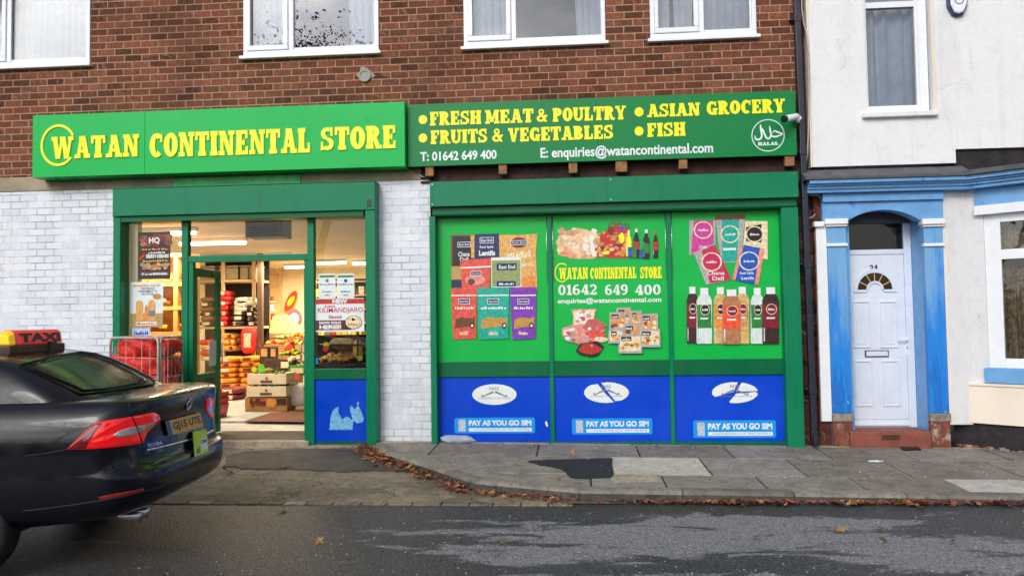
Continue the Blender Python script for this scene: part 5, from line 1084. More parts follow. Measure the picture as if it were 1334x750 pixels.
# drainpipe
dp = thing('drainpipe', 'black cast iron drainpipe running down between the brick building and the white house', 'drainpipe', (2.74, -.1, 0))
xt, xb = PX(1038.5, 20, -.12), PX(1061, 560, -.12)
M['pipe'] = mat('black_pipe', lin(36, 40, 56), .35, var=.25, vs=8, bump=.002)
mb = MB(); xq = lambda z: xb+(xt-xb)*(z/5.4)
def sq(mb, x, y, w, z0, z1, m, x2=None): 
    x2 = x if x2 is None else x2
    v = [(xx_+dx, y+dy, z) for (xx_, z) in ((x, z0), (x2, z1)) for dx, dy in ((-w, -w), (w, -w), (w, w), (-w, w))]
    mb.add(v, [(3, 2, 1, 0), (4, 5, 6, 7), (0, 1, 5, 4), (1, 2, 6, 5), (2, 3, 7, 6), (3, 0, 4, 7)], m)
sq(mb, xq(.12), -.10, .033, .12, 7.4, M['pipe'], xq(7.4)); mb.build('pipe', dp, bevel=.008)
for zc in (.62, 2.05, 3.35, 4.9, 6.4):
    mb = MB(); sq(mb, xq(zc), -.10, .040, zc-.05, zc+.05, M['pipe']); mb.box(xq(zc)-.07, xq(zc)+.07, -.075, .04, zc-.012, zc+.012, M['pipe']); mb.build('bracket', dp, bevel=.006)
mb = MB(); sq(mb, xq(0), -.10, .040, .02, .16, M['pipe']); mb.box(xq(0)-.03, xq(0)+.03, -.20, -.141, .0, .10, M['pipe']); mb.build('shoe', dp, bevel=.008)
# loose cables
M['cable_w'] = mat('pale_cable', lin(190, 184, 172), .6); M['cable_k'] = mat('black_cable', lin(30, 28, 28), .6)
A3 = lambda l, y: [at(a, b, y) for a, b in l]
mb = MB(); mb.tube(A3([(1044, -60), (1044.5, 12), (1047, 30), (1051, 45), (1053.5, 70), (1054, 120), (1053, 170), (1052, 200), (1048, 222)], -.07), .009, M['cable_w'], n=6); mb.build('loose_cable', label='pale cable hanging down beside the drainpipe', cat='cable')
mb = MB(); mb.tube(A3([(1051, 251), (1057, 255), (1064, 254), (1069, 258)], -.08), .005, M['cable_w'], n=6); mb.tube(A3([(1052, 283), (1057, 284), (1062, 279)], -.08), .006, M['cable_w'], n=6); mb.build('loose_cable', label='short pale cable stub below the cornice, right of the drainpipe', cat='cable')
mb = MB(); mb.tube(A3([(531, 217), (540, 222), (552, 229), (560, 233.5)], -.06), .010, M['cable_k'], n=6); mb.tube(A3([(533, 216), (543, 224), (549, 230), (559, 232)], -.05), .007, M['cable_w'], n=6); mb.build('loose_cable', label='pair of cables sagging under the gap between the two signs', cat='cable')
# camera on the second sign
cc = thing('security_camera', 'white bullet security camera fixed at the right end of the dark green sign', 'camera', at(1044, 155, -.1))
M['cam_w'] = mat('camera_white', lin(222, 226, 230), .3, var=.03)
a, b = at(1038, 152, -.20), at(1023, 155, -.30)
mb = MB(); d = (b-a).normalized(); mb.tube([a-d*.02, a, b-d*.0], [.026, .038, .038], M['cam_w'], n=16); mb.build('housing', cc)
mb = MB(); mb.tube([b-d*.005, b+d*.03], [.040, .040], M['black'], n=16); mb.build('lens_hood', cc)
mb = MB(); mb.tube([a+Vector((.0, .0, -.03)), a+Vector((.03, .05, -.05)), a+Vector((.05, .10, -.04))], .018, M['cam_w'], n=10); mb.ell(a+Vector((.05, .09, .0)), .04, .03, .04, M['cam_w']); mb.build('bracket', cc)
mb = MB(); mb.tube([a+Vector((-.01, .03, -.04)), a+Vector((-.02, .06, -.10)), a+Vector((.04, .08, -.12)), a+Vector((.09, .09, -.10))], .005, M['cable_k'], n=6); mb.build('lead', cc)
# ================================================================ SHOP ROOM
M['ceil'] = mat('cream_ceiling', lin(214, 196, 160), .8, var=.08, vs=1); M['wall_in'] = mat('cream_inner_wall', lin(236, 220, 184), .8, var=.08, vs=1.2)
M['floor_in'] = ground_mat('pale_tiles', lin(150, 158, 164), lin(176, 182, 186), rough=.4, bump=.001, sc=1)
M['mat_brown'] = ground_mat('brown_door_mat', lin(92, 56, 44), lin(116, 70, 54)); M['wood'] = mat('pine_shelf', lin(214, 156, 84), .6, var=.18, vs=5); M['wood_pale'] = mat('pale_shelf', lin(206, 178, 136), .6, var=.14, vs=5)
M['tube'] = mat('lit_tube', (1, 1, 1), .5, var=0, emit=(1, .93, .80), es=9.0); M['fixture'] = mat('light_fitting', lin(236, 232, 220), .5)
FZ, CZ = .05, 2.9
mb = MB(); mb.box(-9.3, 2.6, .301, 11, -.1, .02, M['floor_in']); mb.box(-9.3, 2.6, 1.75, 11, .0201, FZ, M['floor_in']); mb.build('shop_floor', bld)
mb = MB(); mb.box(-9.3, 2.6, .1, 11, CZ, CZ+.06, M['ceil']); mb.build('ceiling', bld)
mb = MB(); mb.box(-9.4, -9.3, .1, 11, -.1, CZ+.06, M['wall_in']); mb.box(-6.2, PX(180, 400, .32), .302, .40, FZ, CZ-.001, M['wall_in']); mb.build('inner_wall', bld, label='cream left wall inside the shop')
mb = MB(); mb.box(-9.4, 2.7, 11, 11.1, -.1, CZ+.06, M['wall_in']); mb.build('inner_wall', bld, label='warm lit back wall inside the shop')
mb = MB(); mb.box(2.6, 2.7, .1, 11, -.1, CZ+.06, M['wall_in']); mb.box(-1.75, 2.6, .08, .12, -.1, CZ, M['darkvoid']); mb.build('inner_wall', bld, label='right wall and boarded front inside the shop')
mb = MB(); q = [atz(*p, FZ) for p in ((318, 549), (396, 550), (398, 534), (352, 538))]; mb.prismz([(p.x, p.y) for p in q], FZ+.002, FZ+.010, M['mat_brown']); mb.build('door_mat', label='brown mat on the pale shop floor behind the doorway', cat='mat')
def fixture(px0, px1, py, Y, lab, power):
    a, b = PX(px0, py, Y), PX(px1, py, Y); z = CZ-.03
    t = thing('ceiling_light', lab, 'ceiling light', ((a+b)/2, Y, CZ-.12), 'tube lights on the shop ceiling')
    mb = MB(); mb.box(a, b, Y-.06, Y+.06, CZ-.06, CZ-.001, M['fixture']); mb.build('fitting', t, bevel=.01)
    mb = MB(); mb.tube([(a+.03, Y, CZ-.085), (b-.03, Y, CZ-.085)], .026, M['tube'], n=12); mb.build('tube', t)
    l = bpy.data.lights.new('ceiling_light_lamp', 'AREA'); l.shape = 'RECTANGLE'; l.size = b-a; l.size_y = .12; l.energy = power; l.color = (1, .80, .52)
    o = bpy.data.objects.new('lamp', l); COL.objects.link(o); o.parent = t; o.location = (0, 0, -.03)
LP = 95
fixture(166, 257, 297, 1.9, 'longest tube light, nearest the street window', LP); fixture(232, 322, 308, 3.4, 'second tube light back, over the doorway', LP); fixture(348, 379, 328, 6.2, 'short tube light seen just over the door transom', LP)
fixture(412, 452, 339, 8.2, 'tube light seen through the right pane, above the two notices', LP); fixture(458, 505, 343, 8.6, 'tube light at the right edge of the right pane', LP); fixture(370, 398, 344.5, 9.3, 'farthest tube light, near the back wall of the shop', LP); fixture(40, 150, 310, 4.5, 'tube light out at the left side of the shop', LP)
ac = thing('air_conditioner', 'grey air conditioning unit hanging from the ceiling behind the pane over the door', 'air conditioner', (PX(343, 300, 1.0), 1.1, CZ-.3))
x0, x1, z0, z1 = RC(319, 288, 368, 309, .9); mb = MB(); mb.box(x0, x1, .9, 1.25, z0, CZ-.01, mat('grey_unit', lin(104, 112, 116), .5)); mb.build('housing', ac, bevel=.015)
mb = MB()
for k in range(4): mb.box(x0+.05, x1-.05, .893, .899, z0+.03+k*.03, z0+.04+k*.03, M['black'])
mb.build('grille', ac)
# ---------------- sacks, boxes, shelves
def sackshape(mb, c, lx, ly, lz, m, seed=0, band=None, bm=None):
    rr = random.Random(seed); ph = [rr.uniform(0, 6.28) for _ in range(5)]
    def fn(d):
        u, v, w = d.x/(lx/2), d.y/(ly/2), d.z/(lz/2)
        k = 1+.06*math.sin(3*u+ph[0])+.05*math.sin(5*v+ph[1]); 
        return Vector((d.x*(1+.05*math.sin(4*w+ph[2])), d.y*(1+.05*math.sin(3*u+ph[3])), d.z*k*(1-.22*abs(u)**3)+.10*lz*math.sin(2.4*u+ph[4])*(.3)))
    mb.ell(c, lx/2, ly/2, lz/2, m, nu=24, nv=10, fn=fn, p=.5)
    return mb
def sack(name, label, cat, c, size, m, group=None, seed=0, print_m=None):
    mb = MB(); sackshape(mb, c, *size, m, seed); o = mb.build(name, label=label, cat=cat, group=group)
    if print_m:
        k = MB(); lx, ly, lz = size; y = c[1]-ly/2
        v = [(c[0]+lx*(u-.5)*.5, y-.004+.10*ly*(2*(u-.5))**2*.3, c[2]+lz*.28*w) for w in (-1, 1) for u in [q/6 for q in range(7)]]
        k.add(v, [(i, i+1, 8+i, 7+i) for i in range(6)], print_m, True); k.build('print', o)
    return o
SM = {k: mat('sack_'+k, lin(*c), .6, var=.25, vs=18, bump=.006, bs=25) for k, c in dict(orange=(232, 152, 40), red=(206, 40, 44), white=(222, 214, 196), black=(44, 34, 34), maroon=(120, 34, 40), gold=(214, 168, 70), netred=(214, 44, 34), brown=(140, 92, 56)).items()}
ORDN = ['lowest', 'second up', 'third up', 'fourth up', 'fifth up', 'sixth up', 'seventh up', 'eighth up', 'ninth up', 'tenth up']
# tall rack seen through the doorway
RY = 6.4
rk = thing('shelf_rack', 'tall pale wooden shelf rack of sacks seen through the doorway', 'shelves', (PX(305, 500, RY), RY+.4, FZ))
rx0_, rx1_ = PX(246, 420, RY), PX(333, 420, RY); zT, zS2, zS1 = PZ(310, 364, RY), PZ(310, 425, RY), PZ(310, 458, RY)
for z in (zT, zS2):
    mb = MB(); mb.box(rx0_, rx1_, RY+.0, RY+.7, z-.05, z, M['wood_pale']); mb.build('shelf', rk)
for px in (252, 290, 330):
    mb = MB(); x = PX(px, 420, RY); mb.box(x-.03, x+.03, RY+.005, RY+.06, FZ, 2.75, M['wood_pale']); mb.build('upright', rk)
mb = MB(); mb.box(rx0_, rx1_, RY+.71, RY+.74, FZ, 2.8, M['darkvoid']); mb.build('back_panel', rk)
mb = MB(); x = PX(338, 400, RY-.1); mb.box(x-.05, x+.05, RY-.1, RY+.0, FZ, CZ-.001, mat('brown_post', lin(96, 72, 58), .6)); mb.build('room_post', label='dark brown post at the right end of the sack rack', cat='post')
def stack(px, py_bottom, n, w, h, mats, cat, nm, where, group, Y=RY-.05, d=.5):
    x = PX(px, py_bottom, Y); z = PZ(px, py_bottom, Y)
    if z < FZ+.05: z = FZ
    for i in range(n):
        m, pm = mats[i % len(mats)]
        j = random.uniform(-.02, .02)
        sack(nm, '%s, %s, %s' % (cat[0], ORDN[min(i, 9)], where), cat[1], (x+j, Y+d/2, z+h*(i+.5)), (w, d, h*1.12), SM[m], group, seed=int(px*7+i), print_m=SM[pm] if pm else None)
stack(289.5, 424.5, 7, .24, .105, [('red', 'white'), ('red', None)], ('red rice sack', 'sack'), 'rice_sack', 'on the upper shelf at the left', 'red rice sacks')
stack(309, 424.5, 5, .34, .11, [('black', 'white')], ('black rice sack', 'sack'), 'rice_sack', 'on the upper shelf in the middle', 'black rice sacks')
stack(313, 406, 3, .36, .10, [('white', None)], ('white sack', 'sack'), 'flour_sack', 'resting on the black sacks of the upper shelf', 'white sacks')
stack(326, 424.5, 4, .22, .10, [('black', 'white')], ('dark rice sack', 'sack'), 'rice_sack', 'on the upper shelf at the right', 'dark rice sacks at the right')
stack(326, 397, 1, .22, .10, [('white', None)], ('white sack lying on the dark rice sacks', 'sack'), 'flour_sack', 'at the right of the upper shelf', 'white sacks')
stack(297, 457, 3, .30, .12, [('gold', 'maroon')], ('gold bag', 'bag'), 'food_bag', 'on the lower shelf', 'gold bags')
stack(313, 455, 2, .22, .12, [('maroon', None)], ('dark red bag', 'bag'), 'food_bag', 'in the middle of the lower shelf', 'dark red bags')
stack(292, 513, 7, .42, .105, [('orange', 'white'), ('orange', 'maroon')], ('orange sack', 'sack'), 'flour_sack', 'on the floor at the left under the shelves', 'orange sacks on the floor', Y=RY-.55)
stack(322, 509, 7, .42, .105, [('orange', 'maroon'), ('orange', 'maroon')], ('orange and maroon sack', 'sack'), 'flour_sack', 'on the floor at the right under the shelves', 'orange sacks on the floor', Y=RY-.45)
o = sack('rice_sack', 'big red sack leaning at the right end of the lower shelf', 'sack', (PX(327, 443, RY), RY-.05, PZ(327, 443, RY)), (.34, .22, .52), SM['red'], seed=5, print_m=SM['white'])
stack(268, 424.5, 6, .34, .10, [('black', 'white'), ('brown', None)], ('dark bag', 'bag'), 'food_bag', 'behind the glass of the open left door', 'dark bags behind the door glass')
stack(268, 470, 4, .36, .11, [('gold', 'white'), ('red', None)], ('small bag', 'bag'), 'food_bag', 'low down behind the glass of the open left door', 'bags low behind the door glass')
M['tub'] = mat('grey_tub', lin(150, 142, 120), .4, var=.15, vs=8)
for k, (a, b, w) in enumerate(((284, 308, 'left'), (311, 322, 'middle'), (323, 332, 'right'), (252, 278, 'far left'))):
    x0, x1 = PX(a, 352, RY), PX(b, 352, RY); t = thing('storage_tub', 'grey plastic storage tub on top of the rack, the %s one' % w, 'tub', ((x0+x1)/2, RY+.3, zT), 'grey tubs on the rack')
    mb = MB(); mb.box(x0, x1, RY+.05, RY+.5, zT+.001, zT+.26, M['tub']); mb.build('tub_body', t, bevel=.02); mb = MB(); mb.box(x0-.01, x1+.01, RY+.04, RY+.51, zT+.262, zT+.30, M['tub']); mb.build('lid', t, bevel=.01)
# pine pigeonhole shelf behind the left pane
PY = 2.3
ps = thing('pigeonhole_shelf', 'orange pine pigeonhole shelf behind the left window pane', 'shelves', (PX(208, 450, PY), PY+.2, FZ))
x0, x1 = PX(173, 400, PY), PX(245, 400, PY); zt_ = PZ(208, 330, PY)
for px in (176, 228.5, 243):
    x = PX(px, 400, PY); mb = MB(); mb.box(x-.035, x+.035, PY, PY+.35, FZ, zt_ if px > 200 else zt_+.25, M['wood']); mb.build('upright', ps, bevel=.003)
for py in (332, 370, 401, 434, 462):
    z = PZ(208, py, PY); mb = MB(); mb.box(x0+.04, x1-.04, PY-.005, PY+.35, z-.035, z+.02, M['wood']); mb.build('shelf', ps, bevel=.003)
mb = MB(); mb.box(x0, x1, PY+.36, PY+.38, FZ, zt_, M['wood']); mb.build('back_panel', ps)
def produce(name, label, cat, px, py, Y, n, r, w, d, m, group=None, seed=0, h=.1):
    """a heap of loose pieces kept in one tray"""
    rr = random.Random(seed); c = at(px, py, Y); mb = MB()
    for k in range(n):
        a, b = rr.uniform(-1, 1), rr.uniform(-1, 1); zz = (1-a*a)*(1-b*b*.6)*h*rr.uniform(.4, 1)
        mb.ell(c+Vector((a*w/2, b*d/2, r+zz)), r*rr.uniform(.8, 1.3), r*rr.uniform(.8, 1.2), r*rr.uniform(.7, 1), m[k % len(m)], nu=8, nv=5)
    return mb.build(name, label=label, cat=cat, group=group, kind=None)
PRm = {k: mat('produce_'+k, lin(*c), .5, var=.25, vs=20) for k, c in dict(ginger=(206, 170, 116), orange=(240, 160, 50), yellow=(240, 206, 50), green=(96, 150, 50), red=(200, 40, 36), potato=(190, 150, 96), dark=(70, 50, 50)).items()}
for k, (px, py, nm, ms) in enumerate(((206, 397, 'ginger', ['ginger', 'potato']), (206, 429, 'oranges', ['orange', 'yellow']), (206, 458, 'onions', ['red', 'dark']), (236.5, 397, 'potatoes', ['potato', 'ginger']), (236.5, 429, 'peppers', ['red', 'orange']), (236.5, 366, 'chillies', ['red', 'green']), (206, 366, 'garlic', ['ginger', 'potato']))):
    produce('heap_of_'+nm, 'heap of %s in the pine pigeonhole shelf' % nm, 'vegetables', px, py, PY+.16, 16 if px < 220 else 5, .035, .36 if px < 220 else .08, .2, [PRm[q] for q in ms], 'produce in the pigeonhole shelf', seed=k)
# back of the shop: door, posters, counter, lit display
BY = 10.9
mb = MB(); a, b, c, d = RC(349, 350, 366, 440, BY); mb.box(a, b, BY, BY+.09, FZ, d, mat('inner_door_cream', lin(222, 190, 140), .6)); mb.box(a+.06, b-.06, BY-.02, BY-.001, (c+d)/2, d-.15, mat('inner_door_panel', lin(206, 170, 120), .6)); mb.build('inner_door', label='cream door in the back wall of the shop', cat='door')
M['dsp'] = mat('lit_display', (.75, .5, .12), .5, var=0, emit=(1, .66, .16), es=.45)
ct = thing('shop_counter', 'pale shop counter with a lit sloping display at the back of the shop', 'counter', (PX(368, 470, 8.6), 8.9, FZ))
x0, x1 = PX(339, 440, 8.5), PX(402, 440, 8.5); zc_ = PZ(368, 433, 8.5)
mb = MB(); mb.box(x0, x1, 8.5, 9.2, FZ, zc_-.12, M['wood_pale']); mb.build('base', ct); mb = MB(); mb.box(x0-.02, x1+.02, 8.45, 9.2, zc_-.119, zc_, M['wood_pale']); mb.build('worktop', ct, bevel=.01)
mb = MB(); a, b = PX(350, 430, 8.55), PX(388, 430, 8.55); a2, b2_ = PX(358, 412, 9), PX(376, 412, 9); z2 = PZ(368, 411, 9)
mb.add([(a, 8.55, zc_+.002), (b, 8.55, zc_+.002), (b, 9.1, zc_+.002), (a, 9.1, zc_+.002), (a2, 8.9, z2), (b2_, 8.9, z2), (b2_, 9.1, z2), (a2, 9.1, z2)], [(0, 1, 5, 4), (1, 2, 6, 5), (2, 3, 7, 6), (3, 0, 4, 7), (4, 5, 6, 7)], M['dsp']); mb.build('lit_display', ct)
def board(name, label, px, Y, ms, cat='poster', th=.01, extra=None, parent=None, ell=None):
    mb = MB()
    if ell:
        cx, cy, rx, ry, tilt = ell; s = (Y+9.1)/1000; P = []
        for k in range(20):
            t = 2*math.pi*k/20; u, v = rx*math.cos(t), ry*math.sin(t); P.append((PX(cx, cy, Y)+(u*math.cos(tilt)-v*math.sin(tilt))*s, PZ(cx, cy, Y)+(u*math.sin(tilt)+v*math.cos(tilt))*s))
        mb.prism(P, Y-th, Y, ms[0]); P2 = [((p[0]-PX(cx, cy, Y))*.6+PX(cx, cy, Y), (p[1]-PZ(cx, cy, Y))*.5+PZ(cx, cy, Y)) for p in P]; mb.poly(P2, Y-th-.002, ms[1])
    else:
        a, b, c, d = RC(*px, Y); mb.box(a, b, Y-th, Y, c, d, ms[0])
    o = mb.build(name, parent, label=label, cat=None if parent else cat)
    return o
board('oval_poster', 'red and yellow oval poster tilted on the back wall', None, 10.85, [cm('poster_red', (222, 64, 30)), cm('poster_yellow', (246, 206, 40))], ell=(379, 392, 6, 15, rad(-28)))
board('round_poster', 'pink and red round poster behind the lit counter', None, 9.9, [cm('poster_pink', (206, 80, 96)), cm('poster_white', (236, 216, 190))], ell=(384, 414, 10, 13, rad(15)))
board('wall_notice', 'small framed notice on the cream inner door', (352, 376, 364, 392), 10.86, [cm('notice_tan', (214, 176, 120))], cat='notice')
# boxes on the floor
M['card'] = mat('brown_cardboard', lin(176, 128, 78), .8, var=.15, vs=6); M['card_w'] = mat('white_printed_cardboard', lin(224, 214, 190), .7, var=.08, vs=6); M['card_dark'] = mat('dark_printed_cardboard', lin(58, 40, 36), .7, var=.2); M['card_print'] = mat('maroon_print', lin(104, 30, 34), .6); M['veg_green'] = mat('leafy_green', lin(70, 110, 40), .6, var=.4, vs=40)
def cbox(name, label, px, Y, d, m, parts=None, group=None, cat='box', open_=True):
    a, b, c, dd = RC(*px, Y); c = max(c, FZ+.003); t = thing(name, label, cat, ((a+b)/2, Y+d/2, c), group)
    mb = MB(); th = .012; mb.box(a, b, Y, Y+th, c, dd, m); mb.box(a, b, Y+d-th, Y+d, c, dd, m); mb.box(a, a+th, Y+th, Y+d-th, c, dd, m); mb.box(b-th, b, Y+th, Y+d-th, c, dd, m); mb.box(a+th, b-th, Y+th, Y+d-th, c, c+th, m)
    mb.build('carton', t, bevel=.006); return t, (a, b, c, dd)
t, q = cbox('banana_box', 'brown Fyffes banana box at the bottom of the pile inside the door', (319, 517.5, 374, 540), 2.9, .40, M['card'])
t['label'] = 'brown banana box at the bottom of the pile inside the doorway'
mb = MB(); text(mb, 'fyffes', q[0]+.08, q[0]+.36, q[2]+.06, q[2]+.20, 2.888, M['card_print'], .05); mb.build('lettering', t)
mb = MB(); mb.prism([(q[0]+.44+.09*math.cos(k*.5236), q[2]+.13+.08*math.sin(k*.5236)) for k in range(12)], 2.888, 2.8995, cm('box_art', (206, 140, 70))); mb.box(q[1]-.17, q[1]-.02, 2.889, 2.8995, q[3]-.12, q[3]-.02, M['card_dark']); mb.build('printed_fruit', t)
for k, (px, lab) in enumerate((((321, 503, 373, 516.5), 'white printed fruit box in the middle of the pile inside the doorway'), ((322, 486.5, 373, 500.5), 'white printed fruit box on top of the pile inside the doorway'))):
    t, q = cbox('fruit_box', lab, px, 2.88, .42, M['card_w'], group='white fruit boxes in the pile')
    mb = MB(); [mb.box((q[0]+q[1])/2-.10+.033*w7, (q[0]+q[1])/2-.078+.033*w7, 2.869, 2.8795, q[2]+.03, q[2]+.062, M['card_dark']) for w7 in range(6)]; mb.disc((q[0]+q[1])/2, q[2]+.10, .022, .022, 2.868, cm('box_logo', (150, 110, 60))); mb.build('lettering', t)
    mb = MB(); rr = random.Random(k)
    for i in range(40): mb.ell((rr.uniform(q[0]+.03, q[1]-.03), rr.uniform(2.90, 3.2), q[2]-.002 if False else q[3]+rr.uniform(-.02, .02)), .03, .03, .02, M['veg_green'], nu=6, nv=4)
    mb.build('leaves', t)
# carton side pile right of it
t, q = cbox('fruit_box', 'white fruit box standing behind the pile, its end showing at the right', (366, 487, 384, 515), 3.4, .4, M['card_w'], group='white fruit boxes in the pile')
pa = thing('pineapple', 'pineapple lying on the topmost white box', 'pineapple', at(350, 486, 3.05)); c = at(350, 483.5, 3.05)
mb = MB(); mb.ell(c, .10, .07, .055, mat('pineapple_skin', lin(130, 110, 50), .7, var=.4, vs=30, bump=.01), nu=14, nv=8); mb.build('fruit', pa)
mb = MB()
for k in range(14):
    a = k*.9; mb.prism([(c.x+.09, c.z-.01), (c.x+.09+.10*math.cos(a*.2-.6), c.z+.08*math.sin(a)), (c.x+.09, c.z+.012)], 3.03+.003*k, 3.032+.003*k, M['veg_green'])
mb.build('crown', pa)
def tag_(px, py, Y, col, lab, r=6):
    s = (Y+9.1)/1000; x, z = PX(px, py, Y), PZ(px, py, Y); mb = MB(); P = []
    for k in range(24):
        rr_ = r*s*(1 if k % 2 else .82); P.append((x+rr_*math.cos(k*.2618), z+rr_*math.sin(k*.2618)))
    mb.prism(P, Y-.006, Y, mat('price_star_'+lab.split()[0]+str(int(px)), lin(*col), .5, var=.02)); mb.tube([(x, Y+.005, z-r*s*2.2), (x, Y+.005, z)], .004, M['card_dark'], n=5)
    mb.build('price_star', label=lab, cat='price tag')
tag_(340.5, 479.5, 2.95, (90, 226, 60), 'green star price tag over the topmost white box', 5.2); tag_(377, 452.5, 4.2, (236, 60, 44), 'red star price tag over the dark crates', 5.2); tag_(387.5, 491, 3.0, (236, 70, 44), 'orange-red star price tag over the white sack', 4.4)
tag_(331, 481, 3.1, (210, 220, 50), 'yellow-green star price tag left of the green one', 4)
for k, (px, m, lab) in enumerate((((338, 452, 350, 474), 'card_dark', 'dark box with tan panels, left of three by the doorway'), ((351, 452, 361, 474), 'card_dark', 'narrow dark box in the middle of three by the doorway'), ((362, 452, 372, 474), 'card', 'brown cardboard box, right of three by the doorway'))):
    t, q = cbox('carton_box', lab, px, 5.6, .4, M[m], group='boxes behind the fruit pile'); mb = MB(); mb.box(q[0]+.03, q[1]-.03, 5.592, 5.5995, q[2]+.15, q[3]-.03, cm('tan_panel', (196, 150, 96))); mb.build('printed_panel', t)
t, q = cbox('crate', 'black crate with a white label behind the topmost fruit box', (344, 468, 381, 489), 4.2, .4, M['card_dark'], cat='crate'); mb = MB(); a, b, c_, d = RC(366, 471, 376, 479, 4.19); mb.box(a, b, 4.185, 4.1995, c_, d, M['card_w']); mb.build('paper_label', t)
t, q = cbox('crate', 'green fronted crate at the right of the doorway', (375, 476, 403, 489), 3.6, .4, cm('green_crate', (44, 150, 60)), cat='crate'); mb = MB(); mb.box(q[0]+.05, q[1]-.1, 3.592, 3.5995, q[2]+.04, q[3]-.04, M['card_w']); mb.build('paper_label', t)
produce('heap_of_vegetables', 'heap of pale vegetables in the green crate', 'vegetables', 389, 473, 3.75, 18, .045, .35, .2, [PRm['ginger'], PRm['potato'], M['card_w']], seed=9, h=.12)
produce('heap_of_fruit', 'heap of red and yellow fruit right of the lit counter', 'fruit', 388, 452, 4.6, 22, .04, .4, .2, [PRm['yellow'], PRm['red'], PRm['orange']], seed=12, h=.1)
ws = sack('open_sack', 'open white sack standing on the floor at the right of the doorway', 'sack', (PX(386.5, 515, 3.1), 3.2, PZ(386.5, 515, 3.1)), (.30, .26, .36), mat('white_woven_sack', lin(226, 222, 214), .7, var=.08, bump=.006, bs=20), seed=8)
# more stock round the counter
for k, (x0p, x1p, py, n, lab) in enumerate(((341, 350, 402, 3, 'upper'), (341, 350, 417, 3, 'middle'), (341, 350, 431, 3, 'lower'))):
    pass
sh3 = thing('wall_shelves', 'narrow shelves of packets beside the dark post at the back of the shop', 'shelves', (PX(347, 430, 9.6), 9.8, FZ))
for k, py in enumerate((392, 404, 417, 430)):
    z = PZ(347, py, 9.6); mb = MB(); mb.box(PX(341, py, 9.6), PX(354, py, 9.6), 9.6, 9.9, z-.03, z, M['wood_pale']); mb.build('shelf', sh3)
    x = PX(341.5, py, 9.6); rr = random.Random(k+3)
    while x < PX(352.5, py, 9.6):
        w = rr.uniform(.05, .09); mb = MB(); mb.box(x, x+w-.01, 9.62, 9.75, z+.001, z+rr.uniform(.10, .17), rr.choice([SM['red'], SM['gold'], SM['white'], PRm['green'], PRm['yellow'], SM['maroon']])); mb.build('packet', sh3, bevel=.008); x += w
for k, (px, py, Y, w, ms, nm, cr) in enumerate(((360, 449, 6.3, .5, ['red', 'orange'], 'tomatoes', 'brown crate of tomatoes on the middle of the floor display'), (381, 463, 4.4, .45, ['green', 'yellow'], 'limes', 'brown crate of limes above the green crate'), (392, 440, 5.6, .5, ['orange', 'yellow'], 'mangoes', 'brown crate of mangoes at the far right of the doorway'), (372, 442, 7.2, .6, ['green', 'ginger'], 'greens', 'brown crate of greens just below the lit counter'))):
    s_ = (Y+9.1)/1000; a = w/2/s_
    t, q = cbox('crate', cr, (px-a, py, px+a, py+.12/s_), Y, .35, M['card'], cat='crate')
    produce('heap_of_'+nm, 'heap of %s in its crate inside the shop' % nm, 'vegetables', px, py+.02/s_, Y+.18, 34, .04, w*.85, .26, [PRm[z_] for z_ in ms], seed=40+k, h=.09)
stack(352, 512, 5, .40, .10, [('white', 'red'), ('gold', 'maroon')], ('white and gold flour sack', 'sack'), 'flour_sack', 'behind the fruit boxes', 'flour sacks behind the fruit boxes', Y=5.0)
stack(296, 530, 2, .42, .11, [('maroon', 'white')], ('dark red sack', 'sack'), 'flour_sack', 'on the floor left, nearer than the orange stacks', 'dark red sacks on the floor', Y=4.6)
M['basket'] = mat('red_plastic_basket', lin(200, 40, 40), .4)
for k in range(3):
    p_ = atz(292, 545, FZ); t = thing('shopping_basket', '%s red shopping basket in the pile beside the open door leaf' % ['lowest', 'middle', 'top'][k], 'basket', (p_.x-.25, 2.2, FZ+.09*k), 'pile of red shopping baskets')
    x_, y_ = p_.x-.30, 2.2; mb = MB(); z_ = FZ+.09*k
    mb.prism([(x_-.19, z_), (x_+.19, z_), (x_+.23, z_+.20), (x_+.215, z_+.20), (x_+.175, z_+.015), (x_-.175, z_+.015), (x_-.215, z_+.20), (x_-.23, z_+.20)], y_-.14, y_+.14, M['basket']); mb.box(x_-.21, x_+.21, y_-.15, y_-.141, z_+.01, z_+.20, M['basket']); mb.build('tub_body', t)
    mb = MB(); mb.tube([(x_-.22, y_, z_+.19), (x_-.15, y_, z_+.235), (x_+.15, y_, z_+.235), (x_+.22, y_, z_+.19)], .006, M['cable_k'], n=6); mb.build('handle', t)
# things seen through the right pane
DY = .75
rk2 = thing('display_stand', 'dark metal produce stand behind the right window pane', 'stand', (PX(444, 480, DY), DY+.3, FZ)); mk = mat('dark_stand', lin(60, 44, 40), .6)
for k, py in enumerate((474, 448, 428)):
    z = PZ(444, py, DY+.25*k); mb = MB(); mb.box(PX(411, py, DY+.25*k), PX(482, py, DY+.25*k), DY+.25*k, DY+.25*k+.4, z-.03, z, mk); mb.build('tray', rk2)
for px in (413, 466): x = PX(px, 450, DY); mb = MB(); mb.box(x-.012, x+.012, DY, DY+.02, FZ, PZ(444, 428, DY), mk); mb.build('stand_post', rk2)
mb = MB(); mb.box(PX(411, 450, 1.75), PX(490, 450, 1.75), 1.75, 1.8, FZ, PZ(444, 436, 1.75), M['darkvoid']); mb.build('stand_back', rk2)
produce('heap_of_ginger', 'long heap of golden ginger at the bottom of the right pane', 'vegetables', 434, 473, DY+.18, 60, .032, .34, .26, [PRm['ginger'], PRm['orange'], PRm['ginger']], seed=2, h=.10)
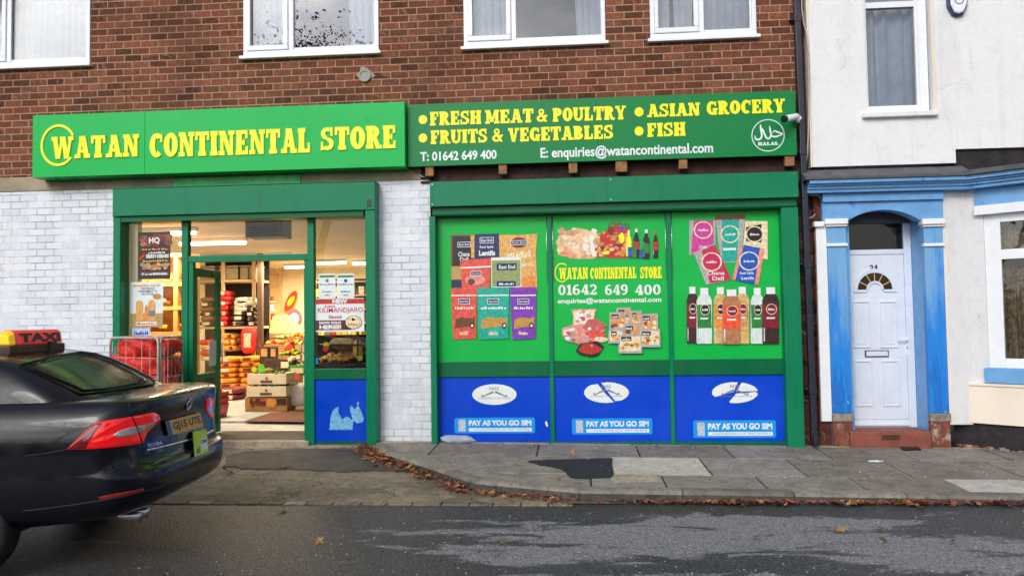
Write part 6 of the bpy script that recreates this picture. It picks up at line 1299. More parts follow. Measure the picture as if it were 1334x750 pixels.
sack('net_bag', 'pale knobbly bag of roots on the stand behind the right pane', 'bag', at(447, 447, DY+.42)-Vector((0, 0, .0)), (.34, .2, .15), mat('pale_bag', lin(196, 174, 128), .8, var=.3, vs=30, bump=.015), seed=3)
t, q = cbox('carton_box', 'small brown box of vegetables between the ginger and the pale bag', (440, 454, 460, 467), DY+.42, .2, M['card']); 
sack('food_bag', 'yellow packet standing at the right edge of the right pane', 'packet', at(466, 455, DY+.3), (.12, .1, .24), SM['gold'], seed=14)
produce('heap_of_jars', 'row of amber jars on the top tray behind the right pane', 'jars', 436, 431, DY+.65, 14, .05, .5, .1, [PRm['orange'], PRm['potato']], seed=21, h=.03)
tag_(425, 449, DY-.05, (200, 226, 50), 'lime green round tag on the produce stand, above the red one', 4.2); tag_(424.5, 454, DY-.08, (236, 44, 60), 'red round tag on the produce stand', 4.4); tag_(469, 466, DY-.05, (160, 210, 40), 'lime green round tag at the lower right of the right pane', 4)
# racks deeper in the shop, right side
rk3 = thing('shelf_rack', 'dark shelf rack of jars deep inside the shop behind the notices', 'shelves', (PX(440, 400, 7), 7, FZ))
mb = MB(); mb.box(PX(405, 400, 7), PX(520, 400, 7), 7.4, 7.5, FZ, PZ(440, 362, 7), M['darkvoid']); mb.build('back_panel', rk3)
for k, py in enumerate((366, 384, 402, 420, 440)):
    z = PZ(440, py, 7); mb = MB(); mb.box(PX(405, py, 7), PX(520, py, 7), 7, 7.4, z-.03, z, M['wood_pale']); mb.build('shelf', rk3)
    rr = random.Random(k); x = PX(407, py, 7)
    if k:
        mb = MB()
        while x < PX(515, py, 7):
            w = rr.uniform(.06, .14); mb.box(x, x+w-.015, 7.02, 7.2, z, z+rr.uniform(.12, .22), rr.choice([SM['gold'], SM['red'], SM['white'], SM['maroon'], SM['brown'], PRm['green'], PRm['yellow']])); x += w
        o = mb.build('packed_goods', rk3, kind='stuff')
# ---------------- posters on the glass
YG = -.013
def poster(name, label, px, layers, m=None, cat='poster'):
    y = YG-.002; a, b, c, d = RC(*px, y); mb = MB(); mb.box(a, b, y, y+.0015, c, d, m or M['white_vinyl']); o = mb.build(name, label=label, cat=cat)
    if layers: pic('print', o, layers, base=y)
    return o
poster('kebab_poster', 'dark poster for seekh kebabs high on the left window pane', (180, 302, 222, 363.5), [('blobs', scat(26, 183, 220, 304, 318, 2, 5, [Brn, Mar, cm('print_sausage', (150, 84, 60))])), ('e', (187, 318, 4.5, 3), Mt), ('t', (194, 309, 208, 318), Wt, 'HQ', .04), ('t', (185, 323.5, 219, 325.5), Tan, '~CHARCOAL GRILLED RANGE', .01), ('t', (193, 327.5, 216, 330), Wt, '~for real choice', .02), ('t', (190, 331, 220, 336), Wt, 'SEEKH KEBABS', .05), ('t', (186, 338, 219, 341), Tan, '~MADE WITH HALAL LAMB'), ('p', [(181, 336), (188, 329), (189, 333), (182, 340)], Red), ('blobs', scat(36, 185, 219, 344, 351, 1.6, 3, [Tan, Mt, Chn, GrnM])), ('r', (183, 354, 220, 359), cm('print_darkgrey', (84, 84, 88))), ('t', (185, 355, 218, 358), Wt, '~AVAILABLE INSTORE', .02)], cm('poster_dark', (46, 34, 32)))
poster('sauce_poster', 'white poster with three sauce bottles on the left window pane', (169.5, 367, 212.5, 426), [('t', (174, 370, 208, 373), Tan, '~GLADIATORS', .03), ('t', (183, 374.5, 202, 377), Gy, 'THE PERFECT', .02), ('t', (180, 378, 205, 380.5), Gy, 'COMPLEMENT TO', .02), ('t', (184, 381.5, 200, 384), Gy, 'ALL FOOD', .02), ('e', (204.5, 386, 6, 4), Gld), ('r', (170, 408, 212, 425.5), Chn), ('p', [(177, 394), (180, 391), (183, 391), (186, 394), (186, 417), (177, 417)], Tan), ('p', [(188.5, 401), (190, 397), (191, 397), (192.5, 401), (193, 417), (188, 417)], Org), ('p', [(193, 395), (196, 390), (200, 390), (202, 395), (202, 417), (193, 417)], Tan), ('r', (193.5, 404, 201.5, 412), Gy), ('r', (177, 419, 204, 423.5), Wt), ('t', (178, 420, 203, 422.5), Red, '~TASTE IS EVERYTHING', .01)])
poster('window_notice', 'small pale blue notice low on the left pane, half behind the cage', (172, 427, 196, 446), [('t', (175, 430, 193, 436), Blu, '~OPEN', .03), ('t', (175, 438, 193, 443), Gy, '~7 DAYS')], cm('notice_blue', (190, 212, 236)), 'notice')
for k, (a, b, w) in enumerate(((415, 437, 'left'), (439, 461.5, 'right'))):
    poster('window_notice', '%s of two white notices with green headings on the right pane' % w, (a, 356.5, b, 388.5), [('r', (a+1, 358.5, b-1, 361), Grn), ('e', ((a+b)/2, 365.5, 2.2, 2.2), Nv if k else Gy), ('t', (a+1.5, 369, b-1.5, 371), Gy, '~FOOD HYGIENE RATING'), ('t', (a+5, 378.5, b-5, 380.5), Gy, '~OPEN DAILY'), ('t', (a+8, 383, b-8, 385), Gy, '~9pm')], None, 'notice')
Brw = cm('print_darkbrown', (84, 34, 30)); Pk2 = cm('print_rose', (214, 44, 84))
poster('sauce_sticker', 'white and red poster for new sauce sold here on the right window pane', (411, 388.5, 474.5, 432), [('r', (411.3, 389.3, 474.3, 395.5), Red), ('t', (433, 389.8, 452.5, 395), Wt, 'NEW', .06), ('t', (423, 397.8, 437, 400), Pk2, '~the amazing', .01), ('t', (414, 400.5, 473, 408.5), Pk2, 'KILIMANDJARO', .005), ('t', (428, 410, 445, 414.5), Pk2, 'Sauce', .02), ('r', (411.3, 417, 458, 429.5), Brw), ('t', (416, 418.5, 444.5, 422), Wt, 'NOW SOLD', .05), ('t', (416, 423, 444.5, 428.5), Wt, 'HERE!!', .06), ('e', (460.5, 419.5, 11.5, 9), Crm), ('e', (460.5, 419.5, 11.5, 9), Brw, .93), ('blobs', [(460, 416, 2.5, 2, Bk)]), ('t', (453, 420, 468, 424), Gld, '~Country')])
# ---------------- roll cage with red net bags outside
from mathutils import noise as mnoise
M['cage'] = mat('galvanised_wire', (.50, .46, .42), .5, metal=.35, var=.25)
N0 = at(207.5, 470, -1.15); Lc = at(144, 470, -.80); Rc = at(237, 470, -.52); ztop_ = PZ(176, 440, -1.0)
cg = thing('roll_cage', 'steel roll cage of red net bags standing by the left window pane', 'roll cage', (N0.x, -.8, -.06))
Bk_ = Vector((Lc.x+Rc.x-N0.x, Lc.y+Rc.y-N0.y+.0, 0)); zb_ = .10
def cpanel(a, b, nm, top=True):
    mb = MB(); a = Vector((a.x, a.y, 0)); b = Vector((b.x, b.y, 0)); d = b-a; U_ = Vector((0, 0, 1)); cr_ = .05; e = d.normalized()
    mb.tube([a+U_*zb_, a+U_*(ztop_-cr_), a+e*cr_*.3+U_*(ztop_-cr_*.3), a+e*cr_+U_*ztop_, b-e*cr_+U_*ztop_, b-e*cr_*.3+U_*(ztop_-cr_*.3), b+U_*(ztop_-cr_), b+U_*zb_], .014, M['cage'], n=8)
    for k in range(1, 5): z = ztop_-.13-.22*k+.13; mb.tube([a+U_*z, b+U_*z], .005, M['cage'], n=6)
    for k in range(1, 6): p = a+d*k/6; mb.tube([p+U_*zb_, p+U_*(ztop_-.1 if k % 2 else ztop_)], .003, M['cage'], n=5)
    return mb.build(nm, cg)
off_ = (Vector((Rc.x-N0.x, Rc.y-N0.y, 0))).normalized()*.03
cpanel(Lc, N0-Vector((.012, 0, 0)), 'cage_panel'); cpanel(N0+off_, Rc, 'cage_panel'); cpanel(Lc, Bk_, 'cage_panel'); cpanel(Bk_, Rc, 'cage_panel')
mb = MB(); mb.prismz([(p.x, p.y) for p in (Lc, N0, Rc, Bk_)], zb_, zb_+.03, M['cage']); mb.build('base', cg)
for p in (Lc, N0, Rc, Bk_): mb = MB(); q = Vector((p.x, p.y, 0)).lerp(Vector((N0.x, -.8, 0)), .12); mb.tube([(q.x-.015, q.y, .03), (q.x+.015, q.y, .03)], .055, M['rubber'], n=14); mb.build('castor', cg)
M['netred'] = mat('red_netting', lin(214, 40, 30), .5, var=.35, vs=26, bump=.02, bs=26, dirt=(lin(236, 96, 70), .56, 34))
ctr = (Lc+Rc)/2; ux = (N0-Lc); ux.z = 0; uy = (Rc-N0); uy.z = 0; k = 0; posn = ['front left', 'front right', 'back left', 'back right']
for lv in range(6):
    for i, (a, b) in enumerate(((.30, -.24), (.30, .24))):
        c = Vector((ctr.x, ctr.y, 0))+ux*(.20 if i else -.22)-uy*.03+Vector((0, random.uniform(-.03, .03), 0))
        o = MB(); rr = random.Random(k); w = ux.length*.50
        def fn(d, ph=rr.uniform(0, 60)): q = d*13+Vector((ph, ph, ph)); return d*(1+.30*mnoise.noise(q*.45)+.16*mnoise.noise(q))
        o.ell(c+Vector((0, 0, zb_+.13+.195*lv)), w/2, uy.length*.36, .115, M['netred'], nu=44, nv=18, fn=fn, p=.62)
        o.build('net_bag', label='red net bag of onions in the roll cage, %s layer, %s' % (ORDN[lv] if lv < 5 else 'topmost', 'right side' if i else 'left side'), cat='net bag', group='red net bags in the cage'); k += 1
# ================================================================ TAXI
from mathutils.bvhtree import BVHTree
M['carpaint'] = mat('black_navy_car_paint', (.004, .005, .010), .24, metal=.0, var=.12, vs=2, coat=.28, spec=.3, dirt=((.022, .021, .02), .6, 4))
M['carglass'] = mat('dark_car_glass', (.012, .02, .016), .03, var=0, coat=.6)
M['car_black'] = mat('car_black_plastic', (.012, .012, .013), .5)
M['lamp_red'] = mat('red_lamp_lens', lin(226, 16, 28), .12, var=.10, vs=30, coat=1, emit=lin(255, 20, 20), es=.22); M['lamp_dark'] = mat('dark_red_lens', lin(120, 22, 24), .15, var=.2, vs=20, coat=1)
M['lamp_clear'] = mat('clear_lamp_lens', lin(196, 196, 200), .15, var=.2, vs=30, coat=1)
M['plate_yellow'] = mat('yellow_plate', lin(255, 186, 24), .4, var=.05); M['plate_blue'] = mat('plate_blue', lin(30, 90, 200), .4, var=.05)
M['lime'] = mat('lime_sticker', lin(190, 226, 40), .45, var=.1, vs=20)
M['rubber'] = mat('tyre_rubber', (.02, .02, .02), .8, bump=.002)
M['alloy'] = mat('dull_alloy', (.35, .35, .36), .35, metal=.9)
CARX, CARY, CARA = -2.83, -3.50, math.pi+.10
car = thing('taxi_car', 'black saloon taxi seen from behind, parked at the left with a lit red tail lamp look and yellow plate', 'taxi', (CARX, CARY, ROADZ), rotz=CARA)
car['label'] = 'black saloon taxi parked at the left edge, its rear facing the shop door'
MW = Matrix.Translation((CARX, CARY, ROADZ)) @ Matrix.Rotation(CARA, 4, 'Z'); MI = MW.inverted()
def spow(v, p): return math.copysign(abs(v)**p, v)
def outline(W, s0, s1, Lr, Lf, n=4.0, nr=12, ns=12):
    o = []
    for i in range(nr+1):
        a = (math.pi/2)*i/nr; o.append((s0+Lr*(1-math.cos(a)**(2/n)), W*math.sin(a)**(2/n)))
    for i in range(1, ns):
        t = i/ns; s = s0+Lr+(s1-Lf-s0-Lr)*t; o.append((s, W*(1+.008*math.sin(math.pi*t))))
    for i in range(nr+1):
        a = (math.pi/2)*(1-i/nr); o.append((s1-Lf*(1-math.cos(a)**(2/2.4)), W*math.sin(a)**(2/2.4)))
    return o+[(s, -w) for s, w in reversed(o[1:-1])]
def shell(rings, m, cap_top=True, cap_bot=True, drop=None):
    mb = MB(); n = None; v = []
    for (z, W, s0, s1, Lr, Lf) in rings:
        o = outline(W, s0, s1, Lr, Lf); n = len(o)
        for s, w in o:
            zz = z
            if drop: zz = drop(s, z)
            v.append((s, w, zz))
    f = [(k*n+i, k*n+(i+1) % n, (k+1)*n+(i+1) % n, (k+1)*n+i) for k in range(len(rings)-1) for i in range(n)]
    half = (n+2)//2
    def cap(k, flip):
        b = k*n
        for i in range(1, half-1):       # strips between mirrored points
            j = n-i; i2 = i+1; j2 = n-i2
            if i == 1: q = [b+0, b+1, b+(n-1)]; f.append(tuple(q if flip else q[::-1]))
            if i2 == half-1: q = [b+i, b+i2, b+j]
            else: q = [b+i, b+i2, b+j2, b+j]
            f.append(tuple(q if flip else q[::-1]))
    if cap_bot: cap(0, False)
    if cap_top: cap(len(rings)-1, True)
    mb.add(v, f, m, True); return mb
def drop(s, z):
    if s < 1.0 and z < .52: z += .075*(1-s/1.0)**1.1*min(1, (.52-z)/.2)
    t = max(0, min(1, (s-3.3)/1.5)); t = t*t*(3-2*t); return z-(z-.5)*.42*t if z > .5 else z
body_r = [(.285, .68, .28, 4.70, .45, .8), (.30, .78, .17, 4.78, .46, .8), (.355, .86, .06, 4.82, .46, .8), (.42, .893, .01, 4.83, .46, .8), (.56, .905, .0, 4.83, .46, .8), (.635, .907, .0, 4.82, .46, .8), (.665, .904, .018, 4.81, .45, .8), (.675, .902, .055, 4.80, .43, .8),
          (.72, .906, .075, 4.78, .43, .8), (.86, .902, .085, 4.75, .43, .8), (.95, .888, .075, 4.70, .42, .8), (1.02, .862, .055, 4.62, .42, .8), (1.08, .825, .04, 4.50, .42, .8), (1.108, .795, .045, 4.45, .42, .8), (1.122, .76, .08, 4.40, .42, .8), (1.13, .66, .16, 4.3, .42, .8)]
mb = shell(body_r, M['carpaint'], drop=drop)
body = mb.build('body', car, local=True)
# arches cut with a cylinder
def cutter(s, r):
    mc = MB(); n = 40
    for sg in (1, -1):
        y0, y1 = (.62, 1.1) if sg > 0 else (-1.1, -.62)
        v = [(s+r*math.cos(2*math.pi*k/n), y, .33+r*math.sin(2*math.pi*k/n)) for y in (y0, y1) for k in range(n)]
        mc.add(v, [tuple(range(n-1, -1, -1)), tuple(range(n, 2*n))]+[(k, (k+1) % n, n+(k+1) % n, n+k) for k in range(n)], M['car_black'])
    me = bpy.data.meshes.new('c'); me.from_pydata([tuple(v) for v in mc.v], [], mc.f); me.update()
    me.materials.append(M['car_black']); o = bpy.data.objects.new('c', me); COL.objects.link(o); return o
body.modifiers.new('s', 'SUBSURF').render_levels = 1; body.modifiers['s'].levels = 1
cs = [cutter(1.18, .375), cutter(3.90, .375)]
for c in cs:
    c.parent = car; bm_ = body.modifiers.new('b', 'BOOLEAN'); bm_.operation = 'DIFFERENCE'; bm_.solver = 'EXACT'; bm_.object = c
dg = bpy.context.evaluated_depsgraph_get(); dg.update()
me2 = bpy.data.meshes.new_from_object(body.evaluated_get(dg)); body.modifiers.clear(); body.data = me2
for c in cs: bpy.data.objects.remove(c)
for p in me2.polygons: p.use_smooth = True
bmod = body.modifiers.new('w', 'EDGE_SPLIT'); bmod.split_angle = rad(38)
gh_r = [(1.10, .775, .46, 3.85, .34, .75), (1.17, .755, .54, 3.70, .34, .75), (1.24, .725, .66, 3.48, .34, .7), (1.31, .69, .78, 3.26, .34, .66), (1.365, .652, .89, 3.08, .34, .62), (1.405, .61, 1.01, 2.92, .36, .6), (1.432, .56, 1.17, 2.76, .4, .6), (1.448, .48, 1.36, 2.58, .4, .55), (1.456, .34, 1.6, 2.35, .3, .4)]
gh = shell(gh_r, M['carpaint'], cap_bot=False).build('roof', car, local=True, sub=1)
inside = MB()
dg = bpy.context.evaluated_depsgraph_get(); dg.update()
def bvh_of(o):
    ev = o.evaluated_get(dg); me = ev.to_mesh(); vs = [v.co.copy() for v in me.vertices]; fs = [list(p.vertices) for p in me.polygons]; ev.to_mesh_clear(); return BVHTree.FromPolygons(vs, fs)
TB, TG = bvh_of(body), bvh_of(gh)
def hit(px, py, T=None, guard=0):
    o = MI @ CAM; d = (MI.to_3x3() @ ray(px, py)).normalized(); best = None
    for t in ([T] if T else [TB, TG]):
        l, nrm, i, ds = t.ray_cast(o, d)
        if l is not None and (best is None or ds < best[2]): best = (l, nrm, ds)
    if best is None and guard < 40:          # just past the edge of the body: step back towards its middle
        return hit(px+(200-px)*.012, py+(560-py)*.012, T, guard+1)
    return (best[0], best[1]) if best else None
def decal(name, outlinepx, m, off=.004, parent=None, T=None, sub=1, skirt=.012, label=None):
    """a plate following the body: outline given where the photograph shows it, laid on the body with thickness"""
    pts = []
    n0 = len(outlinepx)
    for i in range(n0):
        a, b = outlinepx[i], outlinepx[(i+1) % n0]
        for k in range(sub): pts.append((a[0]+(b[0]-a[0])*k/sub, a[1]+(b[1]-a[1])*k/sub))
    cx, cy = sum(p[0] for p in pts)/len(pts), sum(p[1] for p in pts)/len(pts)
    rings = [1.0, .8, .55, .3]; V = []; n = len(pts)
    for r in rings:
        for p in pts:
            h = hit(cx+(p[0]-cx)*r, cy+(p[1]-cy)*r, T)
            if h is None: return None
            V.append(h[0]+h[1]*off)
    h = hit(cx, cy, T); V.append(h[0]+h[1]*off); base = [hit(p[0], p[1], T) for p in pts]; V += [b[0]-b[1]*skirt for b in base]
    F = [(k*n+i, k*n+(i+1) % n, (k+1)*n+(i+1) % n, (k+1)*n+i) for k in range(3) for i in range(n)]+[(3*n+i, 3*n+(i+1) % n, 4*n) for i in range(n)]
    c = 4*n+1; F += [(c+i, c+(i+1) % n, (i+1) % n, i) for i in range(n)]
    mb = MB(); mb.add(V, F, m, True); return mb.build(name, parent or car, local=True, label=label)
def line(name, pts, r, m, T=None, off=0.0, parent=None, sub=5):
    P = []
    for a, b in zip(pts[:-1], pts[1:]):
        for k in range(sub):
            h = hit(a[0]+(b[0]-a[0])*k/sub, a[1]+(b[1]-a[1])*k/sub, T)
            if h: P.append(h[0]+h[1]*off)
    h = hit(*pts[-1], T)
    if h: P.append(h[0]+h[1]*off)
    mb = MB(); mb.tube(P, r, m, n=6); return mb.build(name, parent or car, local=True)
# glass
decal('rear_window', [(24, 477), (45, 471), (72, 464), (105, 459), (124, 461), (150, 470), (176, 482), (202, 496), (200, 501), (170, 506), (135, 511), (104, 514), (92, 508), (60, 492)], M['car_black'], .003, T=None, sub=3)
rw = [o for o in kids(car) if o.name == 'rear_window'][0]
decal('glass_sheet', [(32, 478), (50, 473), (74, 467), (104, 462), (122, 464), (150, 474), (174, 486), (192, 497), (165, 502), (135, 507), (108, 509), (96, 503), (64, 490)], M['carglass'], .006, parent=rw, sub=3)
# side windows (near and far), offset from the roof shell
for sg in (1, -1):
    mb = MB(); vs = []
    lo, hi = 1.19, 1.385
    N_ = 24
    for j, z in enumerate((lo, (lo+hi)/2, hi)):
        for i in range(N_+1):
            t = i/N_; s = (1.12+.16*j)+((3.52-.28*j)-(1.12+.16*j))*t
            l, nrm, _, _ = TG.ray_cast(Vector((s, sg*1.5, z)), Vector((0, -sg, 0))); vs.append(l+nrm*.004)
    mb.add(vs, [(j*(N_+1)+i, j*(N_+1)+i+1, (j+1)*(N_+1)+i+1, (j+1)*(N_+1)+i) for j in range(2) for i in range(N_)], M['carglass'], True); mb.build('side_window', car, local=True)
mb = MB(); vs = []
for j, z in enumerate((1.19, 1.28, 1.37)):
    for i in range(13):
        y = (-.60+.05*j)+(1.2-.1*j)*i/12; l, nrm, _, _ = TG.ray_cast(Vector((5, y, z)), Vector((-1, 0, 0))); vs.append(l+nrm*.004)
mb.add(vs, [(j*13+i, j*13+i+1, (j+1)*13+i+1, (j+1)*13+i) for j in range(2) for i in range(12)], M['carglass'], True); mb.build('windscreen', car, local=True)
# tail lamps
tl = decal('tail_lamp', [(88, 584.5), (99, 574), (112, 561), (126, 551), (140, 547.5), (158, 544.5), (178, 541), (200, 537), (206, 540), (207.5, 546), (198, 555), (190, 563), (185, 577), (162, 580.5), (140, 583), (115, 584.5)], M['lamp_red'], .010, sub=2, label='near tail lamp')
if tl:
    decal('lamp_insert', [(146, 566.5), (156, 560), (172, 555.5), (190, 552), (203, 547), (192, 556), (182, 563), (166, 567), (152, 569)], M['lamp_clear'], .0125, parent=tl, sub=2, skirt=.0)
    decal('lamp_shade', [(90, 584), (101, 574.5), (113, 562), (127, 552.5), (134, 551), (124, 562), (117, 574), (113, 583.5)], M['lamp_dark'], .0120, parent=tl, sub=2, skirt=.0)
    line('lamp_gap', [(170.5, 542), (175, 552), (180, 565), (184, 577)], .0035, M['car_black'], off=.0125, parent=tl)
fl = decal('tail_lamp', [(270.5, 518.3), (276, 518), (277, 532), (276.5, 544), (273.5, 543), (267.5, 534), (268, 525)], M['lamp_red'], .010, sub=2, label='far tail lamp')
if fl: decal('lamp_insert', [(267.8, 531), (276.5, 530), (276.6, 536), (269.5, 537.5)], M['lamp_clear'], .0125, parent=fl, sub=2, skirt=0)
# panel gaps
line('panel_gap', [(161, 512), (168, 527), (173, 541)], .003, M['car_black']); line('panel_gap', [(184.5, 577), (187, 588), (193, 598), (230, 592), (262, 582), (277, 573)], .003, M['car_black'])
line('panel_gap', [(88, 585), (60, 590), (30, 594)], .003, M['car_black'])
line('chrome_strip', [(190, 586.5), (222, 579), (252, 571), (271, 563.5), (277, 560.5)], .009, M['chrome'], off=.003, sub=8)
line('bumper_edge', [(30, 665), (60, 662), (110, 655), (160, 647), (210, 634), (250, 618)], .004, M['car_black'], sub=8)
def bil(c, u, v):
    tl_, tr_, br_, bl_ = c; return ((1-u)*(1-v)*tl_[0]+u*(1-v)*tr_[0]+u*v*br_[0]+(1-u)*v*bl_[0], (1-u)*(1-v)*tl_[1]+u*(1-v)*tr_[1]+u*v*br_[1]+(1-u)*v*bl_[1])
def flat(corners, push=.012):
    """a flat card fixed on the body through these four points"""
    P = [hit(*c) for c in corners]; P = [p for p in P]
    c0 = sum((p[0] for p in P), Vector())/4; ux = ((P[1][0]+P[2][0])-(P[0][0]+P[3][0])).normalized(); vz = ((P[0][0]+P[1][0])-(P[3][0]+P[2][0])).normalized(); nn = ux.cross(vz).normalized()
    if nn.x > 0: nn = -nn
    o = MI @ CAM; c0 = c0+nn*push
    Q = []
    for c in corners:
        d = MI.to_3x3() @ ray(*c); t = (c0-o).dot(nn)/d.dot(nn); Q.append(o+d*t)
    return Q, nn
def card(name, corners, m, push=.014, th=.006, parent=None):
    Q, nn = flat(corners, push); mb = MB(); v = [q for q in Q]+[q-nn*th*1.0 for q in Q]
    mb.add(v, [(0, 1, 2, 3), (7, 6, 5, 4), (0, 4, 5, 1), (1, 5, 6, 2), (2, 6, 7, 3), (3, 7, 4, 0)], m); return mb.build(name, parent or car, local=True), Q, nn
def on(Q, nn, u, v, o=.0015): return (Q[0]*(1-u)+Q[1]*u)*(1-v)+(Q[3]*(1-u)+Q[2]*u)*v+nn*o
def tcard(mb, Q, nn, body_, u0, u1, v0, v1, m, bold=.03, o=.0015): return text(mb, body_, u0, u1, v0, v1, 0, m, bold, fn=lambda X, Z: tuple(on(Q, nn, X, v1-(Z-v0), o)))
PC = [(216, 548.7), (260.5, 537), (264.8, 554.7), (220.7, 567.4)]
pl_, Q, nn = card('number_plate', PC, M['plate_yellow'], .02)
mb = MB(); mb.add([on(Q, nn, 0, 0), on(Q, nn, .095, 0), on(Q, nn, .095, 1), on(Q, nn, 0, 1)], [(0, 1, 2, 3)], M['plate_blue']); mb.build('country_band', pl_, local=True)
mb = MB(); tcard(mb, Q, nn, 'GJ15 UTE', .15, .96, .17, .86, M['black'], .035); mb.build('plate_lettering', pl_, local=True)
SC = [(251.7, 562), (269, 558.4), (271.7, 587.4), (254.3, 594.3)]
sc_, Q2, n2 = card('licence_sticker', SC, M['lime'], .02)
mb = MB(); mb.add([on(Q2, n2, .45, .38), on(Q2, n2, .92, .36), on(Q2, n2, .92, .85), on(Q2, n2, .45, .88)], [(0, 1, 2, 3)], M['white_vinyl']); mb.add([on(Q2, n2, .12, .72), on(Q2, n2, .38, .72), on(Q2, n2, .38, .92), on(Q2, n2, .12, .92)], [(0, 1, 2, 3)], Grn)
tcard(mb, Q2, n2, '1386', .48, .90, .42, .58, M['black'], .03, .003); mb.build('sticker_print', sc_, local=True)
# badges
def projtext(name, t_, c, m, bold, off):
    vs, fs = text_geo(t_, bold); a0, a1 = min(v.x for v in vs), max(v.x for v in vs); b0, b1 = min(v.y for v in vs), max(v.y for v in vs); out = []
    for v in vs:
        p = bil(c, (v.x-a0)/(a1-a0), 1-(v.y-b0)/(b1-b0)); h = hit(*p); out.append(h[0]+h[1]*off)
    mb = MB(); mb.add(out, fs, m); mb.build(name, car, local=True)
projtext('badge_lettering', 'SKODA', [(191, 577.5), (211, 573.5), (211.5, 578.5), (191.5, 582.5)], M['chrome'], .03, .004)
h = hit(245.5, 526.3); c_, n_ = h; e1 = n_.cross(Vector((0, 0, 1))).normalized(); e2 = e1.cross(n_)
def ring3(mb, r, rt, off, m, n=24):
    mb.tube([c_+n_*off+e1*r*math.cos(2*math.pi*k/n)+e2*r*math.sin(2*math.pi*k/n) for k in range(n+1)], rt, m, n=6, cap=False)
mb = MB(); ring3(mb, .042, .005, .006, M['chrome']); mb.add([c_+n_*.004+e1*.042*math.cos(.3927*k)+e2*.042*math.sin(.3927*k) for k in range(16)], [tuple(range(16))], M['lamp_clear'])
mb.add([c_+n_*.007+e1*a+e2*b for a, b in ((-.03, -.005), (.0, .02), (.03, .018), (.012, .006), (.03, .0), (.006, -.004), (.02, -.018), (-.008, -.012))], [tuple(range(8))], M['black']); mb.build('boot_badge', car, local=True)
decal('rear_reflector', [(128, 647), (150, 642.5), (186.5, 635.5), (188, 639), (165, 645), (131, 650.5)], mat('dull_red_reflector', lin(150, 40, 34), .3), .004, sub=2)
# exhaust tips
e0 = hit(177, 652)
for k, (px, py) in enumerate(((176, 664), (190, 658.5))):
    y_ = .50-.115*k; a = Vector((.19, y_, .305)); mb = MB()
    mb.tube([a+Vector((.14, 0, .02)), a, a], [.030, .036, .029], M['chrome'], n=16, cap=False); mb.tube([a+Vector((.05, 0, 0)), a+Vector((.052, 0, 0))], [.028, .028], M['black'], n=16); mb.build('exhaust_tip', car, local=True)
mb = MB(); mb.box(1.0, 4.4, -.55, .55, .22, .32, M['car_black']); mb.build('underbody', car, local=True)
# wheels
def lathe(mb, prof, c, m, n=36, sg=1):
    v = [(c[0]+r*math.cos(2*math.pi*k/n), c[1]+sg*y, c[2]+r*math.sin(2*math.pi*k/n)) for y, r in prof for k in range(n)]
    mb.add(v, [(j*n+k, j*n+(k+1) % n, (j+1)*n+(k+1) % n, (j+1)*n+k) for j in range(len(prof)-1) for k in range(n)], m, True)
for s in (1.18, 3.90):
    for sg in (1, -1):
        c = (s, sg*.80, .325); mb = MB(); lathe(mb, [(-.10, .20), (-.10, .30), (-.085, .322), (-.05, .33), (.05, .33), (.085, .322), (.10, .30), (.098, .235), (.085, .215)], c, M['rubber'], sg=sg); w = mb.build('wheel', car, local=True)
        mb = MB(); lathe(mb, [(.085, .218), (.07, .205), (.02, .195), (-.02, .19)], c, M['alloy'], sg=sg)
        for k in range(5):
            a = 2*math.pi*k/5+.3
            for da in (-.16, .16):
                p0 = Vector((c[0]+.05*math.cos(a), c[1]+sg*.075, c[2]+.05*math.sin(a))); p1 = Vector((c[0]+.205*math.cos(a+da), c[1]+sg*.065, c[2]+.205*math.sin(a+da))); mb.tube([p0, p1], [.022, .014], M['alloy'], n=6)
        mb.tube([Vector((c[0], c[1]+sg*.02, c[2])), Vector((c[0], c[1]+sg*.085, c[2]))], .06, M['alloy'], n=18); mb.build('rim', w, local=True)
        mb = MB(); mb.tube([Vector((c[0], c[1]-sg*.05, c[2])), Vector((c[0], c[1]+sg*.0, c[2]))], .185, M['car_black'], n=24); mb.build('brake_disc', w, local=True)
# roof sign
M['taxi_red'] = mat('taxi_red_plastic', lin(240, 60, 66), .35, var=.06, emit=lin(230, 50, 56), es=.25); M['taxi_yellow'] = mat('taxi_yellow_plastic', lin(250, 214, 40), .35, var=.06, emit=lin(250, 200, 40), es=.25)
sS, zr = 1.17, 1.455
mb = MB(); pr = [(.0, .03), (.012, .115), (.035, .135), (.085, .135), (.12, .10), (.14, .03)]
P = [(sS+a, zr+b) for a, b in pr]
def loftx(y0, y1, m, k0=1, k1=1):
    n = len(P); v = [(p[0], y, p[1] if k == 1 else zr+.03+(p[1]-zr-.03)*k) for y, k in ((y0, k0), (y1, k1)) for p in P]
    mb.add(v, [tuple(range(n)), tuple(range(2*n-1, n-1, -1))]+[(k, n+k, n+(k+1) % n, (k+1) % n) for k in range(n)], m)
loftx(-.30, .285, M['taxi_red']); rs = mb.build('roof_sign', car, local=True, bevel=.012, seg=3)
mb = MB(); loftx(.287, .36, M['taxi_yellow'], 1, .7); mb.build('sign_end', rs, local=True, bevel=.012, seg=3)
mb = MB(); mb.box(sS-.01, sS+.15, -.32, .37, zr-.035, zr+.028, mat('taxi_sign_base', lin(74, 46, 34), .5)); mb.build('sign_base', rs, local=True, bevel=.01)
mb = MB(); lx = lambda X, Z: (sS-.002+(Z-zr-.03)*.14-.0015, .5-X, Z)   # rear face, read from behind
text(mb, 'TAXI', .5-.25, .5+.27, zr+.045, zr+.112, 0, M['black'], .06, fn=lx); mb.build('sign_lettering', rs, local=True)
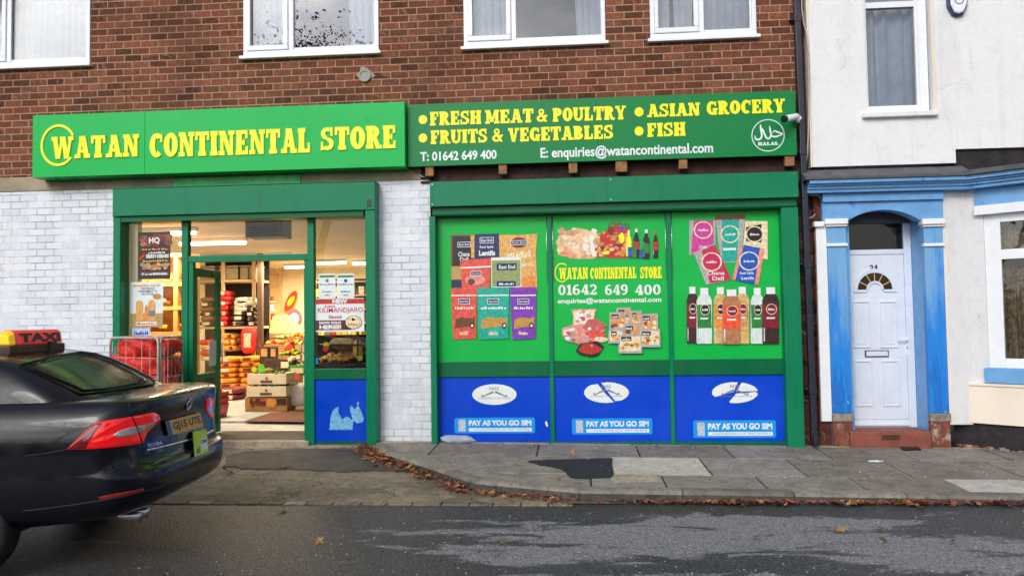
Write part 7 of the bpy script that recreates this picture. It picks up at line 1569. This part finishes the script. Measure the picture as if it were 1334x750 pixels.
mb = MB(); mb.box(sS-.02, sS+.0, -.19, -.09, zr-.05, zr+.045, M['car_black']); mb.tube([(sS-.03, -.13, zr+.04), (sS-.06, -.12, zr-.05)], .006, M['car_black']); mb.build('clamp', rs, local=True, bevel=.01)
# ================================================================ TREES ACROSS THE ROAD (one shows in a window pane; the others are added to darken taxi reflections)
M['bark'] = mat('bark', lin(70, 58, 50), .9, bump=.01); M['foliage'] = mat('autumn_foliage', lin(70, 74, 36), .8, var=.4, vs=3); M['foliage2'] = mat('dark_foliage', lin(50, 62, 34), .8, var=.4, vs=3)
def tree(label, x, y, H, R, nleaf, m, seed, lowc=.3):
    rr = random.Random(seed); t = thing('street_tree', label, 'tree', (x, y, -.2)); mb = MB(); tips = []
    def limb(p, d, L, r, k):
        q = p+d*L*.5+Vector((rr.uniform(-.1, .1), rr.uniform(-.1, .1), 0))*L; e = p+d*L
        mb.tube([p, q, e], [r, r*.8, r*.6], M['bark'], n=7, cap=False)
        if k == 0: tips.append(e); return
        for _ in range(3 if k > 1 else 4):
            nd = (d+Vector((rr.uniform(-.8, .8), rr.uniform(-.8, .8), rr.uniform(-.15, .5)))).normalized(); limb(e, nd, L*rr.uniform(.6, .8), r*.58, k-1)
    limb(Vector((x, y, -.2)), Vector((.03, 0, 1)), H*.34, H*.022, 4); mb.build('trunk', t)
    lf = MB(); n = nleaf//len(tips)+1
    for e in tips:
        s = rr.uniform(.5, 1.2)
        for _ in range(n):
            p = e+Vector((rr.gauss(0, 1), rr.gauss(0, 1), rr.gauss(0, .8)))*R*.13*s; a = Vector((rr.uniform(-1, 1), rr.uniform(-1, 1), rr.uniform(-1, 1))).normalized(); b = a.cross(Vector((rr.uniform(-1, 1), rr.uniform(-1, 1), 1))).normalized(); w = rr.uniform(.05, .10)*(1.0 if H > 12 else 2.1)
            lf.add([p-a*w, p-b*w*.5, p+a*w, p+b*w*.5], [(0, 1, 2, 3)], m)
    lf.build('crown', t); return t
tree('tall thin-leaved tree across the road whose branches show in the window above the first sign', -11.6, -25, 14.3, 6.5, 10000, M['foliage'], 4)
tree('bushy tree across the road, unseen, added to darken reflections, the one on the right', 9, -24, 9.5, 6.0, 7000, M['foliage2'], 9); tree('bushy tree across the road, unseen, added to darken reflections, the far left one', -24, -22, 9.5, 7.0, 7000, M['foliage2'], 12); tree('bushy tree across the road, unseen, added to darken reflections, the far right one', 24, -22, 10.0, 7.0, 7000, M['foliage2'], 15)
hg = MB(); rr = random.Random(2)  # unseen hedge, added to darken what the taxi reflects
for k in range(9000):
    p = Vector((rr.uniform(-34, 34), rr.uniform(-19.4, -18.2), rr.uniform(-.15, 2.3+.5*math.sin(k*.01)))); a = Vector((rr.uniform(-1, 1), rr.uniform(-1, 1), rr.uniform(-1, 1))).normalized(); b = a.cross(Vector((0, .3, 1))).normalized(); w = rr.uniform(.12, .26)
    hg.add([p-a*w, p-b*w*.6, p+a*w, p+b*w*.6], [(0, 1, 2, 3)], M['foliage2'])
hg.box(-34, 34, -19.1, -18.6, -.3, 1.9, M['bark'])
hg.build('hedge', label='long unseen hedge across the road, added to darken the taxi reflections', cat='hedge')
# ================================================================ LEAVES AND LITTER
def leafgeo(mb, p, s, rot, m, rr):
    k = 10; pts = []
    for i in range(k):
        a = 2*math.pi*i/k; r = s*(1 if i % 2 == 0 else .55)*(1.25 if i == 0 else 1)*rr.uniform(.8, 1.1)
        x, y = r*math.cos(a), r*.75*math.sin(a); z = .35*s*rr.uniform(.0, 1)*(abs(math.cos(a))); pts.append(Vector((x*math.cos(rot)-y*math.sin(rot), x*math.sin(rot)+y*math.cos(rot), z+.003)))
    c = Vector((0, 0, .002)); tilt = Matrix.Rotation(rr.uniform(-.5, .5), 3, 'X') @ Matrix.Rotation(rr.uniform(-.5, .5), 3, 'Y')
    v = [p+tilt @ q+Vector((0, 0, s*.25)) for q in pts]+[p+c+Vector((0, 0, s*.25))]
    mb.add(v, [(i, (i+1) % k, k) for i in range(k)], m)
LM = [M['leaf_a'], M['leaf_a'], M['leaf_c'], M['leaf_b'], M['leaf_c']]
lf = MB(); rr = random.Random(11)
def drift(pts, n, spread, s0=.014, s1=.046, zf=None):
    for _ in range(n):
        i = rr.randrange(len(pts)-1); t = rr.random(); a, b, w0 = pts[i][0], pts[i+1][0], pts[i][1]+(pts[i+1][1]-pts[i][1])*t
        p = a.lerp(b, t); d = (b-a).normalized(); nn = Vector((-d.y, d.x, 0)); 
        if rr.random() > w0: continue
        off = -abs(rr.gauss(0, .45))*spread*w0; q = p+nn*off; z = zf(q); leafgeo(lf, Vector((q.x, q.y, z+rr.uniform(0, .022)*w0)), rr.uniform(s0, s1), rr.uniform(0, 6.28), rr.choice(LM), rr)
kline = [(p.copy(), w) for p, w in zip(kpts, [.5, .8, 1, 1, 1, 1, 1, .9, .8, .8, .5, .4, .3])]
for q, w in kline: q.z = 0
drift(kline, 800, .24, zf=lambda q: forecourt_z(max(-2.3, q.y))+.006)
gut = [(Vector((x, KY-.012, 0)), w) for x, w in ((.1, .15), (.5, .25), (.75, .5), (1.0, .3), (1.3, 1), (1.7, .9), (2.0, .4), (2.3, .8), (2.6, .2), (2.85, 1), (3.0, .5), (3.3, .35), (3.6, .7), (4.2, 1), (5.5, .8), (8, .5))]
drift(gut, 950, .14, zf=lambda q: ROADZ+.008)
lf.build('leaf_litter', kind='stuff', label='brown fallen leaves drifted along the kerb', cat='leaves')
def one_leaf(px, py, z, s, m, lab, where='road'):
    p = atz(px, py, z) if where == 'road' else (atg(px, py) if where == 'pave' else atc(px, py)); mb = MB(); r2 = random.Random(int(px)); leafgeo(mb, Vector((p.x, p.y, (p.z if where != 'road' else z)+.012)), s, r2.uniform(0, 6), m, r2); mb.build('fallen_leaf', label=lab, cat='leaf', group='single fallen leaves')
for px, py, s, m, lab in ((367, 664, .06, 'leaf_b', 'tan leaf on the road just below the forecourt edge'), (415, 709, .06, 'leaf_b', 'tan leaf on the road at the lower left, right of the taxi'), (654, 712, .05, 'leaf_b', 'tan leaf at the left edge of the pale road patch'), (984, 703, .05, 'leaf_b', 'tan leaf in the middle of the pale road patch'), (1096, 694, .055, 'leaf_b', 'upper of two tan leaves on the dark road right of the pale patch'), (1150, 708, .06, 'leaf_b', 'lower of two tan leaves on the dark road right of the pale patch'), (1243, 710, .055, 'leaf_b', 'tan leaf on the pale road patch at the lower right'), (430, 683, .035, 'leaf_a', 'small brown leaf on the dark road below the shop door'), (452, 728, .04, 'leaf_b', 'small leaf near the bottom edge of the road')):
    one_leaf(px, py, ROADZ, s, M[m], lab)
for px, py, s, m, lab, wh in ((688, 576, .06, 'leaf_a', 'brown leaf on the pavement below the left blue panel', 'pave'), (745, 593, .06, 'leaf_b', 'pale leaf on the pavement above the black tar patch', 'pave'), (856, 584, .05, 'leaf_b', 'small tan leaf on the pavement below the middle blue panel', 'pave'), (368, 610, .07, 'leaf_a', 'brown leaf on the forecourt below the shop door', 'fore'), (296, 617, .07, 'leaf_c', 'rust leaf on the forecourt beside the taxi', 'fore'), (1030, 590, .06, 'leaf_b', 'dry leaf on the pavement near the foot of the drainpipe', 'pave')):
    one_leaf(px, py, 0, s, M[m], lab, wh)
# crumpled clear plastic bag at the foot of the first panel
M['plastic'] = mat('milky_plastic', lin(206, 220, 232), .2, var=.1, coat=.6)
N = NT('clear_crumpled_plastic'); N.base(lin(214, 226, 236)); N.rough(.15); N.bsdf.inputs['Alpha'].default_value = .55; N.bump(N.noise(N.pos(), 40, 4), .02); M['plastic'] = N.m
from mathutils import noise as mnoise
p = atg(603, 568); mb = MB()
mb.ell((p.x, -.09, p.z+.035), .21, .06, .045, M['plastic'], nu=40, nv=14, fn=lambda d: d*(1+.45*mnoise.noise(d*22))); mb.build('plastic_bag', label='crumpled clear plastic bag at the foot of the left blue panel', cat='litter')
p = atg(1141, 602); mb = MB(); mb.ell((p.x, p.y, p.z+.012), .075, .02, .010, M['white_vinyl'], nu=20, nv=8, fn=lambda d: d*(1+.5*mnoise.noise(d*30))); mb.build('paper_scrap', label='scrap of white paper on the pavement in front of the house door', cat='litter')
for px, py, lab, n in ((948, 651, 'small green weed growing in the gutter below the pavement edge', 16), (1175, 656, 'flat green weed in the gutter near the right edge', 12)):
    p = atz(px, py, ROADZ+.02); mb = MB(); r3 = random.Random(px)
    for k in range(n):
        a = r3.uniform(0, 6.28); L = r3.uniform(.04, .10); q = Vector((p.x, KY-.03, ROADZ)); e = q+Vector((math.cos(a)*L*.8, -abs(math.sin(a))*L*.6, L*.8)); sd = Vector((-math.sin(a), math.cos(a), 0))*.006
        mb.add([q-sd, q+sd, (q+e)/2+sd*1.6+Vector((0, 0, .01)), e, (q+e)/2-sd*1.6+Vector((0, 0, .01))], [(0, 1, 2, 3, 4)], M['veg_green'])
    mb.build('weed', label=lab, cat='weed')
# loose grit and chips on road and forecourt
mb = MB(); rr = random.Random(8); M['grit'] = mat('pale_grit', lin(190, 184, 172), .8)
for k in range(230):
    px, py = rr.uniform(180, 1334), rr.uniform(662, 750); p = atz(px, py, ROADZ); s = rr.uniform(.002, .006)
    mb.ell((p.x, p.y, ROADZ+s*.5), s*1.6, s, s*.7, M['grit'], nu=5, nv=3)
for k in range(260):
    px, py = rr.uniform(250, 1334), rr.uniform(580, 632); p = atg(px, py); zz = gz(p.x, p.y)+.004 if p.x > inside_x(p.y) else forecourt_z(p.y)+.004; s = rr.uniform(.003, .008)
    mb.ell((p.x, p.y, zz+s*.4), s*1.6, s, s*.7, M['grit'] if k % 3 else M['leaf_c'], nu=5, nv=3)
mb.build('grit', kind='stuff')
# broken brick bits along the foot of the bay
mb = MB()
for k in range(26):
    t = rr.uniform(-.15, 1.0); p = bay_pt(t, rr.uniform(.0, .05)); s = rr.uniform(.012, .03); z = gz(p.x, p.y); mb.box(p.x-s, p.x+s, p.y-s*.7, p.y+s*.7, z, z+s*.9, rr.choice([M['step_red'], M['cement_pale'], M['brick_red_paint']]))
mb.build('rubble', kind='stuff', bevel=.004)
